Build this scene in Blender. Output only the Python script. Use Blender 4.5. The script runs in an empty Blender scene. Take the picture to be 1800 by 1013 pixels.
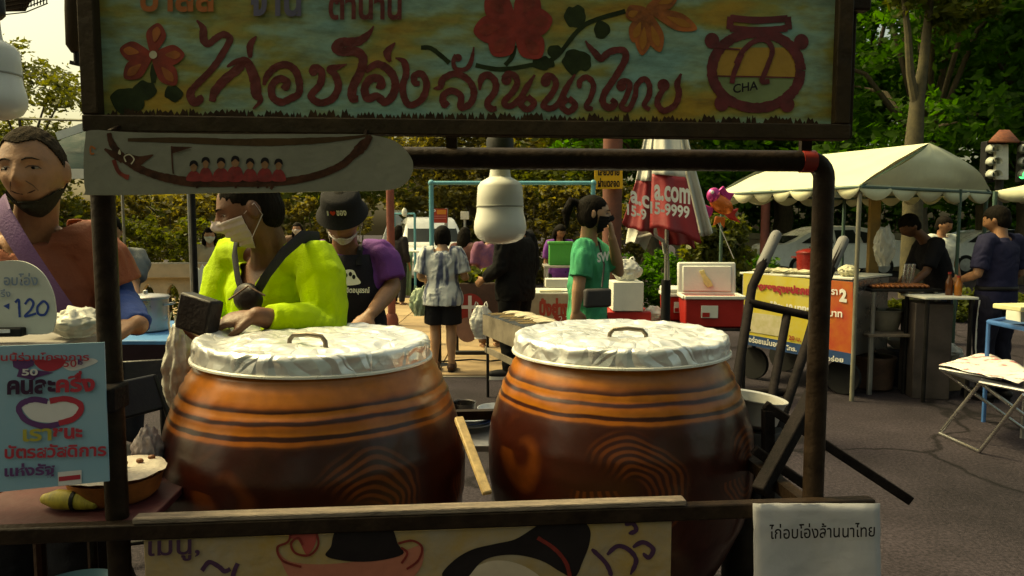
import bpy, bmesh, math, random
import numpy as np
from mathutils import Vector, Matrix, noise
SC = bpy.context.scene
COL = SC.collection
random.seed(7)
R = math.radians
V = Vector
# ------------------------------------------------------------------ camera, sky, sun, exposure
F, CX, CY, CAMZ = 1285.0, 900.0, 506.5, 1.5
PITCH = math.atan(106.5 / F)
cam_data = bpy.data.cameras.new('camera')
cam = bpy.data.objects.new('camera', cam_data)
COL.objects.link(cam)
cam.location = (0, 0, CAMZ)
cam.rotation_euler = (math.pi / 2 - PITCH, 0, 0)
cam_data.sensor_width = 36.0
cam_data.lens = 36.0 * F / 1800.0
cam_data.clip_start = 0.05
cam_data.clip_end = 500
SC.camera = cam
SUN_EL, SUN_AZ = R(54), R(-72)      # azimuth measured from +Y (away from camera) towards +X
world = bpy.data.worlds.new('World')
SC.world = world
world.use_nodes = True
wn = world.node_tree
sky = wn.nodes.new('ShaderNodeTexSky')
sky.sky_type = 'NISHITA'
sky.sun_disc = False
sky.sun_elevation = SUN_EL
sky.sun_rotation = SUN_AZ
sky.air_density = 1.0
sky.dust_density = 7.0
sky.ozone_density = 0.6
bg = wn.nodes['Background']
bg.inputs['Strength'].default_value = 0.15
wn.links.new(sky.outputs[0], bg.inputs['Color'])
sun_data = bpy.data.lights.new('sun', 'SUN')
sun_data.energy = 2.0
sun_data.angle = R(11)
sun_data.color = (1.0, 0.93, 0.78)
sun = bpy.data.objects.new('sun', sun_data)
COL.objects.link(sun)
sdir = V((math.sin(SUN_AZ) * math.cos(SUN_EL), math.cos(SUN_AZ) * math.cos(SUN_EL), math.sin(SUN_EL)))
sun.rotation_euler = sdir.to_track_quat('Z', 'Y').to_euler()
sun.location = sdir * 30
vs = SC.view_settings
vs.view_transform = 'Standard'
vs.look = 'None'
vs.gamma = 1.0
vs.exposure = 0.62
vs.use_curve_mapping = False
vs.use_white_balance = True
vs.white_balance_temperature = 11500
vs.white_balance_tint = -12
SC.render.engine = 'CYCLES'
SC.cycles.max_bounces = 6
SC.cycles.use_denoising = True
SC.cycles.caustics_reflective = False
SC.cycles.caustics_refractive = False

# ------------------------------------------------------------------ geometry of the view
FWD = V((0, math.cos(PITCH), -math.sin(PITCH)))
UP = V((0, math.sin(PITCH), math.cos(PITCH)))
C0 = V((0, 0, CAMZ))
def ray(px, py):
    return V((1, 0, 0)) * ((px - CX) / F) + UP * ((CY - py) / F) + FWD
def P(px, py, d):
    r = ray(px, py)
    return C0 + r * (d / r.y)
def G(px, py, z=0.0):
    r = ray(px, py)
    return C0 + r * ((z - CAMZ) / r.z)
class Plane:
    def __init__(s, p0, n):
        s.p0 = V(p0); s.n = V(n).normalized()
    def at(s, px, py, off=0.0):
        r = ray(px, py)
        t = (s.p0 - C0).dot(s.n) / r.dot(s.n)
        return C0 + r * t + s.n * off
# ------------------------------------------------------------------ materials
MATS = {}
def mat(name, col, rough=0.6, metal=0.0, var=0.18, scale=6.0, bump=0.15, bscale=40.0, col2=None, coat=0.0, spec=0.5, stretch=None, trans=0.0, alpha=1.0):
    if name in MATS: return MATS[name]
    if max(col) < .07: spec = min(spec, .18)
    m = bpy.data.materials.new(name); m.use_nodes = True
    nt = m.node_tree; b = nt.nodes['Principled BSDF']
    tc = nt.nodes.new('ShaderNodeTexCoord')
    src = tc.outputs['Object']
    if stretch:
        mp = nt.nodes.new('ShaderNodeMapping'); mp.inputs['Scale'].default_value = stretch
        nt.links.new(src, mp.inputs['Vector']); src = mp.outputs[0]
    n1 = nt.nodes.new('ShaderNodeTexNoise'); n1.inputs['Scale'].default_value = scale
    n1.inputs['Detail'].default_value = 6; n1.inputs['Roughness'].default_value = 0.65
    nt.links.new(src, n1.inputs['Vector'])
    rp = nt.nodes.new('ShaderNodeValToRGB')
    c = col; lo = [max(0, x * (1 - var)) for x in c]; hi = [min(1, x * (1 + var)) for x in c]
    if col2: lo, hi = list(c), list(col2)
    rp.color_ramp.elements[0].position = 0.33; rp.color_ramp.elements[1].position = 0.67
    rp.color_ramp.elements[0].color = (*lo, 1); rp.color_ramp.elements[1].color = (*hi, 1)
    nt.links.new(n1.outputs['Fac'], rp.inputs['Fac'])
    nt.links.new(rp.outputs[0], b.inputs['Base Color'])
    b.inputs['Roughness'].default_value = rough
    mr = nt.nodes.new('ShaderNodeMapRange')
    mr.inputs['From Min'].default_value = .3; mr.inputs['From Max'].default_value = .7
    mr.inputs['To Min'].default_value = max(0, rough - .1); mr.inputs['To Max'].default_value = min(1, rough + .12)
    nt.links.new(n1.outputs['Fac'], mr.inputs['Value']); nt.links.new(mr.outputs[0], b.inputs['Roughness'])
    b.inputs['Metallic'].default_value = metal
    b.inputs['Specular IOR Level'].default_value = spec
    if coat: b.inputs['Coat Weight'].default_value = coat; b.inputs['Coat Roughness'].default_value = 0.12
    if trans: b.inputs['Transmission Weight'].default_value = trans
    if alpha < 1: b.inputs['Alpha'].default_value = alpha
    if bump:
        n2 = nt.nodes.new('ShaderNodeTexNoise'); n2.inputs['Scale'].default_value = bscale; n2.inputs['Detail'].default_value = 4
        nt.links.new(src, n2.inputs['Vector'])
        bp = nt.nodes.new('ShaderNodeBump'); bp.inputs['Strength'].default_value = bump; bp.inputs['Distance'].default_value = 0.01
        nt.links.new(n2.outputs['Fac'], bp.inputs['Height']); nt.links.new(bp.outputs[0], b.inputs['Normal'])
    MATS[name] = m
    return m
def nodes(m): return m.node_tree, m.node_tree.nodes['Principled BSDF']
def emit(name, col, strength):
    if name in MATS: return MATS[name]
    m = mat(name, col, .4, bump=0)
    b = m.node_tree.nodes['Principled BSDF']
    b.inputs['Emission Color'].default_value = (*col, 1); b.inputs['Emission Strength'].default_value = strength
    return m
# ------------------------------------------------------------------ objects
def tag(o, label=None, cat=None, group=None, kind=None):
    if label: o['label'] = label
    if cat: o['category'] = cat
    if group: o['group'] = group
    if kind: o['kind'] = kind
    return o
def empty(name, loc, label=None, cat=None, group=None):
    o = bpy.data.objects.new(name, None); COL.objects.link(o); o.location = V(loc)
    o.empty_display_size = .1
    return tag(o, label, cat, group)
def offs(parent):
    v = V((0, 0, 0))
    while parent is not None:
        v = v + parent.location; parent = parent.parent
    return v
def frame_of(d, up=V((0, 0, 1))):
    d = d.normalized()
    if abs(d.dot(up)) > .98: up = V((0, 1, 0)) if abs(d.y) < .9 else V((1, 0, 0))
    s = d.cross(up).normalized(); u = s.cross(d).normalized()
    return s, u
class MB:
    def __init__(s): s.v = []; s.f = []
    def add(s, vs_, fs):
        o = len(s.v); s.v += [V(x) for x in vs_]; s.f += [tuple(i + o for i in f) for f in fs]; return s
    def box(s, c, size, M=None):
        hx, hy, hz = [x / 2 for x in size]; c = V(c)
        vs_ = [V((x, y, z)) for x in (-hx, hx) for y in (-hy, hy) for z in (-hz, hz)]
        if M is not None: vs_ = [M @ x for x in vs_]
        return s.add([x + c for x in vs_], [(0, 1, 3, 2), (4, 6, 7, 5), (0, 4, 5, 1), (2, 3, 7, 6), (0, 2, 6, 4), (1, 5, 7, 3)])
    def hexa(s, b4, t4):   # bottom quad (ccw from above) and top quad
        return s.add(list(b4) + list(t4), [(3, 2, 1, 0), (4, 5, 6, 7), (0, 1, 5, 4), (1, 2, 6, 5), (2, 3, 7, 6), (3, 0, 4, 7)])
    def slab(s, q, n, th):  # quad q extruded along -n by th
        n = V(n).normalized(); q = [V(x) for x in q]
        k = len(q)
        vs_ = q + [x - n * th for x in q]
        fs = [tuple(range(k)), tuple(range(2 * k - 1, k - 1, -1))] + [(i, i + k, (i + 1) % k + k, (i + 1) % k) for i in range(k)]
        return s.add(vs_, fs)
    def bar(s, a, b, w, h, up=V((0, 0, 1))):
        a, b = V(a), V(b); S, U = frame_of(b - a, up)
        q = [(-w / 2, -h / 2), (w / 2, -h / 2), (w / 2, h / 2), (-w / 2, h / 2)]
        vs_ = [a + S * x + U * y for x, y in q] + [b + S * x + U * y for x, y in q]
        return s.add(vs_, [(0, 1, 2, 3), (7, 6, 5, 4), (0, 4, 5, 1), (1, 5, 6, 2), (2, 6, 7, 3), (3, 7, 4, 0)])
    def tube(s, pts, r, seg=10, caps=True, round_caps=False, flat=1.0, upv=None):
        pts = [V(p) for p in pts]; n = len(pts)
        rs = list(r) if hasattr(r, '__len__') else [r] * n
        if round_caps:
            d0 = (pts[0] - pts[1]).normalized(); d1 = (pts[-1] - pts[-2]).normalized()
            r0, r1 = rs[0], rs[-1]
            pre = [(pts[0] + d0 * r0 * k, r0 * math.sqrt(max(1 - k * k, .0))) for k in (.97, .75, .42)]
            post = [(pts[-1] + d1 * r1 * k, r1 * math.sqrt(max(1 - k * k, .0))) for k in (.42, .75, .97)]
            pts = [p for p, _ in pre] + pts + [p for p, _ in post]
            rs = [q for _, q in pre] + rs + [q for _, q in post]
            n = len(pts)
        vs_ = []; U = None
        for i in range(n):
            t = (pts[min(i + 1, n - 1)] - pts[max(i - 1, 0)])
            t = t.normalized() if t.length > 1e-9 else V((0, 0, 1))
            if U is None:
                S, U = frame_of(t, upv if upv is not None else V((0, 0, 1)))
            else:
                U = (U - t * U.dot(t))
                U = U.normalized() if U.length > 1e-6 else frame_of(t)[1]
                S = t.cross(U).normalized()
            for k in range(seg):
                a = 2 * math.pi * k / seg
                vs_.append(pts[i] + S * (math.cos(a) * rs[i]) + U * (math.sin(a) * rs[i] * flat))
        fs = []
        for i in range(n - 1):
            for k in range(seg):
                k2 = (k + 1) % seg
                fs.append((i * seg + k, i * seg + k2, (i + 1) * seg + k2, (i + 1) * seg + k))
        if caps:
            fs.append(tuple(range(seg - 1, -1, -1))); fs.append(tuple((n - 1) * seg + k for k in range(seg)))
        return s.add(vs_, fs)
    def rings(s, rings_, caps=True):
        n = len(rings_); seg = len(rings_[0]); vs_ = [p for r in rings_ for p in r]; fs = []
        for i in range(n - 1):
            for k in range(seg):
                k2 = (k + 1) % seg
                fs.append((i * seg + k, i * seg + k2, (i + 1) * seg + k2, (i + 1) * seg + k))
        if caps:
            fs.append(tuple(range(seg - 1, -1, -1))); fs.append(tuple((n - 1) * seg + k for k in range(seg)))
        return s.add(vs_, fs)
    def lathe(s, c, prof, seg=32, M=None, caps=True, wob=0.0, seed=0):
        c = V(c); rr = []
        for i, (r, z) in enumerate(prof):
            ring = []
            for k in range(seg):
                a = 2 * math.pi * k / seg
                q = r
                if wob: q = r + wob * noise.noise(V((math.cos(a) * 2 + seed, math.sin(a) * 2, z * 6)))
                p = V((math.cos(a) * q, math.sin(a) * q, z))
                if M is not None: p = M @ p
                ring.append(c + p)
            rr.append(ring)
        return s.rings(rr, caps)
    def ell(s, c, rad, M=None, nu=16, nv=10):
        c = V(c); rr = []
        for j in range(nv + 1):
            b = -math.pi / 2 + math.pi * (j if 0 < j < nv else (j + (.02 if j == 0 else -.02))) / nv
            ring = []
            for k in range(nu):
                a = 2 * math.pi * k / nu
                p = V((math.cos(a) * math.cos(b) * rad[0], math.sin(a) * math.cos(b) * rad[1], math.sin(b) * rad[2]))
                ring.append(c + (M @ p if M is not None else p))
            rr.append(ring)
        return s.rings(rr)
    def mesh(s, name, off=V((0, 0, 0))):
        me = bpy.data.meshes.new(name)
        me.from_pydata([tuple(v - off) for v in s.v], [], s.f); me.update()
        return me
    def build(s, name, m, parent=None, loc=None, bevel=0.0, smooth=True, ang=40, solid=0.0, subd=0):
        off = offs(parent) if parent is not None else (V(loc) if loc is not None else V((0, 0, 0)))
        me = s.mesh(name, off)
        me.materials.append(m)
        fix_normals(me)
        o = bpy.data.objects.new(name, me); COL.objects.link(o)
        if parent is not None: o.parent = parent
        elif loc is not None: o.location = V(loc)
        if smooth: shade(me, ang)
        if solid:
            md = o.modifiers.new('solid', 'SOLIDIFY'); md.thickness = solid; md.offset = 0
        if bevel:
            md = o.modifiers.new('bevel', 'BEVEL'); md.width = bevel; md.segments = 2; md.limit_method = 'ANGLE'; md.angle_limit = R(40)
        if subd:
            md = o.modifiers.new('sub', 'SUBSURF'); md.levels = subd; md.render_levels = subd
        return o
def fix_normals(me):
    bm = bmesh.new(); bm.from_mesh(me); bmesh.ops.recalc_face_normals(bm, faces=bm.faces); bm.to_mesh(me); bm.free()
def shade(me, ang=40):
    me.shade_smooth()
    me.set_sharp_from_angle(angle=R(ang))
def copy_tree(o, parent=None, loc=None, rz=None, sc=None):
    c = o.copy(); COL.objects.link(c)
    if parent is not None: c.parent = parent
    if loc is not None: c.location = V(loc)
    if rz is not None: c.rotation_euler.z = rz
    if sc is not None: c.scale = (sc, sc, sc) if not hasattr(sc, '__len__') else sc
    for ch in o.children: copy_tree(ch, c)
    return c
def remesh(mb, voxel, smooth_it=2, fac=.5):
    me = mb.mesh('tmp'); fix_normals(me)
    o = bpy.data.objects.new('tmp', me); COL.objects.link(o)
    md = o.modifiers.new('r', 'REMESH'); md.mode = 'VOXEL'; md.voxel_size = voxel; md.use_smooth_shade = True
    if smooth_it:
        ms = o.modifiers.new('s', 'SMOOTH'); ms.iterations = smooth_it; ms.factor = fac
    dg = bpy.context.evaluated_depsgraph_get()
    me2 = bpy.data.meshes.new_from_object(o.evaluated_get(dg))
    bpy.data.objects.remove(o); bpy.data.meshes.remove(me)
    return me2
def vcut(me, keep):
    bm = bmesh.new(); bm.from_mesh(me)
    dead = [f for f in bm.faces if not keep(f.calc_center_median())]
    bmesh.ops.delete(bm, geom=dead, context='FACES'); bm.to_mesh(me); bm.free()
def finish(me, name, m, parent, folds=0.0, ffreq=(9, 9, 4), seed=0.0, fine=0.0):
    """remeshed mesh (world coords) -> child object, with cloth folds pushed along the normals"""
    n = len(me.vertices); co = np.empty(n * 3, 'f'); me.vertices.foreach_get('co', co); co = co.reshape(-1, 3)
    if folds or fine:
        no = np.empty(n * 3, 'f'); me.vertices.foreach_get('normal', no); no = no.reshape(-1, 3)
        d = np.empty(n, 'f')
        fx, fy, fz = ffreq
        for i in range(n):
            x, y, z = co[i]
            w = noise.noise(V((x * 5 + seed, y * 5, z * 5))) * .18
            q = noise.noise(V(((x + w) * fx + seed, (y + w) * fy, (z + w) * fz)))
            q2 = noise.noise(V(((x - w) * fx * 2.3 + seed, (y + w) * fy * 2.3, (z - w) * fz * 2.1)))
            d[i] = folds * (abs(q) * 2 - .55 + .45 * (abs(q2) * 2 - .5)) + (fine * noise.noise(V((x * 40, y * 40, z * 40))) if fine else 0)
        co = co + no * d[:, None]
    off = offs(parent); co = co - np.array(off, 'f')
    me.vertices.foreach_set('co', co.reshape(-1).astype('f')); me.update()
    me.materials.clear(); me.materials.append(m); me.shade_smooth(); me.name = name
    o = bpy.data.objects.new(name, me); COL.objects.link(o); o.parent = parent
    return o
# ------------------------------------------------------------------ painted marks on a plane (photo coordinates of the painted board)
def catmull(pts, n=8, closed=False):
    pts = [np.array(p, float) for p in pts]; N = len(pts); out = []
    rng = range(N) if closed else range(N - 1)
    for i in rng:
        p0 = pts[(i - 1) % N] if closed or i > 0 else pts[0]
        p1 = pts[i]; p2 = pts[(i + 1) % N]
        p3 = pts[(i + 2) % N] if closed or i + 2 < N else pts[-1]
        for k in range(n):
            t = k / n
            out.append(.5 * ((2 * p1) + (-p0 + p2) * t + (2 * p0 - 5 * p1 + 4 * p2 - p3) * t * t + (-p0 + 3 * p1 - 3 * p2 + p3) * t ** 3))
    if not closed: out.append(pts[-1])
    return out
def stroke(mb, pl, pts, w, off=.002, n=7, taper=(1, 1)):
    """brush stroke: pts (x, y[, width factor])"""
    q = [(p[0], p[1], p[2] if len(p) > 2 else 1.0) for p in pts]
    c = catmull(q, n); N = len(c); vs_ = []
    for i in range(N):
        t = c[min(i + 1, N - 1)][:2] - c[max(i - 1, 0)][:2]; L = max(np.hypot(*t), 1e-6); nn = np.array((-t[1], t[0])) / L
        f = i / (N - 1); tp = 1.0
        if f < .12: tp = taper[0] + (1 - taper[0]) * f / .12
        if f > .88: tp = taper[1] + (1 - taper[1]) * (1 - f) / .12
        hw = w * .5 * max(c[i][2], .05) * tp * (1 + .16 * noise.noise(V((c[i][0] * .21, c[i][1] * .21, w))))
        for sg in (-1, 1):
            p = c[i][:2] + nn * hw * sg * (1 + .10 * noise.noise(V((c[i][0] * .3, c[i][1] * .3, sg * 4)))); vs_.append(pl.at(p[0], p[1], off * .35 + i * 4e-6))
    mb.add(vs_, [(2 * i, 2 * i + 1, 2 * i + 3, 2 * i + 2) for i in range(N - 1)])
def blob(mb, pl, pts, off=.002, n=5, smooth=True):
    c = catmull(pts, n, True) if smooth else pts
    mb.add([pl.at(p[0], p[1], off * .35) for p in c], [tuple(range(len(c)))])
def disc(mb, pl, x, y, rx, ry=None, off=.002, n=16):
    ry = ry or rx
    blob(mb, pl, [(x + rx * math.cos(2 * math.pi * k / n), y + ry * math.sin(2 * math.pi * k / n)) for k in range(n)], off, smooth=False)
def text(body, a, b, c, m, parent, name='lettering', bold=0.0, off=.002):
    """flat lettering: a bottom-left, b bottom-right, c top-left corner of its box"""
    cu = bpy.data.curves.new('t', 'FONT'); cu.body = body; cu.size = 1.0; cu.resolution_u = 3
    cu.offset = bold; cu.space_line = .95; cu.align_x = 'CENTER'
    o = bpy.data.objects.new('t', cu); COL.objects.link(o)
    dg = bpy.context.evaluated_depsgraph_get(); dg.update()
    me = bpy.data.meshes.new_from_object(o.evaluated_get(dg))
    bpy.data.objects.remove(o); bpy.data.curves.remove(cu)
    n = len(me.vertices)
    if n == 0: return None
    co = np.empty(n * 3, 'f'); me.vertices.foreach_get('co', co); co = co.reshape(-1, 3)
    mn, mx = co.min(0), co.max(0)
    u = (co[:, 0] - mn[0]) / max(mx[0] - mn[0], 1e-6); v = (co[:, 1] - mn[1]) / max(mx[1] - mn[1], 1e-6)
    a, b, c = V(a), V(b), V(c)
    nn = (b - a).cross(c - a).normalized()
    # islands get tiny steps so that overlapping contours never share a plane
    par = list(range(n))
    def find(i):
        while par[i] != i: par[i] = par[par[i]]; i = par[i]
        return i
    for e in me.edges:
        i, j = find(e.vertices[0]), find(e.vertices[1])
        if i != j: par[i] = j
    ids = {}
    lay = np.array([ids.setdefault(find(i), len(ids)) for i in range(n)]) % 5
    pos = np.array(a)[None] + u[:, None] * np.array(b - a)[None] + v[:, None] * np.array(c - a)[None] + np.array(nn)[None] * (off + lay * .0004)[:, None]
    pos = pos - np.array(offs(parent))[None]
    me.vertices.foreach_set('co', pos.astype('f').reshape(-1)); me.update()
    me.materials.clear(); me.materials.append(m); me.name = name
    ob = bpy.data.objects.new(name, me); COL.objects.link(ob); ob.parent = parent
    return ob
def textpx(body, pl, x0, y0, x1, y1, m, parent, name='lettering', bold=0., off=.003, skew=0.0):
    """lettering on plane pl inside the box x0..x1, y0 (top)..y1 (bottom); skew = vertical shift of the right end"""
    return text(body, pl.at(x0, y1), pl.at(x1, y1 + skew), pl.at(x0, y0), m, parent, name, bold, off)
# ------------------------------------------------------------------ leaves
def leaf_mesh(name, pts, size, rng, jit=.5, flat=.35):
    """pts (n,3): each leaf a small folded diamond of random orientation"""
    n = len(pts)
    a = rng.normal(size=(n, 3)); a /= np.linalg.norm(a, axis=1)[:, None]
    a[:, 2] *= .7
    b = rng.normal(size=(n, 3)); b -= a * (a * b).sum(1)[:, None] / (a * a).sum(1)[:, None]; b /= np.linalg.norm(b, axis=1)[:, None]
    s = size * (1 + jit * (rng.random(n) - .5) * 2)[:, None]
    v = np.stack([pts - a * s, pts + b * s * flat, pts + a * s, pts - b * s * flat], 1).reshape(-1, 3)
    me = bpy.data.meshes.new(name)
    me.vertices.add(4 * n); me.vertices.foreach_set('co', v.astype('f').reshape(-1))
    me.loops.add(4 * n); me.loops.foreach_set('vertex_index', np.arange(4 * n, dtype='i'))
    me.polygons.add(n); me.polygons.foreach_set('loop_start', np.arange(0, 4 * n, 4, dtype='i'))
    me.polygons.foreach_set('loop_total', np.full(n, 4, 'i'))
    me.update(calc_edges=True)
    return me
def leafmat(name, c1, c2, tr=.35, tint=(2.1, 1.9, .9)):
    m = mat(name, c1, .55, 0, col2=c2, scale=.9, bump=0)
    nt, b = nodes(m)
    t = nt.nodes.new('ShaderNodeBsdfTranslucent'); mx = nt.nodes.new('ShaderNodeMixShader'); mx.inputs[0].default_value = tr
    out = nt.nodes['Material Output']
    rp = [x for x in nt.nodes if x.type == 'VALTORGB'][0]
    # second, finer variation between single leaves
    n1 = [x for x in nt.nodes if x.type == 'TEX_NOISE'][0]; n1.inputs['Detail'].default_value = 12; n1.inputs['Roughness'].default_value = .8
    hb = nt.nodes.new('ShaderNodeMix'); hb.data_type = 'RGBA'; hb.blend_type = 'MULTIPLY'; hb.inputs[0].default_value = 1; hb.inputs[7].default_value = (*tint, 1); hb.clamp_result = False
    nt.links.new(rp.outputs[0], hb.inputs[6]); nt.links.new(hb.outputs[2], t.inputs[0]); nt.links.new(b.outputs[0], mx.inputs[1]); nt.links.new(t.outputs[0], mx.inputs[2])
    nt.links.new(mx.outputs[0], out.inputs[0])
    return m
# ------------------------------------------------------------------ people
def head_local(a, b, male=1.0):
    dz = math.sin(b); dx = math.cos(b) * math.cos(a); dy = math.cos(b) * math.sin(a)
    x, y, z = .076 * dx, .096 * dy, .116 * dz
    t = max(0., -dz)
    x *= 1 - .36 * t ** 1.5
    if dy > 0: y *= 1 - .48 * t ** 1.2
    else: y *= 1 - .05 * t
    if dz > 0: x *= 1 + .03 * dz
    if dy < 0:
        f = min(1., -dy * 1.6)
        g = lambda u, c, s: math.exp(-((u - c) / s) ** 2)
        ax = abs(x)
        nose = .024 * g(x, 0, .0125) * (g(z, -.026, .014) + .62 * g(z, -.008, .016) + .3 * g(z, .008, .014)) + .008 * g(ax, .013, .007) * g(z, -.030, .010)
        brow = .006 * male * g(z, .026, .010) * g(ax, .028, .026)
        sock = -.011 * g(ax, .031, .017) * g(z, .006, .012)
        cheek = .006 * g(ax, .042, .018) * g(z, -.022, .018)
        lips = .0065 * g(x, 0, .022) * (g(z, -.054, .006) + g(z, -.067, .007)) - .004 * g(x, 0, .026) * g(z, -.0605, .0032)
        chin = .010 * g(x, 0, .022) * g(z, -.097, .014)
        under = -.006 * g(x, 0, .03) * g(z, -.080, .008)
        y -= f * (nose + brow + sock + cheek + lips + chin + under)
    return V((x, y, z))
def head_rings(nu, nv, fn=head_local):
    rr = []
    for j in range(nv + 1):
        b = -math.pi / 2 + math.pi * min(max(j / nv, .004), .996)
        rr.append([fn(2 * math.pi * k / nu, b) for k in range(nu)])
    return rr
def head_patch(sel, off, th, M, hd, nu=48, nv=40, wav=0.0, k=1.0, pleat=0.0):
    """a shell lying on the head surface where sel(p) holds (masks, cropped hair)"""
    mb = MB(); rr = head_rings(nu, nv); idx = {}; vs_ = []; faces = []
    def outp(p, o):
        c = V((0, p.y * .15, 0)); d = (p - c); L = d.length
        return p + d / L * (o + wav * noise.noise(p * 90) + pleat * math.sin(p.z * 330))
    sel_f = []
    for j in range(nv):
        for q in range(nu):
            c4 = [(j, q), (j, (q + 1) % nu), (j + 1, (q + 1) % nu), (j + 1, q)]
            cp = sum((rr[a][b] for a, b in c4), V((0, 0, 0))) / 4
            if sel(cp): sel_f.append(c4)
    cnt = {}
    for c4 in sel_f:
        for i in range(4):
            e = (c4[i], c4[(i + 1) % 4]); cnt[e] = 1
    def vid(key, layer):
        if (key, layer) not in idx:
            p = outp(rr[key[0]][key[1]], off if layer == 0 else off - th)
            idx[(key, layer)] = len(vs_); vs_.append(hd + M @ (p * k))
        return idx[(key, layer)]
    for c4 in sel_f:
        faces.append(tuple(vid(c, 0) for c in c4)); faces.append(tuple(vid(c, 1) for c in reversed(c4)))
        for i in range(4):
            e = (c4[i], c4[(i + 1) % 4])
            if (e[1], e[0]) not in cnt: faces.append((vid(e[0], 0), vid(e[0], 1), vid(e[1], 1), vid(e[1], 0)))
    mb.add(vs_, faces); return mb
_FP = {}
def face_pt(x, z, o=0.0):
    key = (round(x, 4), round(z, 4))
    if key not in _FP:
        best = None
        for a in np.linspace(math.pi * 1.08, math.pi * 1.92, 110):
            for b in np.linspace(-1.2, 1.2, 110):
                p = head_local(a, b); e = (p.x - x) ** 2 + (p.z - z) ** 2
                if best is None or e < best[0]: best = (e, p)
        _FP[key] = best[1]
    p = _FP[key].copy(); p.y -= o
    return p
def hrot(yaw, pitch=0, roll=0):
    return Matrix.Rotation(R(yaw), 3, 'Z') @ Matrix.Rotation(R(pitch), 3, 'X') @ Matrix.Rotation(R(roll), 3, 'Y')
def stand(x, y, h=1.7, yaw=0, z0=0.0, arm=8, lean=0.0, wide=1.0):
    k = h / 1.7; ya = R(yaw)
    lat = V((math.cos(ya), math.sin(ya), 0)); fw = V((math.sin(ya), -math.cos(ya), 0)); up = V((0, 0, 1))
    o = V((x, y, z0))
    def q(l, f, z): return o + lat * l * k + fw * (f + lean * max(0, z - .9)) * k + up * z * k
    J = dict(h=h, k=k, yaw=yaw, lat=lat, fw=fw, o=o, wide=wide,
        hd=q(0, .035, 1.565), nk=q(0, 0, 1.40))
    a = R(arm)
    for s, n in ((1, 'L'), (-1, 'R')):
        J['sh' + n] = q(s * .185 * wide, -.01, 1.385)
        J['el' + n] = q(s * (.185 * wide + .29 * math.sin(a)), -.015, 1.385 - .29 * math.cos(a))
        J['wr' + n] = q(s * (.185 * wide + .50 * math.sin(a * .8)), .06, 1.385 - .53 * math.cos(a))
        J['hip' + n] = q(s * .088, 0, .88)
        J['kn' + n] = q(s * .095, .02, .47)
        J['an' + n] = q(s * .10, -.02, .085)
    return J
def hand(mb, w, d, n, side, curl=.35, k=1.0, spread=.05, length=1.0):
    """palm and five fingers; d towards the fingers, n = way the palm faces, side = +1/-1 thumb side along d x n"""
    d = d.normalized(); n = (n - d * n.dot(d)).normalized(); s = d.cross(n).normalized() * side
    rr = []
    for t, hw, hd_ in ((-.012, .024, .019), (.015, .030, .019), (.045, .039, .018), (.075, .041, .015), (.092, .037, .011)):
        c = w + d * t * k
        rr.append([c + s * math.cos(a) * hw * k + n * math.sin(a) * hd_ * k for a in [2 * math.pi * i / 12 for i in range(12)]])
    mb.rings(rr)
    L = (.070, .078, .073, .056)
    for i in range(4):
        lat = (.029 - i * .0195) * k
        p = w + d * (.084 - (.006 if i == 3 else 0)) * k + s * lat
        dd = (d + s * (1.5 - i) * spread).normalized(); pts = [p - d * .012 * k, p]
        ang = curl * (1 + .1 * i)
        for ph in (.45, .32, .25):
            c, sn = math.cos(ang), math.sin(ang)
            dd = (dd * c + n * sn).normalized()
            p = p + dd * L[i] * ph * k * length; pts.append(p)
            nn = n
        r = (.0098 if i < 3 else .0083) * k
        mb.tube(pts, [r, r, r * .98, r * .9, r * .72], seg=8, round_caps=True)
    p = w + d * .022 * k + s * .026 * k
    d1 = (d * .65 + s * .75 + n * .25).normalized(); d2 = (d * .85 + s * .25 + n * (.3 + curl * .6)).normalized()
    mb.tube([p - s * .01 * k, p, p + d1 * .036 * k, p + d1 * .036 * k + d2 * .03 * k, p + d1 * .036 * k + d2 * .052 * k],
            [.014 * k, .0145 * k, .0118 * k, .0105 * k, .008 * k], seg=8, round_caps=True)
TT = [-.24, -.10, .05, .30, .55, .78, .92, 1.00, 1.05]
TW = [.150, .166, .168, .150, .162, .176, .160, .110, .070]
TD = [.105, .120, .120, .108, .120, .114, .090, .070, .060]
def torso(mb, J, inf=0., t0=-.2, t1=1.05, k=None, n=14, belly=0.0, seg=24, flare=0.0):
    k = J['k'] if k is None else k; w = J.get('wide', 1.)
    pc = (J['hipL'] + J['hipR']) / 2 + V((0, 0, .03)); sc = (J['shL'] + J['shR']) / 2
    la = (J['hipL'] - J['hipR']).normalized(); lb = (J['shL'] - J['shR']).normalized()
    sp = (sc - pc); up = sp.normalized(); rr = []
    for i in range(n):
        t = t0 + (t1 - t0) * i / (n - 1)
        hw = (np.interp(t, TT, TW) * w + inf) * k; hd_ = (np.interp(t, TT, TD) * (1 + (w - 1) * .8) + inf) * k
        if flare and t < .3: hw += flare * (.3 - t) * k; hd_ += flare * (.3 - t) * k
        l = la.lerp(lb, min(max(t, 0), 1)); l = (l - up * l.dot(up)).normalized(); f = l.cross(up).normalized()
        c = pc + sp * t + f * (belly * math.exp(-((t - .25) / .25) ** 2) + .012 * math.exp(-((t - .7) / .2) ** 2)) * k
        rr.append([c + l * math.copysign(abs(math.cos(a)) ** .85, math.cos(a)) * hw + f * math.copysign(abs(math.sin(a)) ** .85, math.sin(a)) * hd_
                   for a in [2 * math.pi * q / seg for q in range(seg)]])
    mb.rings(rr)
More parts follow.
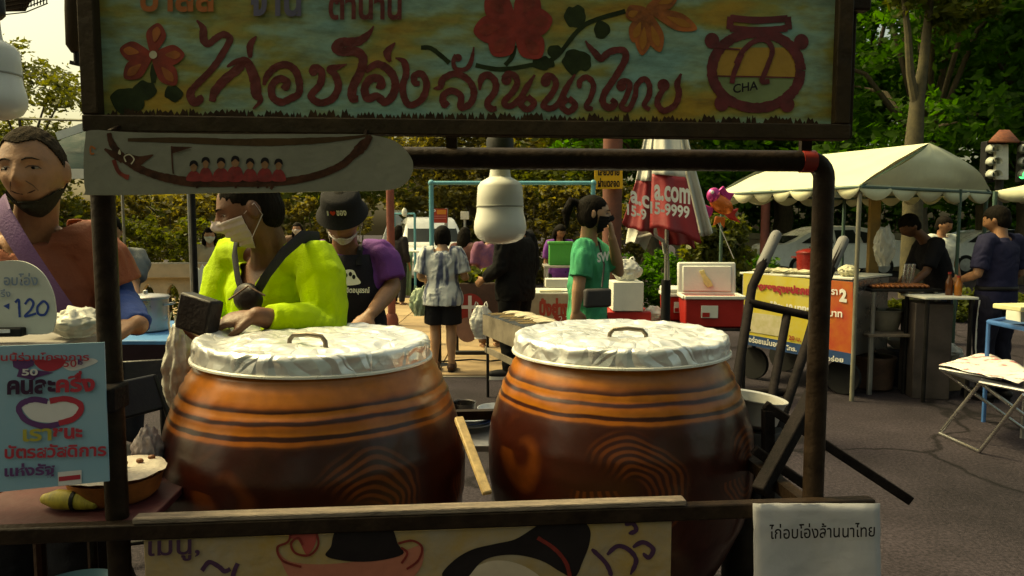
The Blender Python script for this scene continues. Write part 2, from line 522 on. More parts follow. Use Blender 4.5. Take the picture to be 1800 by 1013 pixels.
def person(label, J, skin, shirt, bottom, hair=None, head=(0, 0, 0), voxel=.012, hands=None, shoes=None, face=True, detail=0, group=None, belly=0.0, fat=1.0, extras=None):
    k = J['k']; root = empty('person', J['o'], label, 'person', group)
    M = hrot(J['yaw'] + head[0], head[1], head[2]); hd = J['hd']
    J['M'] = M
    hands = hands or {}
    mb = MB()
    nu, nv = (64, 52) if detail else (28, 22)
    mb.rings([[hd + M @ (p * k) for p in r] for r in head_rings(nu, nv)])
    for s in (1, -1):
        mb.ell(hd + M @ (V((s * .077, .012, -.006)) * k), (.011 * k, .019 * k, .031 * k), M @ Matrix.Rotation(s * .35, 3, 'Z'), 10, 8)
    ch = hd + M @ (V((0, .02, -.07)) * k)
    nb = (J['shL'] + J['shR']) / 2
    mb.tube([ch + M @ V((0, .0, .03)), ch.lerp(nb, .55), nb + V((0, 0, -.02))], [.052 * k * fat, .055 * k * fat, .072 * k * fat], 16)
    torso(mb, J, -.012, -.16, 1.04)
    for n_ in 'LR':
        sh, el, wr = J['sh' + n_], J['el' + n_], J['wr' + n_]
        mb.tube([sh.lerp(nb, .35), sh, sh.lerp(el, .3), sh.lerp(el, .75), el, el.lerp(wr, .3), el.lerp(wr, .7), wr],
                [q * k * fat for q in (.05, .055, .051, .043, .040, .041, .033, .0265)], 12, round_caps=True)
        hc = hands.get(n_, {})
        d = hc.get('d', (wr - el).normalized() + V((0, 0, -.3)) * 0); nrm = hc.get('n', -J['lat'] * (1 if n_ == 'L' else -1))
        sd = hc.get('side')
        if sd is None:
            sd = 1 if V(d).cross(V(nrm)).dot(J['fw'] + V((0, 0, .5))) > 0 else -1
        hand(mb, wr, V(d), V(nrm), sd, hc.get('curl', .35), k * hc.get('s', 1.0))
        hp, kn, an = J['hip' + n_], J['kn' + n_], J['an' + n_]
        mb.tube([hp, hp.lerp(kn, .4), kn, kn.lerp(an, .3), kn.lerp(an, .7), an],
                [q * k * fat for q in (.085, .075, .054, .056, .042, .034)], 12, round_caps=True)
        fdir = J.get('foot' + n_, J['fw']); fl = V((fdir.x, fdir.y, 0)).normalized()
        b0 = V((an.x, an.y, an.z - .045 * k))
        mb.tube([b0 - fl * .04 * k, b0 + fl * .03 * k, b0 + fl * .10 * k, b0 + fl * .155 * k], [q * k for q in (.036, .040, .034, .022)], 10, round_caps=True, flat=.75)
    body = finish(remesh(mb, voxel if not detail else min(voxel, .0062), 1 if detail else 2, .4), 'body', skin, root)
    # upper garment
    if shirt:
        mb = MB(); inf = shirt.get('inf', .014)
        torso(mb, J, inf, shirt.get('t0', -.22), shirt.get('t1', 1.0), belly=belly, flare=shirt.get('flare', 0))
        for n_ in 'LR':
            sh, el, wr = J['sh' + n_], J['el' + n_], J['wr' + n_]; fr = shirt.get('sleeve', .75); lo = shirt.get('loose', .022)
            pts = [sh.lerp(nb, .5), sh.lerp(nb, .05), sh.lerp(el, .22)]; rs = [.072, .070 + inf * .3, .066 + lo * .5]
            if fr <= 1:
                pts += [sh.lerp(el, fr * .6 + .1), sh.lerp(el, fr)]; rs += [.058 + lo * .8, .055 + lo]
            else:
                pts += [sh.lerp(el, .7), el, el.lerp(wr, .35), el.lerp(wr, .7), el.lerp(wr, fr - 1)]; rs += [.050 + lo, .047 + lo, .045 + lo, .038 + lo * .8, .034 + lo * .5]
            mb.tube(pts, [q * k * fat for q in rs], 14)
        if shirt.get('collar', True):
            mb.tube([nb + V((0, 0, -.03)), ch.lerp(nb, .78)], [.088 * k * fat, .064 * k * fat], 16)
        sme = remesh(mb, voxel * (.75 if detail else .9), 2, .5)
        if shirt.get('vneck'):
            lat_ = (J['shL'] - J['shR']).normalized(); fw_ = lat_.cross(V((0, 0, 1))).normalized(); vd, vw = shirt['vneck']
            def keep(c):
                r = c - nb; f = r.dot(fw_); l = r.dot(lat_)
                zz = r.z + vd * k
                return not (zz > 0 and abs(l) < zz * vw and f > -.02)
            vcut(sme, keep)
        so = finish(sme, shirt.get('name', 'shirt'), shirt['m'], root, shirt.get('folds', .006) * k, shirt.get('ff', (9, 9, 7)), seed=sum(map(ord, label)) % 50)
        J['shirt_obj'] = so
        if shirt.get('vneck'):
            md = so.modifiers.new('solid', 'SOLIDIFY'); md.thickness = .004; md.offset = -1
    if bottom:
        mb = MB(); fr = bottom.get('len', 2.0); inf = bottom.get('inf', .012)
        pc = (J['hipL'] + J['hipR']) / 2
        torso(mb, J, inf - .004, -.16, .16, n=6)
        if bottom.get('skirt'):
            kc = (J['knL'] + J['knR']) / 2; ac = (J['anL'] + J['anR']) / 2
            e = pc.lerp(kc, fr) if fr <= 1 else kc.lerp(ac, fr - 1)
            mb.tube([pc + V((0, 0, .05)), pc.lerp(e, .4), e], [.16 * k, .185 * k, .20 * k], 20, flat=.8, upv=J['fw'])
        else:
            for n_ in 'LR':
                hp, kn, an = J['hip' + n_], J['kn' + n_], J['an' + n_]; lo = bottom.get('loose', .018)
                pts = [hp + V((0, 0, .04)), hp.lerp(kn, .3)]; rs = [.10, .088 + lo]
                if fr <= 1: pts += [hp.lerp(kn, fr)]; rs += [.072 + lo * 1.4]
                else: pts += [hp.lerp(kn, .8), kn, kn.lerp(an, .5), kn.lerp(an, fr - 1)]; rs += [.066 + lo, .062 + lo, .056 + lo, .048 + lo]
                mb.tube(pts, [q * k * fat for q in rs], 14)
        finish(remesh(mb, voxel, 2, .5), bottom.get('name', 'trousers'), bottom['m'], root, .008 * k, (6, 6, 7), seed=3)
    if shoes:
        for n_ in 'LR':
            an = J['an' + n_]; fdir = J.get('foot' + n_, J['fw']); fl = V((fdir.x, fdir.y, 0)).normalized()
            b0 = V((an.x, an.y, an.z - .03 * k)); sl = V((-fl.y, fl.x, 0))
            mb = MB(); mb.tube([b0 - fl * .055 * k, b0 - fl * .02 * k, b0 + fl * .05 * k, b0 + fl * .13 * k, b0 + fl * .185 * k], [q * k for q in (.045, .052, .049, .047, .035)], 14, round_caps=True, flat=.9)
            sh_ = finish(remesh(mb, .009, 3), 'shoe', shoes[0], root)
            mb = MB(); zz = an.z - .083 * k
            ol = [b0 + fl * (.07 + .155 * math.cos(a)) * k + sl * .05 * math.sin(a) * k for a in [2 * math.pi * i / 18 for i in range(18)]]
            mb.rings([[V((p.x, p.y, zz)) for p in ol], [V((p.x, p.y, zz + .03 * k)) for p in ol]])
            mb.build('sole', shoes[1], sh_)
    if hair:
        hm = hair['m']; kind = hair['kind']
        if kind == 'buzz':
            mb = head_patch(lambda p: p.z > .068 + .10 * min(1, abs(p.x) / .05) * .12 - (1.5 * max(0, p.y + .055)), .004, .006, M, hd, 150, 120, .0025, k)
            o = mb.build('hair', hm, root)
        else:
            mb = MB()
            def hp_(x, y, z): return hd + M @ (V((x, y, z)) * k)
            f = hair.get('vol', 1.0)
            def hairshell(a, b):
                p = head_local(a, b); return p
            mb.ell(hp_(0, .012, .030), (.083 * k * f, .103 * k * f, .094 * k * f), M, 24, 16)
            mb.ell(hp_(0, .045, -.01), (.076 * k * f, .066 * k * f, .085 * k * f), M, 20, 12)
            if kind in ('bob', 'long', 'pony'):
                for s in (1, -1): mb.ell(hp_(s * .062 * f, .025, -.015), (.026 * k * f, .055 * k * f, .085 * k * f), M)
            if kind == 'long':
                for i in range(9):
                    a = R(-10 + i * 25); x, y = .078 * math.cos(a), .03 + .07 * math.sin(a)
                    L = hair.get('len', .3)
                    q0 = hp_(x, y, .02); q1 = hp_(x * 1.1, y * 1.15 + .01, -.10); q2 = hd + M @ V((x * 1.15, y * 1.1, -.12)) * k + V((0, 0, -L + .12))
                    mb.tube([q0, q1, q2], [.026 * k, .026 * k, .012 * k], 8, round_caps=True)
            if kind == 'pony':
                mb.tube([hp_(0, .09, .06), hp_(0, .145, .07), hp_(0, .175, .0), hp_(0, .165, -.10)], [.02 * k, .034 * k, .032 * k, .012 * k], 10, round_caps=True)
            # hollow for the face
            me = remesh(mb, max(voxel * .75, .006), 2)
            n = len(me.vertices); co = np.empty(n * 3, 'f'); me.vertices.foreach_get('co', co); co = co.reshape(-1, 3)
            Mi = np.array(M.inverted()); loc = (co - np.array(hd)) @ Mi.T / k
            fz = hair.get('fringe', .045)
            front = (loc[:, 1] < -.045) & (loc[:, 2] < fz) & (np.abs(loc[:, 0]) < .066)
            loc[front, 1] = -.035
            side = (loc[:, 1] >= -.05) & (loc[:, 1] < -.02) & (loc[:, 2] < fz - .02)
            loc[side, 0] *= .9
            for i in range(n):
                q = noise.noise(V((loc[i, 0] * 120, loc[i, 1] * 120, loc[i, 2] * 14)))
                loc[i, :2] *= 1 + .035 * q
            co = (loc * k) @ np.array(M).T + np.array(hd)
            me.vertices.foreach_set('co', co.astype('f').reshape(-1))
            finish(me, 'hair', hm, root)
    if face:
        for s in (1, -1):
            c = V((s * .031, -.0765, .006))
            if detail:
                fp = lambda x, z, o=0.0: hd + M @ (face_pt(x, z, o) * k)
                e = MB().ell(hd + M @ ((face_pt(s * .031, .004) + V((0, .0035, 0))) * k), (.0125 * k, .007 * k, .0045 * k), M, 14, 8).build('eye', mat('eye_white', (.26, .21, .17), .3, bump=0), root)
                MB().ell(hd + M @ ((face_pt(s * .0305, .004) + V((0, -.0012, 0))) * k), (.0056 * k, .004 * k, .0048 * k), M, 10, 8).build('iris', mat('iris_dark', (.008, .006, .005), .2, bump=0), e)
                MB().tube([fp(s * .017, .003, .0005), fp(s * .024, .0085, .002), fp(s * .033, .0098, .002), fp(s * .043, .006, .001), fp(s * .048, .002, .0005)], [q * k for q in (.001, .0021, .0024, .002, .001)], 6).build('upper_eyelid', mat('lid_shadow_skin', (.09, .045, .025), .6), root)
                MB().tube([fp(s * .014, .024, .000), fp(s * .024, .029, .0008), fp(s * .036, .0295, .0008), fp(s * .048, .025, .0)], [q * k for q in (.0022, .0036, .0033, .0012)], 8, flat=.6).build('eyebrow', mat('brow_hair', (.014, .010, .007), .9), root)
            else:
                MB().ell(hd + M @ (c * k), (.012 * k, .006 * k, .006 * k), M, 10, 6).build('eye', mat('eye_dark', (.015, .01, .008), .3, bump=0), root)
        if detail > 1:
            xs = [-.029, -.02, -.01, 0, .01, .02, .029]
            MB().tube([hd + M @ (face_pt(x, -.0615 + 9.0 * x * x, .0) * k) for x in xs], [q * k for q in (.001, .0019, .0024, .0026, .0024, .0019, .001)], 8).build('mouth', mat('mouth_line', (.035, .012, .009), .7, bump=0), root)
            for s in (1, -1):
                MB().tube([hd + M @ (face_pt(s * x, z, -.0008) * k) for x, z in ((.018, -.030), (.027, -.042), (.033, -.055))], [q * k for q in (.0012, .0018, .001)], 6).build('smile_crease', mat('lid_shadow_skin', (.09, .045, .025), .6), root)
    return root
def surgical_mask(J, m, parent, low=0.0, k=None, loops=True):
    M = J['M']; hd = J['hd']; k = k or J['k']
    z1, z0 = -.012 - low, -.112 - low * .4
    mb = head_patch(lambda p: p.y < -.022 - .10 * abs(p.z + .06) and z0 < p.z < z1 + .014 * max(0, 1 - abs(p.x) / .03), .011, .004, M, hd, 130, 130, .002, k, .0014)
    o = mb.build('face_mask', m, parent, ang=60)
    if loops:
        for s in (1, -1):
            a = V((s * .066, -.035, z1 - .005)); b = V((s * .088, .02, .012)); c = V((s * .080, .03, -.03)); d = V((s * .062, -.03, z0 + .02))
            MB().tube([hd + M @ (q * k) for q in (a, b, c, d)], .0016, 6).build('ear_loop', m, o)
    return o
SKIN_T = mat('skin_tan', (.29, .140, .073), .5, var=.22, scale=16, bump=.14, bscale=150)
SKIN_D = mat('skin_dark', (.15, .062, .031), .5, var=.22, scale=16, bump=.14, bscale=150)
SKIN_L = mat('skin_light', (.42, .235, .135), .5, var=.1, scale=9, bump=.05, bscale=120)
HAIR = mat('hair_black', (.009, .007, .005), .7, spec=.06, var=.4, scale=30, bump=.5, bscale=150, stretch=(1, 1, .2))
# ------------------------------------------------------------------ ground
asph = mat('asphalt', (.036, .029, .036), .85, var=.45, scale=.9, bump=.6, bscale=160)
nt, b = nodes(asph); tc = nt.nodes.new('ShaderNodeTexCoord')
cv = nt.nodes.new('ShaderNodeTexVoronoi'); cv.feature = 'DISTANCE_TO_EDGE'; cv.inputs['Scale'].default_value = .55
cnz = nt.nodes.new('ShaderNodeTexNoise'); cnz.inputs['Scale'].default_value = 2.2; cnz.inputs['Detail'].default_value = 5
cm = nt.nodes.new('ShaderNodeMix'); cm.data_type = 'RGBA'; cm.blend_type = 'ADD'; cm.inputs[0].default_value = .35
nt.links.new(tc.outputs['Object'], cnz.inputs[0]); nt.links.new(tc.outputs['Object'], cm.inputs[6]); nt.links.new(cnz.outputs['Color'], cm.inputs[7]); nt.links.new(cm.outputs[2], cv.inputs['Vector'])
cr_ = nt.nodes.new('ShaderNodeValToRGB'); cr_.color_ramp.elements[0].position = .004; cr_.color_ramp.elements[0].color = (.30, .30, .30, 1); cr_.color_ramp.elements[1].position = .016
fn = nt.nodes.new('ShaderNodeTexNoise'); fn.inputs['Scale'].default_value = 55; fn.inputs['Detail'].default_value = 6; fr_ = nt.nodes.new('ShaderNodeValToRGB'); fr_.color_ramp.elements[0].position = .38; fr_.color_ramp.elements[0].color = (.55, .55, .55, 1); fr_.color_ramp.elements[1].position = .66; fr_.color_ramp.elements[1].color = (1.25, 1.22, 1.2, 1)
nt.links.new(cv.outputs[0], cr_.inputs[0]); nt.links.new(tc.outputs['Object'], fn.inputs[0]); nt.links.new(fn.outputs[0], fr_.inputs[0])
m1_ = nt.nodes.new('ShaderNodeMix'); m1_.data_type = 'RGBA'; m1_.blend_type = 'MULTIPLY'; m1_.inputs[0].default_value = 1; m2_ = nt.nodes.new('ShaderNodeMix'); m2_.data_type = 'RGBA'; m2_.blend_type = 'MULTIPLY'; m2_.inputs[0].default_value = 1
rpa = [x for x in nt.nodes if x.type == 'VALTORGB' and x not in (cr_, fr_)][0]
nt.links.new(rpa.outputs[0], m1_.inputs[6]); nt.links.new(cr_.outputs[0], m1_.inputs[7]); nt.links.new(m1_.outputs[2], m2_.inputs[6]); nt.links.new(fr_.outputs[0], m2_.inputs[7]); nt.links.new(m2_.outputs[2], b.inputs['Base Color'])
o = MB().add([(-70, -20, 0), (70, -20, 0), (70, 140, 0), (-70, 140, 0)], [(0, 1, 2, 3)]).build('ground', asph, smooth=False); tag(o, kind='structure')
# tan paving as single slabs
PAV = [mat('paving_tan_%d' % i, c, .8, var=.2, scale=3, bump=.2) for i, c in enumerate(((.34, .235, .13), (.30, .205, .115), (.37, .265, .15)))]
pv = empty('pavement', (-2, 9, 0)); tag(pv, kind='structure')
pmesh = []
rg = random.Random(5)
for i, m in enumerate(PAV):
    mb = MB().box((0, 0, .012), (.985, .985, .024)); me = mb.mesh('paving_slab'); fix_normals(me); me.materials.append(m); pmesh.append(me)
for ix in range(-9, 2):
    for iy in range(0, 8):
        x, y = -.4 + ix * 1.0 + .15, 7.75 + iy * 1.0
        if ix > -1 and iy < 0: continue
        o = bpy.data.objects.new('paving_slab', pmesh[rg.randrange(3)]); COL.objects.link(o); o.parent = pv
        o.location = V((x, y, rg.random() * .003)) - pv.location; o.rotation_euler.z = 0
o = MB().box((-4.3, 7.235, .006), (11, .03, .012)).build('pavement_edge', mat('kerb_concrete', (.25, .22, .18), .85), None); tag(o, kind='structure')
# ------------------------------------------------------------------ trees, hedges
rng = np.random.default_rng(11)
LG = leafmat('leaf_yellow_green', (.055, .070, .012), (.13, .14, .022), .45)
LD = leafmat('leaf_dark_green', (.022, .060, .008), (.080, .165, .018), .55, (1.6, 2.1, .7))
LM = leafmat('leaf_mid_green', (.040, .058, .010), (.11, .13, .022), .45)
LO = leafmat('leaf_olive', (.075, .072, .018), (.19, .165, .040), .5)
BARK = mat('bark', (.085, .065, .040), .9, var=.4, scale=10, bump=.8, bscale=24, stretch=(3, 3, .6))
def crown_pts(n, clumps, rng):
    """clumps: (centre, radius) ; leaves sit in twig-sized knots near the outside of each clump"""
    out = []
    tot = sum(r ** 2 for _, r in clumps)
    for c, r in clumps:
        m = int(n * r ** 2 / tot)
        kn = max(6, m // 22)
        d = rng.normal(size=(kn, 3)); d /= np.linalg.norm(d, axis=1)[:, None]
        knots = np.array(c) + d * (r * (.45 + .6 * rng.random(kn)))[:, None] * np.array((1, 1, .75))
        idx = rng.integers(0, kn, m)
        out.append(knots[idx] + rng.normal(size=(m, 3)) * r * .13)
    return np.concatenate(out)
def make_tree(h, th, cr, n, ls, m, seed, nclump=14):
    """tree at the origin -> (trunk mesh, crown mesh)"""
    rg = np.random.default_rng(seed); mb = MB()
    top = V((rg.normal() * .15, rg.normal() * .15, th))
    mid = V((rg.normal() * .1, rg.normal() * .1, th * .5)); r0 = .045 * h * .5 + .05
    mb.tube([V((0, 0, -.1)), V((0, 0, .3)), mid, top], [r0 * 1.35, r0, r0 * .8, r0 * .6], 10)
    cl = []
    for i in range(nclump):
        a = 2 * math.pi * (i + rg.random() * .7) / nclump * 2.4; t = (i + .5) / nclump
        rad = cr * (1 - .55 * abs(t - .35) * 1.3) * (.35 + .65 * rg.random()); z = th * .85 + (h - th * .85) * t
        c = (math.cos(a) * rad, math.sin(a) * rad, z); R_ = cr * (.30 + .22 * rg.random()); cl.append((c, R_))
        b = top + V((0, 0, (z - th) * .35)) if z > th else top * .9
        mb.tube([top - V((0, 0, th * .12)), b.lerp(V(c), .45) + V((0, 0, .1)), V(c)], [r0 * .34, r0 * .2, r0 * .06], 6)
    me1 = mb.mesh('trunk'); fix_normals(me1); me1.materials.append(BARK); me1.shade_smooth()
    me2 = leaf_mesh('crown', crown_pts(n, cl, rg), ls, rg, flat=.42); me2.materials.append(m)
    return me1, me2
KINDS = {
    'dark': make_tree(10, 3.6, 3.4, 15000, .135, LD, 1, 16),
    'dark2': make_tree(9, 2.8, 3.2, 14000, .13, LD, 2, 15),
    'yel': make_tree(7.5, 2.6, 2.6, 13000, .10, LG, 3, 14),
    'mid': make_tree(8, 2.7, 3.0, 13000, .12, LM, 4, 14),
    'oliv': make_tree(7.0, 2.4, 2.7, 12000, .12, LO, 5, 14)}
def tree(kind, x, y, s, rz, label, group=None, z=0):
    o = empty('broadleaf_tree', (x, y, z), label, 'tree', group)
    for nm, me in zip(('trunk', 'crown'), KINDS[kind]):
        c = bpy.data.objects.new(nm, me); COL.objects.link(c); c.parent = o
    o.rotation_euler.z = rz; o.scale = (s, s, s); return o
TB = 'trees behind the market'
for a in [
    ('yel', -11.3, 17.0, .70, .3, 'yellow green tree in the top left corner beside the sign'),
    ('yel', -15.5, 21.0, .62, 2.0, 'yellow green tree beyond the left picture edge'),
    ('oliv', -8.6, 22.0, .80, 1.0, 'olive tree behind the hedge left of the purple shirted vendor'),
    ('mid', -5.2, 20.5, .9, 4.0, 'mid green tree behind the man in the black bucket hat'),
    ('oliv', -2.6, 27.0, 1.0, 2.6, 'olive tree above the white pickup in the far middle'),
    ('oliv', .3, 28.0, 1.05, .2, 'olive tree above the hanging bulb in the far middle'),
    ('mid', 2.8, 24.0, 1.0, 1.6, 'mid green tree behind the yellow traffic sign'),
    ('dark2', 4.4, 22.0, 1.0, 5.1, 'dark tree behind the red umbrella'),
    ('dark', 9.6, 26.6, 1.05, .9, 'dark tree behind the left end of the cream canopy'),
    ('dark', 10.6, 19.0, 1.05, 3.3, 'tall dark tree with pale trunk rising above the cream canopy peak'),
    ('dark2', 13.5, 19.5, 1.12, 2.2, 'dark tree behind the traffic light at right'),
    ('dark', 15.6, 24.0, 1.2, 4.4, 'tall dark tree filling the upper right corner'),
    ('dark2', 9.4, 26.0, 1.25, 1.2, 'far dark tree between the sign frame and the pale trunk'),
    ('dark', 13.0, 28.0, 1.3, .4, 'far dark tree behind the pale trunk'),
    ('mid', -13.0, 28.0, .62, 5.0, 'far green tree behind the left hedge'),
    ('dark2', 5.4, 29.0, 1.2, 3.0, 'far dark tree behind the closed umbrella'),
    ('mid', -6.5, 30.0, 1.1, 2.0, 'far green tree above the seated woman'),
    ('dark2', 18.5, 20.0, 1.1, 1.0, 'dark tree beyond the right picture edge')]:
    tree(*a, TB)
for a in [('dark', -9.0, -9.0, 1.0, .5, 'unseen tree added behind the viewer to shade the cart, at left'), ('dark2', -3.0, -8.0, 1.0, 2.0, 'unseen tree added behind the viewer to shade the cart, second from left'), ('dark', 3.0, -8.5, 1.0, 4.0, 'unseen tree added behind the viewer to shade the cart, third from left'), ('dark2', 9.0, -8.0, 1.05, 1.0, 'unseen tree added behind the viewer to shade the cart, at right')]:  # unseen trees, added behind the camera to shade sign, panel and jar fronts
    tree(*a, 'unseen trees added to shade the cart front')
# the pale trunk in front of the dark right-hand trees
pt = empty('bare_tree', P(1612, 300, 15.5) * 1.0, 'slender pale forked tree trunk standing behind the cream canopy', 'tree')
pt.location.z = 0
bp = P(1610, 262, 15.5)
mb = MB(); mb.tube([V((bp.x, 15.5, -.05)), V((bp.x, 15.5, 1.5)), P(1606, 260, 15.5), P(1612, 180, 15.5), P(1622, 120, 15.5), P(1632, 30, 15.6), P(1640, -60, 15.6)], [.22, .20, .18, .14, .10, .08, .05], 12)
mb.tube([P(1611, 190, 15.5), P(1600, 130, 15.4), P(1596, 60, 15.4), P(1585, -40, 15.4)], [.10, .08, .07, .04], 8)
mb.build('trunk', mat('pale_bark', (.075, .062, .030), .9, var=.4, scale=8, bump=.6), pt)
pr = np.random.default_rng(5)
me = leaf_mesh('crown', crown_pts(2600, [(P(1640, -40, 15.4), .9), (P(1585, -60, 15.2), .9), (P(1690, 20, 15.2), .6)], pr) - np.array(pt.location), .11, pr, flat=.42); me.materials.append(LM)
c = bpy.data.objects.new('crown', me); COL.objects.link(c); c.parent = pt
def hedge(name, label, x0, x1, y, dep, h, n, ls, m, seed, cat='hedge', bare=0.0):
    rg = np.random.default_rng(seed); o = empty(name, ((x0 + x1) / 2, y, 0), label, cat)
    k = max(4, int((x1 - x0) / .35)); cl = []
    for i in range(k):
        for zz in np.arange(bare + .2, h - .1, .32):
            cl.append((((x0 + (x1 - x0) * (i + rg.random()) / k), y + (rg.random() - .5) * dep * .6, zz + rg.normal() * .07), .24 + .1 * rg.random()))
    pts = crown_pts(n, cl, rg) - np.array(o.location)
    me = leaf_mesh('foliage', pts, ls, rg, flat=.45); me.materials.append(m)
    c = bpy.data.objects.new('foliage', me); COL.objects.link(c); c.parent = o
    mb = MB()
    for i in range(k):
        x = x0 + (x1 - x0) * (i + .5) / k; mb.tube([(x, y, 0), (x + rg.normal() * .05, y + rg.normal() * .05, h * .4), (x + rg.normal() * .1, y, h * .8)], [.03, .02, .01], 5)
    mb.build('stems', BARK, o); return o
hedge('clipped_hedge', 'green clipped hedge behind the concrete balustrade at left', -9.5, -4.2, 11.6, .9, 1.62, 26000, .045, LM, 21)
hedge('clipped_hedge', 'dark low hedge behind the red coolers and closed umbrella', 1.2, 4.6, 12.6, .9, 1.0, 16000, .045, LD, 22)
hedge('clipped_hedge', 'low green hedge in front of the parked white car', 4.6, 10.5, 11.6, .6, .62, 16000, .05, LM, 24)
hedge('leafy_shrub', 'bright green leafy shrub behind the foil fish balloon', 2.9, 3.6, 11.6, .8, 1.75, 7000, .07, LG, 23, 'shrub')
hedge('leafy_shrub', 'dark bushy shrubs far behind the blue pipe frame', -2.8, 3.5, 19.5, 1.2, 2.6, 22000, .08, LO, 25, 'shrub')
hedge('leafy_shrub', 'dense dark shrubbery far behind the cream canopy stall', 6.5, 24.0, 27.0, 1.4, 4.0, 40000, .12, LD, 26, 'shrub')
hedge('leafy_shrub', 'shrubbery far behind the left balustrade and hedge', -14.0, -3.5, 17.8, 1.4, 2.3, 30000, .08, LO, 27, 'shrub')
# ------------------------------------------------------------------ concrete balustrades
CON = mat('pale_concrete', (.44, .37, .27), .85, var=.15, scale=4, bump=.3)
def balustrade(a, b, h, label, n):
    a, b = V(a), V(b); d = (b - a).normalized(); nrm = V((-d.y, d.x, 0)); L = (b - a).length
    o = empty('balustrade', (a + b) / 2, label, 'balustrade')
    ang = math.atan2(d.y, d.x); M = Matrix.Rotation(ang, 3, 'Z')
    up = V((0, 0, 1))
    MB().bar(a + up * (h - .10), b + up * (h - .10), .30, .20).build('coping', CON, o, bevel=.012)
    MB().bar(a + up * .09, b + up * .09, .26, .18).build('plinth', CON, o, bevel=.01)
    w = L / n
    for i in range(n):
        # a panel bay with a pointed-arch opening: two jambs and an arched head
        c = a + d * w * (i + .5); ow = w * .27; z0, z1, zs = .18, h - .20, .18 + (h - .38) * .62
        prof = [(-w / 2 + .001, z0), (-ow, z0), (-ow, zs), (-ow * .75, zs + .08), (-ow * .35, zs + .135), (0, zs + .155)]
        for sg in (-1, 1):
            ol = [(x * -sg, z) for x, z in prof] + [(0, z1), (sg * (w / 2 - .001), z1)]
            MB().slab([c + d * x + up * z + nrm * -.05 for x, z in ol], -nrm, .10).build('bay_panel', CON, o)
    return o
balustrade((-8.6, 9.6, 0), (-3.2, 10.1, 0), 1.02, 'pale concrete balustrade with arched openings below the left hedge', 17)
balustrade((2.0, 25.4, 0), (22.0, 25.2, 0), 1.30, 'far pale balustrade behind the parked white car', 26)
MB_ = MB()
# red posts, signs, poles in the far middle
RP = mat('red_brown_post', (.20, .055, .04), .7, var=.2)
def post(px, y0, y1, d, r, m, name, label, cat='post', cap=True, base=True):
    a = P(px, y0, d); b = V((a.x, d, 0))
    o = empty(name, b, label, cat)
    MB().tube([b, V((a.x, d, a.z))], r, 12).build('shaft', m, o)
    if cap: MB().lathe((a.x, d, a.z), [(r * 1.35, -.10), (r * 1.35, -.07), (r * 1.05, -.06), (r * 1.05, 0), (r * 1.5, .01), (r * .3, .10)], 12).build('cap', m, o)
    if base: MB().lathe((a.x, d, 0), [(r * 1.7, 0), (r * 1.7, .12), (r * 1.2, .2)], 12).build('foot', m, o)
    return o
post(685, 285, 0, 11.0, .06, RP, 'lamp_post', 'red brown post behind the purple shirted vendor', 'post')
post(1347, 322, 0, 20.0, .12, RP, 'brick_post', 'red brown post behind the parked car', 'post')
# column with the yellow traffic sign
o = post(1078, 200, 0, 9.5, .125, mat('dull_red_column', (.14, .05, .035), .8, var=.3), 'round_column', 'dull red column behind the woman in green, carrying a yellow sign', 'column')
YP = Plane((0, 9.3, 0), (0, -1, 0))
ys = empty('traffic_sign', YP.at(1070, 333), 'yellow road sign with two lines of black lettering', 'sign')
MB().slab([YP.at(1045, 333), YP.at(1095, 332), YP.at(1094, 288), YP.at(1045, 289)], (0, -1, 0), .01).build('plate', mat('sign_yellow', (.60, .33, .02), .5, var=.08), ys, bevel=.004)
textpx('เลี้ยวซ้าย', YP, 1051, 293, 1089, 309, BLACK if 'BLACK' in globals() else mat('black_print', (.012, .010, .010), .6), ys, bold=.04)
textpx('ผ่านตลอด', YP, 1051, 313, 1089, 329, mat('black_print', (.012, .010, .010), .6), ys, bold=.04)
MB().box(YP.at(1070, 311) + V((0, .05, 0)), (.05, .07, .05)).build('bracket', STEELX if 'STEELX' in globals() else mat('galvanised', (.35, .35, .34), .4, .8), ys)
# small white sign on a thin pole, parking sign
GAL = mat('galvanised', (.35, .35, .34), .4, .8)
o = empty('street_sign', G(820, 480) * 1.0, 'small blank white sign on a thin pole left of the hanging bulb', 'sign'); o.location = V((P(817, 400, 15).x, 15, 0))
MB().tube([o.location, P(817, 376, 15)], .025, 8).build('pole', GAL, o)
MB().box(P(817, 379, 14.95), (.17, .02, .16)).build('plate', mat('white_sign', (.62, .62, .55), .5), o, bevel=.004)
px_ = P(778, 380, 13)
o = empty('parking_sign', V((px_.x, 13, 0)), 'red and orange parking sign with white letter beside the blue pipe', 'sign')
MB().tube([o.location, P(785, 366, 13)], .03, 8).build('pole', GAL, o)
KP = Plane((0, 12.96, 0), (0, -1, 0))
MB().slab([KP.at(760, 392), KP.at(786, 392), KP.at(786, 367), KP.at(760, 367)], (0, -1, 0), .02).build('plate', mat('sign_red', (.33, .03, .02), .5), o)
mb = MB(); mb.slab([KP.at(768, 377, .004), KP.at(784, 377, .004), KP.at(784, 369, .004), KP.at(768, 369, .004)], (0, -1, 0), .003); mb.build('orange_field', mat('sign_orange', (.55, .20, .03), .5), o)
textpx('P', KP, 761, 368, 766, 376, mat('white_print', (.75, .74, .68), .6), o, bold=.03, off=.005)
for i in range(2):
    MB().slab([KP.at(762, 381 + i * 4, .004), KP.at(784, 381 + i * 4, .004), KP.at(784, 379.5 + i * 4, .004), KP.at(762, 379.5 + i * 4, .004)], (0, -1, 0), .003).build('stripe', mat('dull_pink_stripe', (.45, .16, .15), .6), o)
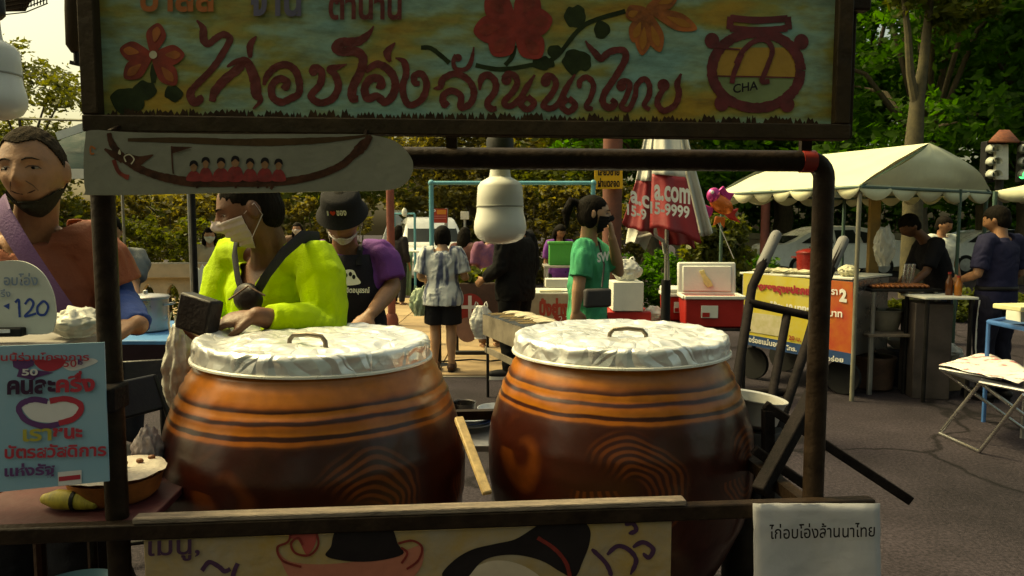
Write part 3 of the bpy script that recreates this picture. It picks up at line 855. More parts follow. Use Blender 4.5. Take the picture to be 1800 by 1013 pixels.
# overhead cable at left
o = MB().tube([P(-60, 208, 6.5), P(0, 207, 6.5), P(80, 210, 6.5), P(160, 212, 6.5), P(400, 216, 6.5)], .012, 6).build('overhead_cable', mat('pale_cable', (.30, .29, .20), .6), loc=P(-60, 208, 6.5)); tag(o, 'thin pale cable stretched above the bearded man head', 'cable')
# dark marquee at the far left
mq = empty('market_tent', V((P(110, 300, 9).x, 9.6, 0)), 'dark blue green market tent behind the bearded man head', 'tent')
TM = mat('tent_dark', (.012, .035, .035), .7, var=.2); TW_ = mat('tent_white', (.55, .57, .52), .6, var=.1)
a, b_, ap = P(30, 300, 9.0), P(330, 300, 9.0), P(170, 205, 10.2)
bk = V((0, 2.4, 0))
MB().add([a, b_, b_ + bk, a + bk, ap], [(0, 1, 4), (1, 2, 4), (2, 3, 4), (3, 0, 4)]).build('roof', TM, mq, solid=.012)
for i in range(4):
    q = [a, b_, b_ + bk, a + bk][i]; MB().tube([V((q.x, q.y, 0)), q], .022, 8).build('pole', GAL, mq)
MB().bar(a + V((0, -.01, -.04)), b_ + V((0, -.01, -.04)), .012, .12).build('valance', TW_, mq)
MB().bar(P(100, 240, 9.4), P(152, 222, 9.4), .02, .10).build('white_ridge', TW_, mq)
# roof of a low house far behind
hs = empty('low_house', V((P(815, 340, 30).x, 32, 0)), 'dim low house with pitched roof far behind the pipe frame', 'house')
hx = hs.location.x
MB().box((hx, 32, 1.3), (5.2, 4, 2.6)).build('wall', mat('house_wall', (.20, .16, .10), .8), hs)
MB().add([(hx - 3.2, 29.6, 2.5), (hx + 3.2, 29.6, 2.5), (hx + 3.2, 34.4, 2.5), (hx - 3.2, 34.4, 2.5), (hx - 2.2, 32, 4.0), (hx + 2.2, 32, 4.0)], [(0, 1, 5, 4), (1, 2, 5), (2, 3, 4, 5), (3, 0, 4)]).build('roof', mat('house_roof', (.13, .10, .07), .8, var=.3), hs, solid=.08)
for dx in (-1.5, 0, 1.5):
    w = MB().box((hx + dx, 29.98, 1.5), (.8, .06, .9)).build('window', mat('dark_glass', (.03, .035, .035), .15), hs)
    MB().box((hx + dx, 29.94, 1.02), (.95, .1, .06)).build('sill', CON, w)
# ------------------------------------------------------------------ cars
CARW = mat('white_car_paint', (.80, .80, .75), .28, var=.03, bump=0, coat=.6); GLS = mat('car_glass', (.025, .03, .03), .08, var=.1, bump=0); TYR = mat('tyre_rubber', (.02, .02, .02), .8)
def car(name, label, x, y, yaw, prof, width, wins, wheels, roof_i, cat='car', lights=True):
    """prof: side outline (x along length, z); wins: list of side-window outlines"""
    o = empty(name, (x, y, 0), label, cat)
    M = Matrix.Rotation(R(yaw), 3, 'Z'); c = V((x, y, 0))
    def T(a, b_, z): return c + M @ V((a, b_, z))
    pr = catmull(prof, 4, True); hw = width / 2
    rr = []
    for f, ins in ((-1, .10), (-.96, .03), (-.85, 0), (.85, 0), (.96, .03), (1, .10)):
        ring = []
        zc = .75; cx_ = sum(p[0] for p in pr) / len(pr)
        for p in pr:
            tum = max(0, p[1] - .85) * .32
            ring.append(T(p[0] + (cx_ - p[0]) * ins * .25, f * (hw - tum), p[1] + (zc - p[1]) * ins * .35))
        rr.append(ring)
    MB().rings(rr).build('body', CARW, o, ang=35)
    for wo in wins:
        for sg in (-1, 1):
            pts = [T(p[0], sg * (hw - max(0, p[1] - .85) * .32 + .006), p[1]) for p in wo]
            n = M @ V((0, sg, 0)); MB().slab(pts if sg < 0 else pts[::-1], n, .01).build('side_window', GLS, o)
    for wx in wheels:
        for sg in (-1, 1):
            Mw = M @ Matrix.Rotation(math.pi / 2, 3, 'X')
            w = MB().lathe(T(wx, sg * (hw - .09), .32), [(.24, -.11), (.31, -.10), (.32, -.05), (.32, .05), (.31, .10), (.24, .11)], 28, Mw).build('wheel', TYR, o)
            MB().lathe(T(wx, sg * (hw - .06), .32), [(.05, -.09), (.20, -.085), (.215, -.05), (.215, .05), (.20, .085), (.05, .09)], 20, Mw).build('rim', mat('alloy', (.45, .45, .43), .35, .7), w)
    return o, T
sed = [(-2.1, .35), (-2.15, .62), (-2.05, .88), (-1.55, .98), (-.85, 1.30), (-.3, 1.42), (.5, 1.43), (1.2, 1.30), (1.75, 1.05), (2.1, .98), (2.15, .6), (2.1, .32), (1, .24), (-1, .24)]
win = [[(a_, b__ * 1.05) for a_, b__ in w_] for w_ in [[(-1.22, .98), (-.72, 1.26), (-.25, 1.345), (-.22, .97)], [(-.12, .97), (-.15, 1.35), (.45, 1.36), (.62, .98)], [(.72, .98), (.58, 1.34), (1.08, 1.24), (1.35, 1.02)]]]
cx = P(1335, 430, 14).x
o, T = car('parked_car', 'white hatchback parked behind the stall with the red pot', 9.9, 23.0, 4, [(x, z * 1.08) for x, z in sed], 1.75, win, (-1.3, 1.35), 0)
for sg in (-1, 1):
    MB().ell(T(-2.05, sg * .68, .74), (.10, .14, .10)).build('tail_light', mat('tail_red', (.35, .02, .015), .25, bump=0), o)
MB().slab([T(-1.75, -.62, 1.0), T(-1.75, .62, 1.0), T(-1.0, .52, 1.32), T(-1.0, -.52, 1.32)][::-1], V((-.5, 0, .8)), .01).build('rear_window', GLS, o)
car('parked_car', 'white sedan far behind the navy shirted man', 15.6, 24.0, 2, sed, 1.75, win, (-1.3, 1.35), 0)
pk = [(-2.5, .45), (-2.5, 1.0), (-.35, 1.0), (-.30, 1.0), (-.1, 1.62), (.3, 1.72), (1.0, 1.70), (1.45, 1.15), (2.3, 1.02), (2.45, .7), (2.4, .4), (1, .35), (-1, .35)]
o, T = car('pickup_truck', 'white pickup truck with open bed far behind the striped shirt woman', P(735, 420, 17).x, 18.5, -75, [(-2.5, .45), (-2.5, 1.0), (-1.6, 1.02), (-.6, 1.02), (-.35, 1.55), (.1, 1.72), (.9, 1.70), (1.35, 1.15), (2.3, 1.02), (2.45, .7), (2.4, .4), (1, .35), (-1, .35)], 1.7, [[(-.28, 1.05), (-.12, 1.5), (.3, 1.6), (.35, 1.05)], [(.42, 1.05), (.4, 1.6), (.85, 1.58), (1.15, 1.10)]], (-1.5, 1.45), 0, 'pickup')
MB().slab([T(1.34, -.62, 1.16), T(1.34, .62, 1.16), T(.96, .55, 1.64), T(.96, -.55, 1.64)], V((.8, 0, .5)), .01).build('windscreen', GLS, o)
for sg in (-1, 1): MB().ell(T(2.40, sg * .6, .78), (.06, .16, .09)).build('headlight', mat('lamp_glass', (.6, .6, .55), .15, bump=0), o)
van = [(-2.2, .4), (-2.25, 1.0), (-2.2, 1.85), (-1.9, 2.0), (1.2, 1.98), (1.7, 1.6), (2.2, 1.15), (2.3, .8), (2.25, .4), (1, .33), (-1, .33)]
o, T = car('delivery_van', 'pale van far behind, half hidden by the purple shirted vendor', P(712, 400, 22).x, 22.5, -80, van, 1.75, [[(.3, 1.15), (.3, 1.75), (1.15, 1.72), (1.75, 1.15)]], (-1.4, 1.45), 0, 'van')
MB().slab([T(1.75, -.7, 1.2), T(1.75, .7, 1.2), T(1.33, .6, 1.86), T(1.33, -.6, 1.86)], V((.8, 0, .5)), .01).build('windscreen', GLS, o)
# ------------------------------------------------------------------ traffic light with little tiled roof
tl = empty('traffic_light', V((P(1762, 300, 12).x, 12, 0)), 'traffic light with white panel and tiled cap beside the cream canopy', 'traffic light')
TX = tl.location.x
MB().tube([(TX, 12.06, 0), (TX, 12.06, P(1762, 250, 12).z)], .06, 10).build('pole', mat('dark_pole', (.03, .03, .028), .5), tl)
MB().slab([P(1750, 316, 11.9), P(1773, 316, 11.9), P(1773, 254, 11.9), P(1751, 254, 11.9)], (0, -1, 0), .06).build('white_panel', mat('white_sign', (.62, .62, .55), .5), tl, bevel=.006)
for side, x0 in ((-1, 1740), (1, 1796)):
    MB().box(P(x0 + side * 4, 285, 12.05), (.16, .16, .66)).build('housing', mat('black_plastic', (.015, .015, .015), .5), tl, bevel=.01)
    for i, y in enumerate((264, 286, 308)):
        c = P(x0, y, 11.95)
        lens = MB().ell(c + V((0, -.02, 0)), (.062, .03, .062)).build('lens', emit('green_lamp', (.05, .9, .35), 1.6) if (i == 2 and side == 1) else mat('pale_lens', (.18, .20, .17), .2, bump=0), tl)
        mb = MB(); ol = [(math.cos(a) * .085, math.sin(a) * .085) for a in np.linspace(-.3, math.pi + .3, 12)]
        mb.rings([[c + V((x, -.02, z)) for x, z in ol], [c + V((x + side * -.02, -.16, z * .95 - .01)) for x, z in ol]], caps=False); mb.build('visor', mat('visor_pale', (.42, .44, .38), .4), lens, solid=.008)
ra, rb, rc_, rd = P(1738, 250, 11.75), P(1792, 250, 11.75), P(1792, 250, 12.35), P(1738, 250, 12.35)
MB().add([ra, rb, rc_, rd, P(1757, 230, 12.05), P(1774, 230, 12.05)], [(0, 1, 5, 4), (1, 2, 5), (2, 3, 4, 5), (3, 0, 4)]).build('tiled_cap', mat('roof_tile', (.22, .07, .035), .7, var=.4, scale=20), tl, solid=.03)
# ------------------------------------------------------------------ the foreground cart
STEEL = mat('painted_steel_brown', (.022, .013, .008), .5, .1, spec=.15, var=.5, scale=14, bump=.25, bscale=70)
STEEL2 = mat('worn_black_steel', (.014, .011, .011), .7, .0, spec=.06, var=.5, scale=18, bump=.25, bscale=90)
WOOD = mat('weathered_wood', (.20, .155, .12), .8, var=.45, scale=5, bump=.5, bscale=26, stretch=(3, 18, 18))
CA = R(5)
E1 = V((math.cos(CA), math.sin(CA), 0)); E2 = V((-math.sin(CA), math.cos(CA), 0)); L0 = V((-.82, 1.45, 0))
def K(s, t, z): return L0 + E1 * s + E2 * t + V((0, 0, z))
CROT = Matrix.Rotation(CA, 3, 'Z')
WD = 1.51
cart = empty('food_cart', K(.75, .3, 0), 'dark steel street food cart frame holding two large clay jars', 'food cart')
zt = 1.643
mb = MB()
bend = []
for i in range(7):
    a = math.pi / 2 * i / 6
    bend.append((.036 - .036 * math.cos(a), .036 * math.sin(a)))
pts = [K(0, .03, .0), K(0, .03, .5), K(0, .03, .9)] + [K(0 + x, .03, zt - .036 + z) for x, z in bend] + [K(WD - x, .03, zt - .036 + z) for x, z in reversed(bend)] + [K(WD, .03, .9), K(WD, .03, .5), K(WD, .03, 0)]
mb.tube(pts, .0225, 14)
mb.build('bent_frame', STEEL, cart)
MB().tube([K(.02, .062, 1.662), K(WD - .02, .062, 1.662)], .008, 8).build('thin_rail', STEEL, cart)
for s in (.02, .70, WD - .045):
    MB().bar(K(s, .03, zt + .018), K(s, .03, 1.705), .022, .018).build('spacer', STEEL, cart)
MB().tube([K(WD - .055, .03, zt + .0), K(WD - .025, .03, zt + .0)], .0245, 14).build('red_tape', mat('red_tape', (.30, .02, .015), .5), cart)
for s in (.0, WD):
    MB().tube([K(s, .86, 0), K(s, .86, .90)], .018, 10).build('rear_leg', STEEL, cart)
    MB().bar(K(s, .05, .86), K(s, .86, .86), .03, .03).build('side_rail', STEEL, cart)
    MB().bar(K(s, .05, .36), K(s, .86, .36), .03, .03).build('lower_side_rail', STEEL, cart)
MB().bar(K(-.30, -.005, .883), K(WD + .12, -.005, .883), .03, .034).build('front_rail', STEEL, cart, bevel=.004)
MB().bar(K(-.0, .86, .883), K(WD, .86, .883), .03, .03).build('rear_rail', STEEL, cart)
MB().bar(K(.05, -.004, .9065), K(1.20, -.004, .9065), .034, .0125).build('wooden_ledge', WOOD, cart, bevel=.003)
for i in range(9):
    MB().bar(K(.02, .07 + i * .098, .39), K(WD - .02, .07 + i * .098, .39), .09, .022).build('bed_plank', WOOD, cart, bevel=.003)
for s in (.45, .5):
    pass
for s in (.30, WD - .3):
    w = MB().lathe(K(s, .45, .17), [(.155, -.025), (.17, -.02), (.175, 0), (.17, .02), (.155, .025)], 28, Matrix.Rotation(CA, 3, 'Z') @ Matrix.Rotation(math.pi / 2, 3, 'Y')).build('wheel', mat('tyre_rubber', (.02, .02, .02), .8), cart)
    MB().lathe(K(s, .45, .17), [(.03, -.04), (.14, -.018), (.14, .018), (.03, .04)], 20, Matrix.Rotation(CA, 3, 'Z') @ Matrix.Rotation(math.pi / 2, 3, 'Y')).build('rim', STEEL2, w)
    MB().bar(K(s, .45, .17), K(s, .45, .38), .05, .03).build('wheel_bracket', STEEL2, cart)
# left shelf of the cart
MB().box(K(-.13, .16, .888), (.40, .30, .018), CROT).build('side_shelf', mat('dark_red_board', (.07, .012, .016), .6, var=.4), cart, bevel=.003)
for s, t in ((-.30, .03), (-.30, .29)):
    MB().tube([K(s, t, 0), K(s, t, .88)], .014, 8).build('shelf_leg', STEEL, cart)
# painted front panel
PP = Plane(K(0, -.014, 0), -E2)
pm = mat('panel_paint', (.30, .25, .19), .7, scale=7, col2=(.36, .22, .06), bump=.4, bscale=22)
q = [PP.at(250, 903), PP.at(1182, 866)]
zb = .34
panel = empty('painted_panel', K(.55, -.012, zb), 'cream painted cart front panel with black hat cartoon and menu lettering', 'panel')
q0 = V((q[0].x, q[0].y, .865)); q1 = V((q[1].x, q[1].y, .865))
MB().slab([V((q0.x, q0.y, zb)), V((q1.x, q1.y, zb)), q1, q0], -E2, .012).build('board', pm, panel, bevel=.002)
BLACKP = mat('black_paint', (.012, .009, .010), .5, var=.3); PINKP = mat('pink_paint', (.40, .13, .085), .6); REDP = mat('dark_red_paint', (.17, .013, .010), .5, var=.35, scale=30)
PURP = mat('purple_paint', (.06, .025, .06), .6)
mb = MB(); blob(mb, PP, [(485, 960), (505, 985), (560, 992), (640, 985), (710, 968), (742, 960), (738, 1000), (690, 1040), (600, 1060), (520, 1030)], .002); mb.build('hat_brim', PINKP, panel)
mb = MB(); blob(mb, PP, [(573, 977), (582, 960), (588, 936), (608, 916), (640, 908), (667, 912), (690, 930), (699, 955), (708, 974), (660, 986), (610, 986)], .0035); mb.build('hat', BLACKP, panel)
for pts in ([(552, 925), (560, 955), (545, 975), (520, 972), (512, 955), (525, 945), (532, 958)], [(500, 930), (512, 918), (508, 950), (488, 962), (497, 985), (530, 996)], [(700, 955), (725, 950), (742, 962), (735, 985), (715, 1000)], [(705, 962), (716, 972), (706, 990)]):
    mb = MB(); stroke(mb, PP, pts, 4, .005); mb.build('outline', REDP, panel)
mb = MB(); blob(mb, PP, [(505, 925), (525, 905), (548, 918), (556, 950), (540, 975), (525, 950), (510, 945)], .0026); mb.build('curl', mat('red_pink_paint', (.33, .05, .04), .6), panel)
mb = MB(); blob(mb, PP, [(777, 1012), (798, 985), (830, 966), (870, 956), (905, 948), (935, 930), (955, 918), (985, 906), (1015, 908), (1036, 928), (1036, 955), (1025, 985), (1010, 1015), (985, 1005), (950, 985), (900, 975), (850, 985), (815, 1020)], .002); mb.build('black_hair', BLACKP, panel)
mb = MB(); blob(mb, PP, [(810, 1020), (850, 990), (890, 986), (930, 1000), (950, 1025), (880, 1060)], .0016); mb.build('painted_face', mat('pale_paint', (.45, .36, .27), .6), panel)
mb = MB(); stroke(mb, PP, [(945, 945), (975, 965), (995, 990), (1003, 1020)], 7, .004); mb.build('hair_band', REDP, panel)
mb = MB()
for pts in ([(1067, 975), (1085, 960), (1105, 966), (1118, 985), (1108, 1010)], [(1112, 962), (1130, 953), (1148, 965), (1140, 980), (1130, 972)], [(1098, 922), (1112, 920), (1118, 932), (1105, 938)], [(1040, 965), (1065, 990), (1075, 1013)]):
    stroke(mb, PP, pts, 8, .003, taper=(.5, .3))
mb.build('scroll', PURP, panel)
textpx('เมนู,', PP, 262, 950, 352, 988, PURP, panel, bold=.015, skew=-4)
mb = MB(); stroke(mb, PP, [(355, 1003), (368, 988), (385, 996), (395, 1004), (405, 1000)], 8, .003); stroke(mb, PP, [(418, 990), (412, 1004), (408, 1020)], 8, .003); mb.build('lettering', PURP, panel)
# ------------------------------------------------------------------ painted sign board on top
sign = empty('sign_board', K(.76, -.02, 1.7), 'large hand painted turquoise sign with dark red lettering and flowers above the jars', 'sign')
SPt = -.022
SP = Plane(K(0, SPt, 0), -E2)
bm_ = mat('sign_paint', (.10, .20, .17), .6, bump=.25, bscale=30)
nt, b = nodes(bm_)
tc = nt.nodes.new('ShaderNodeTexCoord'); mp = nt.nodes.new('ShaderNodeMapping'); mp.inputs['Scale'].default_value = (4.2, 4, 11)
nz = nt.nodes.new('ShaderNodeTexNoise'); nz.inputs['Scale'].default_value = 1.0; nz.inputs['Detail'].default_value = 4; nz.inputs['Roughness'].default_value = .55
rp = nt.nodes.new('ShaderNodeValToRGB'); rp.color_ramp.elements[0].position = .36; rp.color_ramp.elements[0].color = (.19, .36, .31, 1)
rp.color_ramp.elements[1].position = .66; rp.color_ramp.elements[1].color = (.38, .23, .025, 1)
e = rp.color_ramp.elements.new(.47); e.color = (.25, .37, .25, 1); e = rp.color_ramp.elements.new(.55); e.color = (.26, .26, .065, 1)
nt.links.new(tc.outputs['Object'], mp.inputs[0]); nt.links.new(mp.outputs[0], nz.inputs[0]); nt.links.new(nz.outputs[0], rp.inputs[0])
gn_ = nt.nodes.new('ShaderNodeTexNoise'); gn_.inputs['Scale'].default_value = 30; gn_.inputs['Detail'].default_value = 8; gn_.inputs['Roughness'].default_value = .7; mpg = nt.nodes.new('ShaderNodeMapping'); mpg.inputs['Scale'].default_value = (.35, 1, 1.4)
gr_ = nt.nodes.new('ShaderNodeValToRGB'); gr_.color_ramp.elements[0].position = .32; gr_.color_ramp.elements[0].color = (.45, .42, .36, 1); gr_.color_ramp.elements[1].position = .58
gm_ = nt.nodes.new('ShaderNodeMix'); gm_.data_type = 'RGBA'; gm_.blend_type = 'MULTIPLY'; gm_.inputs[0].default_value = .8
nt.links.new(tc.outputs['Object'], mpg.inputs[0]); nt.links.new(mpg.outputs[0], gn_.inputs[0]); nt.links.new(gn_.outputs[0], gr_.inputs[0])
nt.links.new(rp.outputs[0], gm_.inputs[6]); nt.links.new(gr_.outputs[0], gm_.inputs[7]); nt.links.new(gm_.outputs[2], b.inputs['Base Color'])
sx0, sx1, sz0, sz1 = .030, WD - .014, 1.706, 2.13
MB().slab([K(sx0, SPt, sz0), K(sx1, SPt, sz0), K(sx1, SPt, sz1), K(sx0, SPt, sz1)], -E2, .018).build('board', bm_, sign)
FR = mat('sign_frame_wood', (.035, .022, .010), .6, var=.4, scale=8, bump=.3)
MB().bar(K(sx0 - .03, SPt - .004, sz0 - .008), K(sx1 + .03, SPt - .004, sz0 - .008), .034, .032).build('frame_rail', FR, sign, bevel=.003)
MB().bar(K(sx0 - .03, SPt - .004, sz1 + .018), K(sx1 + .03, SPt - .004, sz1 + .018), .034, .036).build('frame_rail', FR, sign, bevel=.003)
for s in (sx0 - .013, sx1 + .013):
    MB().bar(K(s, SPt - .004, sz0 + .008), K(s, SPt - .004, sz1), .032, .034).build('frame_stile', FR, sign, bevel=.003)
MB().bar(K(sx1 + .046, .012, 1.69), K(sx1 + .046, .012, 2.2), .026, .026).build('upright', STEEL, sign, bevel=.003)
MB().box(K(sx1 + .052, -.012, 1.98), (.045, .03, .06), CROT).build('bracket', STEEL, sign, bevel=.004)
LET = mat('sign_letter_paint', (.075, .006, .004), .5, scale=45, col2=(.15, .012, .008), bump=.3)
mb = MB(); O = .002
def st(pts, w, tp=(.7, .7)): 
    global O
    stroke(mb, SP, pts, w, O, taper=tp); O += .00012
st([(346, 36, .4), (357, 50, 1.1), (358, 69, 1.2), (366, 78), (378, 69), (392, 61), (404, 67), (399, 82), (375, 119), (345, 150), (335, 165, 1.2), (340, 179, 1.3), (352, 176, 1.2), (350, 168)], 12)
st([(373, 179), (378, 161), (397, 139), (419, 121), (428, 108), (438, 115), (448, 141, 1.2), (451, 165, 1.1), (458, 177, .6), (445, 192, .3)], 16)
st([(399, 118, .4), (412, 110), (428, 104)], 9)
st([(451, 64, .3), (440, 80, 1.1), (440, 102, .7)], 11)
st([(464, 150, .6), (469, 135), (484, 119), (503, 114), (519, 124), (526, 145), (525, 165), (510, 174), (495, 180), (480, 172), (478, 152), (490, 139), (504, 143), (503, 154), (496, 150)], 13)
disc(mb, SP, 551, 126, 8, off=.0024)
st([(546, 128), (552, 119), (562, 122), (566, 132), (562, 150), (547, 169), (562, 181), (584, 174), (595, 152), (588, 130), (580, 122), (595, 118, .8), (610, 113, .2)], 13)
st([(657, 46, .2), (647, 61, .7), (629, 73), (599, 75), (590, 84), (601, 91), (625, 91), (638, 102), (634, 126), (621, 152), (619, 172), (630, 174)], 16)
st([(642, 126), (662, 113), (682, 122), (694, 141), (692, 165), (677, 180), (662, 169), (647, 174), (641, 156), (652, 139), (668, 140), (671, 152), (662, 150)], 14)
st([(695, 75, .2), (681, 93, 1.2), (686, 109, .5)], 12)
st([(695, 102, .3), (710, 109), (714, 130), (708, 152), (712, 176), (723, 185), (742, 174), (750, 150), (742, 131), (729, 133), (729, 146), (738, 147)], 12)
st([(762, 156, .3), (774, 153), (779, 139), (801, 130), (823, 141), (833, 161), (827, 182), (810, 189), (810, 169), (794, 160), (779, 169), (781, 185), (789, 180)], 12)
disc(mb, SP, 805, 102, 7, off=.0028)
st([(801, 96), (797, 109), (801, 121), (818, 122), (828, 109), (833, 83, .4)], 8)
st([(843, 159, .4), (846, 139), (857, 132), (870, 143), (870, 161), (857, 180), (862, 191), (873, 191)], 12)
disc(mb, SP, 890, 141, 9, off=.0029)
st([(884, 138), (893, 130), (905, 134), (909, 145), (903, 160), (886, 180), (896, 187), (914, 174), (927, 152), (940, 132, .5)], 11)
st([(927, 170), (939, 182), (927, 193), (915, 182), (926, 170)], 11, (1, 1))
disc(mb, SP, 959, 144, 9, off=.0030)
st([(953, 141), (963, 133), (974, 139), (977, 150), (970, 165), (955, 185), (968, 191), (983, 180), (997, 152), (1011, 131, .5)], 11)
st([(999, 173), (1011, 185), (999, 197), (987, 185), (998, 173)], 11, (1, 1))
st([(1019, 156), (1019, 143), (1032, 136), (1043, 150), (1038, 172), (1030, 188), (1042, 192)], 10)
st([(1029, 72, .3), (1034, 80, .6), (1047, 95), (1056, 103), (1073, 91), (1095, 89), (1099, 104), (1082, 135), (1062, 165), (1060, 182), (1071, 190), (1081, 182), (1074, 175)], 12)
disc(mb, SP, 1092, 152, 9, off=.0031)
st([(1086, 148), (1097, 142), (1107, 150), (1099, 174), (1092, 187), (1105, 192), (1116, 169), (1119, 150), (1132, 139), (1141, 150), (1140, 169), (1132, 185), (1142, 193)], 10)
disc(mb, SP, 1166, 150, 11, off=.0032)
st([(1166, 158), (1159, 168), (1155, 182), (1166, 195), (1186, 185), (1193, 165), (1190, 148), (1197, 130, .5)], 11)
mb.build('lettering', LET, sign)
textpx('บาลล', SP, 248, -22, 376, 22, mat('orange_paint', (.42, .11, .02), .6), sign, bold=.03)
textpx('จาน', SP, 440, -20, 530, 30, mat('dull_violet_paint', (.10, .09, .14), .6), sign, bold=.03)
textpx('ตำนาน', SP, 578, -18, 706, 36, LET, sign, bold=.03)
def petal(mb, c, tip, w, off):
    c = np.array(c, float); t = np.array(tip, float); d = t - c; n_ = np.array((-d[1], d[0])) / np.hypot(*d)
    blob(mb, SP, [tuple(c), tuple(c + d * .35 + n_ * w * .75), tuple(c + d * .7 + n_ * w), tuple(t), tuple(c + d * .7 - n_ * w), tuple(c + d * .35 - n_ * w * .75)], off)
def flower(c, tips, w, m1, m2, name='flower'):
    for i, t in enumerate(tips):
        mb = MB(); petal(mb, c, t, w, .0042 + i * .0002); o = mb.build('flower_petal', m1, sign)
        a = (c[0] * .6 + t[0] * .4, c[1] * .6 + t[1] * .4); b_ = (c[0] * .12 + t[0] * .88, c[1] * .12 + t[1] * .88)
        mb = MB(); petal(mb, a, b_, w * .42, .0056 + i * .0001); mb.build('petal_highlight', m2, o)
FRED = mat('flower_red', (.22, .020, .008), .5, var=.5, scale=18); FOR = mat('flower_orange', (.32, .085, .015), .5, var=.5, scale=22)
flower((268, 97), [(279, 41), (325, 97), (310, 150), (219, 138), (211, 87)], 17, FRED, FOR)
flower((905, 46), [(832, 56), (866, 98), (951, 102), (971, 34), (856, -8), (942, -12)], 24, mat('flower_crimson', (.25, .018, .010), .5, var=.4, scale=18), FRED)
flower((1135, 15), [(1112, 75), (1128, 98), (1160, 92), (1225, 52), (1100, 30), (1190, -5)], 15, FOR, mat('flower_amber', (.36, .13, .012), .5))
mb = MB(); disc(mb, SP, 270, 97, 7, off=.007); mb.build('flower_centre', mat('cream_paint', (.55, .48, .32), .6), sign)
VG = mat('vine_green', (.022, .032, .010), .6, var=.4, scale=30)
mb = MB()
for k_, pts in enumerate(([(740, 84), (757, 85), (775, 98), (790, 111)], [(836, 115), (879, 122), (931, 115), (975, 102), (1014, 56), (1042, 37), (1099, 20)], [(905, 80), (900, 100), (888, 115)])):
    stroke(mb, SP, pts, 8, .0014 + .0001 * k_)
for k_, (x, y, r1, r2) in enumerate(((1012, 30, 20, 19), (1058, 52, 16, 15), (975, 90, 14, 12), (1014, 108, 26, 21), (955, 112, 20, 12), (305, 165, 16, 14), (255, 160, 22, 16), (270, 130, 6, 20), (225, 178, 30, 22))):
    blob(mb, SP, [(x + r1 * math.cos(a) * (1 + .28 * noise.noise(V((math.cos(a) * 1.7 + k_ * 3, math.sin(a) * 1.7, 0)))), y + r2 * math.sin(a) * (1 + .35 * noise.noise(V((math.cos(a) * 1.9, math.sin(a) * 1.9 + k_ * 5, 2))))) for a in [2 * math.pi * q_ / 14 for q_ in range(14)]], .0016 + .0001 * k_)
mb.build('vine', VG, sign)
mb = MB(); pts = []; x = 187
rg = random.Random(3)
while x < 1442:
    pts.append((x, 207 - rg.random() * 14 + (x - 187) * .012)); x += 4 + rg.random() * 7
mb2 = [(1442, 240), (187, 228)]
for i in range(len(pts) - 1):
    (xa, ya), (xb, yb) = pts[i], pts[i + 1]
    mb.add([SP.at(xa, 222 + (xa - 187) * .012, .0012), SP.at(xb, 222 + (xb - 187) * .012, .0012), SP.at(xb, yb, .0012), SP.at((xa + xb) / 2, min(ya, yb) - 3 - rg.random() * 4, .0012), SP.at(xa, ya, .0012)], [(0, 1, 2, 3, 4)])
mb.build('painted_grass', mat('grass_brown_paint', (.040, .020, .008), .7, var=.6, scale=40), sign)
# clay pot emblem
em = MB()
ring = [(1329 + 78 * math.cos(a), 124 + 66 * math.sin(a)) for a in [2 * math.pi * i / 40 for i in range(40)]]
blob(em, SP, ring, .0014, smooth=False)
emb = em.build('pot_emblem', mat('emblem_green_paint', (.19, .24, .10), .6, scale=12), sign)
mb = MB(); mb.add([SP.at(x, y, .0007) for x, y in [(1254, 104), (1258, 84), (1400, 84), (1405, 104), (1403, 137), (1256, 134)]], [(0, 1, 2, 3, 4, 5)])
mb.build('yellow_band', mat('emblem_yellow_paint', (.36, .20, .03), .6), emb)
mb = MB()
stroke(mb, SP, [(1329 + 78 * math.cos(a), 124 + 66 * math.sin(a)) for a in [2 * math.pi * i / 24 for i in range(25)]], 18, .003, taper=(1, 1))
stroke(mb, SP, [(1283, 32), (1330, 36), (1384, 33)], 12, .0036, taper=(1, 1)); stroke(mb, SP, [(1283, 50), (1330, 54), (1384, 50)], 12, .0038, taper=(1, 1))
stroke(mb, SP, [(1284, 30), (1282, 52)], 12, .004); stroke(mb, SP, [(1384, 30), (1386, 52)], 12, .0042)
for i, (x, y) in enumerate(((1251, 72), (1408, 74), (1268, 182), (1383, 184))): disc(mb, SP, x, y, 13, 14, .0044 + i * .0002)
stroke(mb, SP, [(1291, 112, .5), (1304, 92), (1324, 74), (1345, 71), (1357, 89), (1348, 118), (1339, 143), (1352, 143)], 9, .0052)
stroke(mb, SP, [(1304, 95), (1290, 128), (1286, 147)], 9, .0055)
stroke(mb, SP, [(1258, 84), (1300, 88)], 3, .0057); stroke(mb, SP, [(1255, 134), (1400, 137)], 2.5, .0058)
mb.build('pot_outline', mat('emblem_maroon_paint', (.11, .010, .012), .5, var=.35, scale=30), emb)
textpx('CHA', SP, 1286, 150, 1330, 166, BLACKP, emb, bold=.02, off=.007, skew=-7)
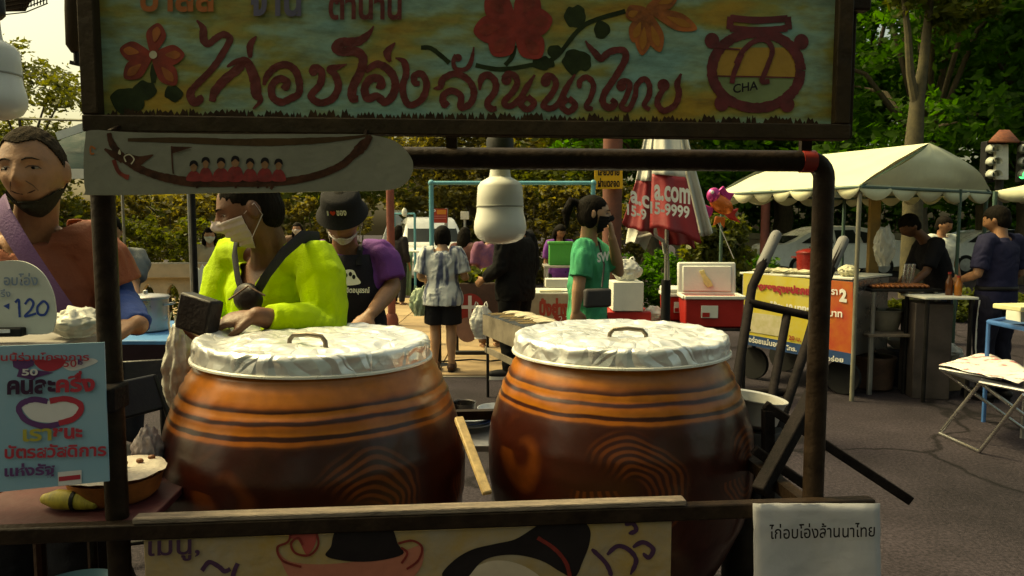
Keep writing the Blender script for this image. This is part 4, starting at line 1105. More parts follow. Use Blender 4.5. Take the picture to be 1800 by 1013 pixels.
# ------------------------------------------------------------------ long painted board with the racing boat
BP = Plane(K(0, -.085, 0), -E2)
bo = [(150, 244), (160, 229), (240, 233), (420, 236), (600, 236), (655, 238), (697, 250), (722, 276), (725, 300), (712, 322), (680, 334), (560, 337), (360, 340), (165, 343), (150, 335), (147, 290)]
bc = catmull(bo, 4, True)
boat = empty('boat_board', BP.at(430, 345), 'pale grey rounded hanging board painted with a racing boat and red rowers', 'sign')
MB().slab([BP.at(p[0], p[1]) for p in bc], -E2, .012).build('board', mat('pale_board_paint', (.21, .205, .15), .6, scale=3, var=.2), boat)
HUL = mat('boat_hull_paint', (.055, .020, .010), .6, var=.6, scale=50)
mb = MB()
stroke(mb, BP, [(192, 234, .6), (195, 248, .8), (203, 262), (215, 276), (240, 294, 1.1), (265, 305), (298, 314, 1.2), (340, 320, 1.3), (423, 320, 1.3), (470, 321, 1.1), (518, 317), (562, 307), (598, 292), (619, 275), (637, 257, 1.4), (653, 239, .5)], 13, .002)
stroke(mb, BP, [(184, 262, .4), (200, 272, 1.2), (216, 283)], 9, .0022)
blob(mb, BP, [(222, 270), (245, 275), (270, 272), (256, 284), (244, 292), (228, 284)], .0024)
stroke(mb, BP, [(302, 257), (303, 285), (305, 306)], 2.5, .0026)
mb.add([BP.at(303, 258, .0027), BP.at(340, 259, .0027), BP.at(304, 270, .0027)], [(0, 1, 2)])
for x in (345, 413, 452, 468): stroke(mb, BP, [(x, 322), (x + 2, 331)], 4, .0028)
stroke(mb, BP, [(486, 318), (476, 333)], 5, .0028)
mb.build('boat', HUL, boat)
mb = MB(); stroke(mb, BP, [(225, 246, .6), (330, 247), (420, 250, 1.2), (520, 249, 1.2), (600, 244, .7), (648, 238, .3)], 10, .002); mb.build('wavy_band', mat('brown_band_paint', (.060, .032, .012), .6, var=.4), boat)
mb = MB(); stroke(mb, BP, [(200, 281), (208, 301), (220, 310), (227, 312, 1.4)], 7, .003); mb.build('tongue', FRED, boat)
mb = MB(); stroke(mb, BP, [(222, 285), (219, 276), (228, 272), (236, 280), (231, 289)], 2.2, .004, taper=(1, 1)); blob(mb, BP, [(208, 270), (211, 263), (213, 272)], .004); mb.build('dragon_eye', mat('cream_paint', (.55, .48, .32)), boat)
hm, rm = mat('rower_face_paint', (.26, .12, .05), .6), mat('rower_red_paint', (.20, .012, .012), .6, var=.4, scale=60)
for i, (x, y) in enumerate(((341, 293), (362, 287), (389, 288), (414, 285), (440, 289), (466, 288), (490, 290))):
    jx = (1.0, .85, 1.1, 1.15, .95, 1.05, .9)[i]
    mb = MB(); blob(mb, BP, [(x - 12 * jx, 318), (x - 11 * jx, y + 15), (x - 2, y + 7), (x + 9 * jx, y + 12), (x + 12, 318)], .0032 + .0001 * i); o = mb.build('rower', rm, boat)
    mb = MB(); disc(mb, BP, x, y + 1, 6 * jx, 8, .0044); mb.build('rower_face', hm, o)
    mb = MB(); blob(mb, BP, [(x - 7, y), (x - 6, y - 8), (x, y - 11), (x + 6, y - 8), (x + 7, y), (x, y - 5)], .005); mb.build('rower_hair', BLACKP, o)
mb = MB(); stroke(mb, BP, [(168, 262), (160, 258), (160, 270), (166, 270)], 3, .003); mb.build('small_mark', FOR, boat)
MB().bar(BP.at(190, 231) + E2 * .004, BP.at(190, 215) + E2 * .05, .006, .006).build('hanger', STEEL, boat)
MB().bar(BP.at(640, 240) + E2 * .004, BP.at(640, 222) + E2 * .05, .006, .006).build('hanger', STEEL, boat)
# ------------------------------------------------------------------ jars with foil covered lids
def jar_mat(name, seed, hue, a0):
    m = bpy.data.materials.new(name); m.use_nodes = True; nt, b = nodes(m); L = nt.links; N = nt.nodes
    def nd(t, **kw):
        x = N.new(t)
        for a, v_ in kw.items(): setattr(x, a, v_)
        return x
    tc = nd('ShaderNodeTexCoord'); sx = nd('ShaderNodeSeparateXYZ'); L.new(tc.outputs['Object'], sx.inputs[0])
    def math_(op, a, b_=None, c_=None):
        x = nd('ShaderNodeMath', operation=op)
        for i, q_ in enumerate((a, b_, c_)):
            if q_ is None: continue
            if hasattr(q_, 'links') or isinstance(q_, bpy.types.NodeSocket): L.new(q_, x.inputs[i])
            else: x.inputs[i].default_value = q_
        return x.outputs[0]
    nz = nd('ShaderNodeTexNoise'); nz.inputs['Scale'].default_value = 5; nz.inputs['Detail'].default_value = 5
    mp = nd('ShaderNodeMapping'); mp.inputs['Location'].default_value = (seed, 0, 0); mp.inputs['Scale'].default_value = (1, 1, 2.5); L.new(tc.outputs['Object'], mp.inputs[0]); L.new(mp.outputs[0], nz.inputs[0])
    w = math_('MULTIPLY', math_('SUBTRACT', nz.outputs[0], .5), .020)
    z = math_('ADD', sx.outputs[2], w)
    # glaze tone by height (a painted ochre shoulder over a dark brown belly)
    r1 = nd('ShaderNodeValToRGB'); mr = nd('ShaderNodeMapRange'); mr.inputs['From Min'].default_value = .475; mr.inputs['From Max'].default_value = .712; L.new(z, mr.inputs[0]); L.new(mr.outputs[0], r1.inputs[0])
    els = r1.color_ramp.elements
    O1 = (.43 * hue, .130, .019, 1); O2 = (.34 * hue, .090, .014, 1); D = (.036, .006, .003, 1); D2 = (.075, .018, .006, 1)
    els[0].position = 0; els[0].color = D; els[1].position = 1; els[1].color = O1
    # from_z (0..1 over .30...70)
    for p, c in ((.50, D), (.525, D2), (.545, O2), (.572, O2), (.582, D), (.615, D), (.63, O1), (.705, O2), (.722, D), (.748, D), (.762, O2), (.785, O1), (.825, O1), (.84, D), (.862, D2), (.895, O2), (.93, O1)):
        e = els.new(p); e.color = c
    # swirl motif: arcs round a centre on the belly, combed through the dark slip
    ang = math_('ARCTAN2', sx.outputs[1], sx.outputs[0])
    nzb = nd('ShaderNodeTexNoise'); nzb.inputs['Scale'].default_value = 6; nzb.inputs['Detail'].default_value = 1; L.new(mp.outputs[0], nzb.inputs[0])
    nzc = nd('ShaderNodeTexNoise'); nzc.inputs['Scale'].default_value = 8; nzc.inputs['Detail'].default_value = 1; mpc = nd('ShaderNodeMapping'); mpc.inputs['Location'].default_value = (3, seed, 5); L.new(tc.outputs['Object'], mpc.inputs[0]); L.new(mpc.outputs[0], nzc.inputs[0])
    def motif(a0, z0, rad, fr, bend):
        da = math_('ADD', math_('MULTIPLY', math_('SUBTRACT', ang, a0), .41), math_('MULTIPLY', math_('SUBTRACT', nzb.outputs[0], .5), .05))
        dz = math_('ADD', math_('SUBTRACT', sx.outputs[2], z0), math_('MULTIPLY', math_('SUBTRACT', nzc.outputs[0], .5), .04))
        d2 = math_('SQRT', math_('ADD', math_('MULTIPLY', da, da), math_('MULTIPLY', dz, dz)))
        phi = math_('ARCTAN2', dz, da)
        rings_ = math_('SINE', math_('ADD', math_('MULTIPLY', d2, fr), math_('MULTIPLY', phi, bend)))
        mk = nd('ShaderNodeMapRange'); mk.interpolation_type = 'SMOOTHSTEP'; mk.inputs['From Min'].default_value = rad; mk.inputs['From Max'].default_value = rad * .8; L.new(d2, mk.inputs[0])
        rr = nd('ShaderNodeMapRange'); rr.inputs['From Min'].default_value = -.5; rr.inputs['From Max'].default_value = .6; L.new(rings_, rr.inputs[0])
        pm_ = nd('ShaderNodeMapRange'); pm_.interpolation_type = 'SMOOTHSTEP'; pm_.inputs['From Min'].default_value = 2.7; pm_.inputs['From Max'].default_value = 1.9; L.new(phi, pm_.inputs[0])
        hole = nd('ShaderNodeMapRange'); hole.interpolation_type = 'SMOOTHSTEP'; hole.inputs['From Min'].default_value = .02; hole.inputs['From Max'].default_value = .05; L.new(d2, hole.inputs[0])
        return math_('MULTIPLY', math_('MULTIPLY', mk.outputs[0], rr.outputs[0]), math_('MULTIPLY', pm_.outputs[0], hole.outputs[0]))
    m1 = motif(a0 - .06, .440, .165, 330, 4); m2 = motif(a0 - .85, .49, .13, 45, .6); m3 = motif(a0 + .95, .44, .14, 330, 4)
    mm = math_('MINIMUM', math_('ADD', m1, math_('ADD', math_('MULTIPLY', m2, .6), m3)), 1.0)
    zz = nd('ShaderNodeMapRange'); zz.inputs['From Min'].default_value = .60; zz.inputs['From Max'].default_value = .585; L.new(sx.outputs[2], zz.inputs[0])
    mm = math_('MULTIPLY', mm, zz.outputs[0])
    mm = math_('MULTIPLY', mm, math_('ADD', nz.outputs[0], .28))
    mx = nd('ShaderNodeMix', data_type='RGBA'); L.new(mm, mx.inputs[0]); L.new(r1.outputs[0], mx.inputs[6]); mx.inputs[7].default_value = (.19 * hue, .045, .010, 1)
    n3 = nd('ShaderNodeTexNoise'); n3.inputs['Scale'].default_value = 26; n3.inputs['Detail'].default_value = 6; L.new(tc.outputs['Object'], n3.inputs[0])
    hs = nd('ShaderNodeMix', data_type='RGBA', blend_type='MULTIPLY'); hs.inputs[0].default_value = .55; L.new(mx.outputs[2], hs.inputs[6])
    rr2 = nd('ShaderNodeValToRGB'); rr2.color_ramp.elements[0].position = .3; rr2.color_ramp.elements[0].color = (.55, .55, .55, 1); rr2.color_ramp.elements[1].position = .65; L.new(n3.outputs[0], rr2.inputs[0]); L.new(rr2.outputs[0], hs.inputs[7])
    L.new(hs.outputs[2], b.inputs['Base Color'])
    b.inputs['Roughness'].default_value = .30; b.inputs['Specular IOR Level'].default_value = .40
    b.inputs['Coat Weight'].default_value = .10; b.inputs['Coat Roughness'].default_value = .2
    bp = nd('ShaderNodeBump'); bp.inputs['Strength'].default_value = .12; bp.inputs['Distance'].default_value = .01; L.new(n3.outputs[0], bp.inputs['Height']); L.new(bp.outputs[0], b.inputs['Normal'])
    return m
FOIL = mat('foil_lid', (.80, .80, .79), .33, .55, var=.10, scale=7, bump=.8, bscale=10)
nt, b = nodes(FOIL)
vo = nt.nodes.new('ShaderNodeTexVoronoi'); vo.feature = 'DISTANCE_TO_EDGE'; vo.inputs['Scale'].default_value = 13
vn = nt.nodes.new('ShaderNodeTexNoise'); vn.inputs['Scale'].default_value = 5; vm = nt.nodes.new('ShaderNodeMix'); vm.data_type = 'RGBA'; vm.blend_type = 'ADD'; vm.inputs[0].default_value = .22
tc = nt.nodes.new('ShaderNodeTexCoord'); nt.links.new(tc.outputs['Object'], vn.inputs[0]); nt.links.new(tc.outputs['Object'], vm.inputs[6]); nt.links.new(vn.outputs['Color'], vm.inputs[7]); nt.links.new(vm.outputs[2], vo.inputs['Vector'])
vr = nt.nodes.new('ShaderNodeMapRange'); vr.inputs['From Max'].default_value = .35; nt.links.new(vo.outputs[0], vr.inputs[0])
vb = nt.nodes.new('ShaderNodeBump'); vb.inputs['Strength'].default_value = .5; vb.inputs['Distance'].default_value = .012
ob_ = [x for x in nt.nodes if x.type == 'BUMP' and x is not vb][0]; ob_.inputs['Strength'].default_value = .35
nt.links.new(vr.outputs[0], vb.inputs['Height']); nt.links.new(ob_.outputs[0], vb.inputs['Normal']); nt.links.new(vb.outputs[0], b.inputs['Normal'])
RIMM = mat('lid_rim', (.82, .81, .74), .3, .2, var=.05, bump=0)
def jar(cx, cy, zl, rl, rmax, label, lidlabel, seed, hue, a0):
    zb = .401
    root = empty('clay_jar', (cx, cy, zb), label, 'jar', 'glazed roasting jars on the cart')
    H = zl - .043 - zb
    prof0 = [(.0, .60), (.04, .655), (.10, .71), (.22, .83), (.36, .945), (.50, .995), (.62, 1.0), (.70, .985), (.79, .94), (.86, .888), (.92, .835), (.97, .785), (1.0, .76)]
    prof = []
    N = 60
    for i in range(N + 1):
        t = i / N; r = float(np.interp(t, [p[0] for p in prof0], [p[1] for p in prof0])) * rmax
        for zc in (.865, .917, .95): r += .004 * math.exp(-((t - zc) / .009) ** 2)
        prof.append((r, t * H))
    mb = MB(); mb.lathe((cx, cy, zb), prof, 72, wob=.004, seed=seed)
    # soften profile
    o = mb.build('body', jar_mat('jar_glaze_%d' % seed, seed, hue, a0), root, ang=80)
    mb = MB(); mb.lathe((cx, cy, zl - .046), [(rl * .86, -.03), (rl * .93, -.012), (rl * .93, .006)], 48, caps=False); mb.build('neck', o.data.materials[0], root)
    lid = empty('jar_lid', (cx, cy, zl - .05), lidlabel, 'lid', 'foil covered jar lids')
    rr = []; seg = 170
    tl = Matrix.Rotation(R(1.2 if seed == 1 else -.4), 3, 'Y')
    def lp(r, a, z, cr):
        p = V((r * math.cos(a), r * math.sin(a), z)); n1 = noise.noise(V((p.x * 9 + seed * 7, p.y * 9, 1.3))); n2 = noise.noise(V((p.x * 26 + seed, p.y * 26, 4)))
        ridg = (1 - abs(noise.noise(V((p.x * 7 + seed * 3, p.y * 7, 9)))) * 2)
        return V((cx, cy, zl)) + tl @ (p + V((0, 0, cr * (.003 * n1 + .0015 * n2 + .003 * ridg + .003 * (.5 - abs(noise.noise(V((p.x * 33 + seed, p.y * 33, 7))))) + .004 * (1 - 2 * abs(noise.noise(V((p.x * 17 + seed, p.y * 17, 2)))))))))
    prof = [(1.0, -.037, 0), (1.0, -.033, .3), (.994, -.027, .9), (.992, -.018, 1.3), (.992, -.010, 1.3), (.990, -.004, 1.0), (.982, .002, .9), (.965, .005, 1.0)] + [(.945 - .03 * i, .006 - .010 * math.exp(-((.80 - (.945 - .03 * i)) / .10) ** 2), 1.15) for i in range(31)]
    for f, z, cr in prof:
        ring = []
        for k_ in range(seg):
            a = 2 * math.pi * k_ / seg
            rad = rl * f + (.004 * cr if f > .96 else 0) * noise.noise(V((math.cos(a) * 9, math.sin(a) * 9, z * 60 + seed)))
            ring.append(lp(rad, a, z, cr))
        rr.append(ring)
    mb = MB().rings(rr); mb.build('foil_cover', FOIL, lid, ang=70)
    mb = MB(); pr = [(rl * 1.003, -.036), (rl * 1.018, -.038), (rl * 1.020, -.043), (rl * 1.0, -.045)]
    mb.lathe((cx, cy, zl), pr, 72, tl); mb.build('rim', RIMM, lid)
    hp = [V((-.052, 0, .002)), V((-.050, 0, .018)), V((-.040, 0, .030)), V((0, 0, .034)), V((.040, 0, .030)), V((.050, 0, .018)), V((.052, 0, .002))]
    Mh = Matrix.Rotation(R(-14 if seed == 1 else -10), 3, 'Z')
    MB().tube([V((cx + (.02 if seed == 1 else .005), cy - (.15 if seed == 1 else .12), zl + .004)) + Mh @ p for p in hp], .0062, 8).build('handle', mat('dull_handle_metal', (.16, .13, .10), .4, .7), lid)
    return root
jar(-.543, 2.0, P(551, 598, 2.0).z, .316, .410, 'left glazed brown clay jar, its combed motif showing widest, under its foil lid', 'round foil covered lid on the left jar, below the man in neon', 1, 1.0, -.98)
jar(.321, 2.16, P(1091, 590, 2.16).z, .316, .392, 'right glazed amber clay jar beside the hand truck under its foil lid', 'round foil covered lid on the right jar, below the bulb and woman in green', 2, .96, -1.58)
# wooden stick between the jars, leaning on the ledge
MB().bar(P(857, 868, 1.56), P(806, 735, 1.72), .022, .013).build('wooden_stick', mat('bamboo', (.48, .33, .16), .6, stretch=(8, 8, 8), var=.3), loc=P(857, 868, 1.56), bevel=.003)
tag(bpy.data.objects['wooden_stick'], 'pale bamboo stick leaning between the two clay jars', 'stick')
# ------------------------------------------------------------------ bulbs
def bulb(top, r, name_label):
    """large screw-in lamp, unlit: white plastic body over a frosted dome"""
    root = empty('light_bulb', top, name_label, 'light bulb', 'large white lamp bulbs under the cart frame')
    PW = mat('bulb_plastic', (.70, .70, .64), .4, var=.05, bump=0); DW = mat('bulb_diffuser', (.86, .86, .80), .35, var=.04, bump=0)
    k = r / .058
    MB().lathe(top, [(.020 * k, .03 * k), (.022 * k, 0), (.024 * k, -.012 * k), (.042 * k, -.022 * k), (.049 * k, -.032 * k), (.051 * k, -.06 * k), (.0515 * k, -.075 * k)], 40).build('housing', PW, root, ang=50)
    MB().lathe(top, [(.0505 * k, -.0745 * k), (.052 * k, -.09 * k), (.0565 * k, -.108 * k), (.058 * k, -.122 * k), (.056 * k, -.134 * k), (.049 * k, -.146 * k), (.035 * k, -.154 * k), (.015 * k, -.158 * k), (.002 * k, -.1585 * k)], 40).build('dome', DW, root, ang=70)
    MB().lathe(top, [(.0512 * k, -.0735 * k), (.0526 * k, -.0745 * k), (.0526 * k, -.0765 * k), (.0512 * k, -.0775 * k)], 40, caps=False).build('seam_ring', mat('seam_grey', (.35, .35, .31), .5), root)
    MB().lathe(top, [(.026 * k, .075 * k), (.03 * k, .07 * k), (.03 * k, .035 * k), (.024 * k, .028 * k)], 24).build('socket', mat('black_plastic', (.015, .015, .015), .5), root)
    MB().tube([V(top) + V((0, 0, .07 * k)), V(top) + V((.004, .01, .14 * k)), V(top) + V((0, .02, .3 * k))], .003, 6).build('cable', mat('black_plastic', (.015, .015, .015), .5), root)
    return root
bulb(P(879, 302, 1.66), .0595, 'white unlit lamp bulb hanging below the bar between the jars')
bulb(P(-22, 58, 1.40), .0585, 'white lamp bulb cut by the left picture edge above the bearded man')
# ------------------------------------------------------------------ small-thing helpers
BLK = mat('black_metal', (.018, .017, .017), .45, .5, var=.4)
CHR = mat('chrome_tube', (.55, .54, .52), .25, .9, var=.1)
STL = mat('stainless', (.42, .40, .38), .3, .85, var=.15, scale=5)
FOAM = mat('foam_white', (.66, .66, .58), .7, var=.06, bump=.2, bscale=120)
PLB = mat('plastic_bag_white', (.62, .61, .55), .35, var=.1, scale=8, bump=.8, bscale=26, alpha=.86)
def bag(name, label, c, w, h, d, m, seed=0, handles=True, cat='plastic bag'):
    """soft knotted carrier bag: creased sack with two standing ears"""
    c = V(c); o = empty(name, c, label, cat); rr = []; N = 26; seg = 48
    for j in range(N + 1):
        t = j / N; f = math.sin(min(1, t * 1.25 + .12) * math.pi * .62) ** .6 if t < .55 else 1 - .62 * ((t - .55) / .45) ** 1.3
        if j == 0: f = .55
        ring = []
        for k in range(seg):
            a = 2 * math.pi * k / seg; cr = 1 + .30 * noise.noise(V((math.cos(a) * 2.0 + seed * 3.1, math.sin(a) * 2.0, t * 2.2))) + .20 * (1 - 2.4 * abs(noise.noise(V((math.cos(a) * 4 + seed, math.sin(a) * 4, t * 3.5))))) + .12 * (1 - 2.4 * abs(noise.noise(V((math.cos(a) * 9 + seed, math.sin(a) * 9, t * 7)))))
            ring.append(c + V((math.cos(a) * w / 2 * f * cr, math.sin(a) * d / 2 * f * cr, t * h * (1 + .05 * noise.noise(V((a, seed, 2)))) + (0 if handles else h * .22 * t * max(0, noise.noise(V((math.cos(a) * 3 * f + seed, math.sin(a) * 3 * f, t * 2))))))))
        rr.append(ring)
    MB().rings(rr).build('sack', m, o, ang=80)
    if handles:
        for s in (-1, 1):
            tp = c + V((s * w * .12, 0, h * .95))
            MB().tube([tp, tp + V((s * w * .06, .01, h * .12)), tp + V((s * w * .13, 0, h * .17)), tp + V((s * w * .19, -.01, h * .06)), tp + V((s * w * .15, 0, -h * .12))], [w * .05, w * .035, w * .03, w * .035, w * .05], 8, flat=.3).build('handle', m, o)
    return o
def table(name, label, x0, x1, y0, y1, z, tm, lm, cat='table', th=.025, leg=.018, group=None, z0=0):
    o = empty(name, ((x0 + x1) / 2, (y0 + y1) / 2, z0), label, cat, group)
    MB().box(((x0 + x1) / 2, (y0 + y1) / 2, z - th / 2), (x1 - x0, y1 - y0, th)).build('table_top', tm, o, bevel=.004)
    for x in (x0 + .04, x1 - .04):
        for y in (y0 + .04, y1 - .04): MB().tube([(x, y, z0), (x, y, z - th)], leg, 8).build('leg', lm, o)
    return o
def boxthing(name, label, c, size, m, cat, rz=0, bevel=.006, group=None):
    o = empty(name, V(c) - V((0, 0, size[2] / 2)), label, cat, group)
    MB().box(c, size, Matrix.Rotation(R(rz), 3, 'Z')).build('body', m, o, bevel=bevel)
    return o
# ------------------------------------------------------------------ left: rack, poster, price card, food
rack = empty('goods_rack', K(-.32, .17, 0), 'narrow steel rack at the left edge, carrying the price card and poster', 'rack')
ZR = P(60, 598, 1.52).z
MB().box(K(-.40, .12, ZR - .012), (.60, .18, .022), CROT).build('shelf', mat('grey_board', (.22, .20, .18), .6), rack, bevel=.003)
for s, t in ((-.60, .05), (-.60, .19), (-.13, .19)):
    MB().tube([K(s, t, 0), K(s, t, ZR - .02)], .011, 8).build('upright', STEEL, rack)
MB().box(K(-.33, .14, .60), (.60, .24, .02), CROT).build('lower_shelf', mat('dark_red_board', (.07, .012, .016), .6), rack, bevel=.003)
OP = Plane(K(0, -.040, 0), -E2)
po = empty('notice_poster', OP.at(100, 862), 'light blue printed poster with red and purple lettering hanging on the left post', 'poster')
pmt = mat('poster_blue', (.20, .38, .50), .45, scale=4, col2=(.27, .42, .52), bump=0)
cor = [OP.at(-70, 872), OP.at(192, 846), OP.at(183, 602), OP.at(-80, 612)]
MB().slab(cor, -E2, .003).build('sheet', pmt, po)
RDP = mat('poster_red', (.42, .025, .05), .5, bump=0, var=.1); PUP = mat('poster_purple', (.10, .03, .14), .5, bump=0, var=.1); WHP = mat('poster_white', (.66, .64, .64), .5, bump=0, var=.1); OLP = mat('poster_olive', (.40, .34, .06), .5, bump=0)
textpx('ร้านนี้ร่วมโครงการ', OP, -20, 619, 158, 634, RDP, po, bold=.02)
mb = MB(); mb.add([OP.at(x, y, .0012) for x, y in ((22, 632), (60, 632), (60, 642), (48, 648), (68, 660), (60, 668), (30, 662), (34, 650), (24, 645))], [tuple(range(9))]); mb.add([OP.at(x, y, .0012) for x, y in ((62, 650), (95, 655), (60, 665))], [(0, 1, 2)]); mb.build('dark_hand', PUP, po)
mb = MB(); blob(mb, OP, [(60, 636), (72, 632), (85, 634), (96, 631), (112, 631), (112, 642), (100, 650), (86, 653), (70, 648)], .002); mb.build('heart', RDP, po)
mb = MB(); blob(mb, OP, [(110, 642), (130, 634), (160, 630), (172, 636), (150, 646), (125, 652)], .001); mb.build('pale_hand', WHP, po)
textpx('50', OP, 40, 648, 68, 660, WHP, po, bold=.03); textpx('50', OP, 113, 632, 136, 645, RDP, po, bold=.01); textpx('฿', OP, 138, 630, 151, 642, PUP, po, bold=.02)
textpx('คนละ', OP, 14, 668, 99, 694, mat('poster_dark', (.045, .018, .045), .5, bump=0), po, bold=.045, skew=-3)
textpx('ครึ่ง', OP, 100, 656, 168, 690, RDP, po, bold=.045, skew=-2)
mb = MB(); stroke(mb, OP, [(141, 652), (142, 658)], 5, .003); mb.build('lettering', RDP, po)
mb = MB(); blob(mb, OP, [(38, 714), (55, 704), (85, 705), (100, 703), (125, 704), (140, 713), (136, 730), (115, 740), (85, 743), (55, 737)], .0014); mb.build('emblem_fill', WHP, po)
mb = MB(); stroke(mb, OP, [(84, 706), (60, 702), (38, 710), (34, 722), (48, 740), (78, 749), (105, 745)], 10, .0024); mb.build('emblem_left', PUP, po)
mb = MB(); stroke(mb, OP, [(88, 705), (115, 701), (138, 708), (143, 720), (130, 736), (104, 744)], 10, .0030); mb.build('emblem_right', RDP, po)
textpx('เรา', OP, 42, 754, 92, 776, OLP, po, bold=.03, skew=-2); textpx('ชนะ', OP, 94, 752, 146, 772, RDP, po, bold=.045, skew=-2)
textpx('บัตรสวัสดิการ', OP, 10, 782, 188, 806, RDP, po, bold=.03, skew=-5)
textpx('แห่งรัฐ', OP, 10, 815, 98, 842, PUP, po, bold=.035, skew=-4)
mb = MB(); mb.add([OP.at(x, y, .0016) for x, y in ((104, 838), (142, 834), (142, 842), (104, 846))], [(0, 1, 2, 3)]); mb.build('red_stripe', RDP, po)
mb = MB(); mb.add([OP.at(x, y, .0012) for x, y in ((102, 830), (144, 826), (144, 850), (103, 854))], [(0, 1, 2, 3)]); mb.build('pale_box', WHP, po)
o = boxthing('post_clamp', 'square black clamp gripping the left post beside the poster', K(.012, -.0, OP.at(197, 706).z), (.042, .075, .052), STEEL2, 'clamp', 5)
# price card
CP = Plane(K(0, .06, 0), -E2)
pc = empty('price_card', CP.at(40, 590), 'white rounded price card reading 120 in blue on a black clip', 'price card')
bc = catmull([(-70, 470), (-20, 462), (20, 458), (50, 463), (75, 481), (92, 512), (98, 545), (96, 572), (84, 587), (20, 588), (-70, 588)], 4, True)
MB().slab([CP.at(p[0], p[1]) for p in bc], -E2, .004).build('card', mat('card_white', (.60, .60, .54), .6, var=.06, bump=.1), pc)
BLI = mat('blue_ink', (.02, .06, .30), .5, bump=0)
mb = MB()
for pts in ([(27, 532), (33, 527), (34, 543), (35, 558)], [(44, 535), (52, 526), (59, 533), (54, 545), (44, 556), (55, 554), (64, 551)], [(75, 530), (66, 540), (68, 552), (79, 553), (85, 540), (80, 531), (74, 530)]): stroke(mb, CP, pts, 4.2, .002, taper=(1, 1))
blob(mb, CP, [(6, 538), (17, 533), (16, 544)], .002, smooth=False)
mb.build('lettering', BLI, pc)
textpx('อบโอ่ง', CP, 8, 480, 68, 502, mat('pale_ink', (.22, .28, .38), .5, bump=0), pc, bold=.02)
textpx('ครึ่ง', CP, -6, 508, 20, 522, mat('pale_ink', (.22, .28, .38), .5, bump=0), pc, bold=.02)
MB().box(CP.at(8, 583) + E2 * -.004, (.085, .03, .018), CROT).build('clip', mat('black_plastic', (.015, .015, .015), .5), pc, bevel=.003)
MB().box(CP.at(15, 580) + E2 * -.0205, (.028, .002, .007), CROT).build('clip_label', WHP, pc)
bag('plastic_bag', 'crumpled white carrier bag on the rack beside the price card', V((P(128, 597, 1.55).x, 1.57, ZR)), .10, .06, .09, PLB, 2, handles=False)
# basket of roast food and bundle on the side shelf
ZS = .898
c = V((P(198, 900, 1.58).x, 1.60, ZS))
bk_ = empty('food_basket', c, 'round basket lined with white paper on the left cart shelf', 'basket')
MB().lathe(c, [(.075, 0), (.088, .012), (.098, .048), (.101, .052), (.096, .052), (.085, .02), (.03, .016)], 40, caps=False).build('basket', mat('orange_basket', (.34, .11, .03), .6, var=.5, scale=14), bk_)
rr = []
for j in range(9):
    f = 1 - j / 8.4; rr.append([c + V((math.cos(a) * .105 * f, math.sin(a) * .105 * f, .052 + .014 * math.sin(f * 2.5) + .008 * noise.noise(V((math.cos(a) * 3 * f, math.sin(a) * 3 * f, j * .4))))) for a in [2 * math.pi * k / 40 for k in range(40)]])
MB().rings(rr).build('paper_lining', mat('greasy_paper', (.60, .52, .44), .7, var=.2, scale=12, bump=.5), bk_, ang=70)
rg = random.Random(2)
for i in range(7):
    MB().ell(c + V((rg.uniform(-.06, .06), rg.uniform(-.06, .06), .072)), (.009, .007, .006), None, 8, 6).build('food_piece', mat('roast_food', (.22, .07, .02), .5), bk_)
c = P(125, 872, 1.52); c.z = ZS + .02
o = empty('wrapped_bundle', c - V((0, 0, .02)), 'yellow leaf wrapped bundle tied with a dark band below the poster', 'bundle')
MB().tube([c + V((-.06, .01, 0)), c + V((-.03, 0, .003)), c + V((.02, 0, 0)), c + V((.05, -.005, -.008))], [.012, .021, .020, .009], 14, round_caps=True).build('leaf_wrap', mat('yellow_leaf', (.42, .33, .05), .5, var=.3, stretch=(20, 4, 4)), o)
MB().tube([c + V((.006, 0, .001)), c + V((.014, 0, .001))], .0222, 14).build('band', BLK, o)
c = P(125, 1012, 1.50); c.z = .612
o = empty('blue_basin', c, 'pale blue plastic basin at the bottom left corner', 'basin')
MB().lathe(c, [(.06, 0), (.085, .10), (.098, .118), (.102, .115), (.088, .098), (.055, .012), (.01, .01)], 40).build('bowl', mat('basin_blue', (.22, .40, .48), .35, var=.08), o)
c = P(228, 838, 1.66); c.z = ZS
bag('crumpled_bag', 'small crumpled grey plastic bag behind the left post', c + V((0, .09, 0)), .06, .11, .06, mat('plastic_bag_grey', (.30, .25, .26), .4, bump=.6, bscale=30), 5, handles=False)
# hanging bag below the neon man hand
bag('plastic_bag', 'long white plastic bag hanging from the neon man hand', P(322, 735, 2.26), .095, .30, .08, PLB, 7, handles=True)
# ------------------------------------------------------------------ table with steel pot
x0, x1 = P(140, 590, 3.7).x, P(372, 590, 3.7).x
zt_ = P(250, 603, 3.62).z
tb = table('vendor_table', 'dark table with blue cloth top and lettered front board at left', x0, x1, 3.62, 4.5, zt_, mat('blue_cloth', (.035, .17, .38), .6, var=.2), BLK, 'table', .03)
MB().box(((x0 + x1) / 2, 3.61, zt_ - .015), (x1 - x0 + .02, .02, .06)).build('cloth_edge', mat('blue_cloth', (.035, .17, .38), .6), tb, bevel=.006)
TPL = Plane((0, 3.598, 0), (0, -1, 0))
MB().slab([TPL.at(130, 640), TPL.at(345, 640), TPL.at(345, 606), TPL.at(130, 606)], (0, -1, 0), .015).build('dark_apron', mat('maroon_cloth', (.020, .008, .012), .8), tb)
MB().slab([TPL.at(130, 700), TPL.at(345, 700), TPL.at(345, 642), TPL.at(130, 642)], (0, -1, 0), .015).build('front_board', mat('brown_board', (.22, .09, .045), .7, var=.3), tb)
textpx('เพเล', TPL, 205, 658, 276, 688, mat('board_red', (.30, .03, .02), .6), tb, bold=.05)
MB().slab([TPL.at(130, 712), TPL.at(345, 712), TPL.at(345, 702), TPL.at(130, 702)], (0, -1, 0), .015).build('lower_rail', BLK, tb)
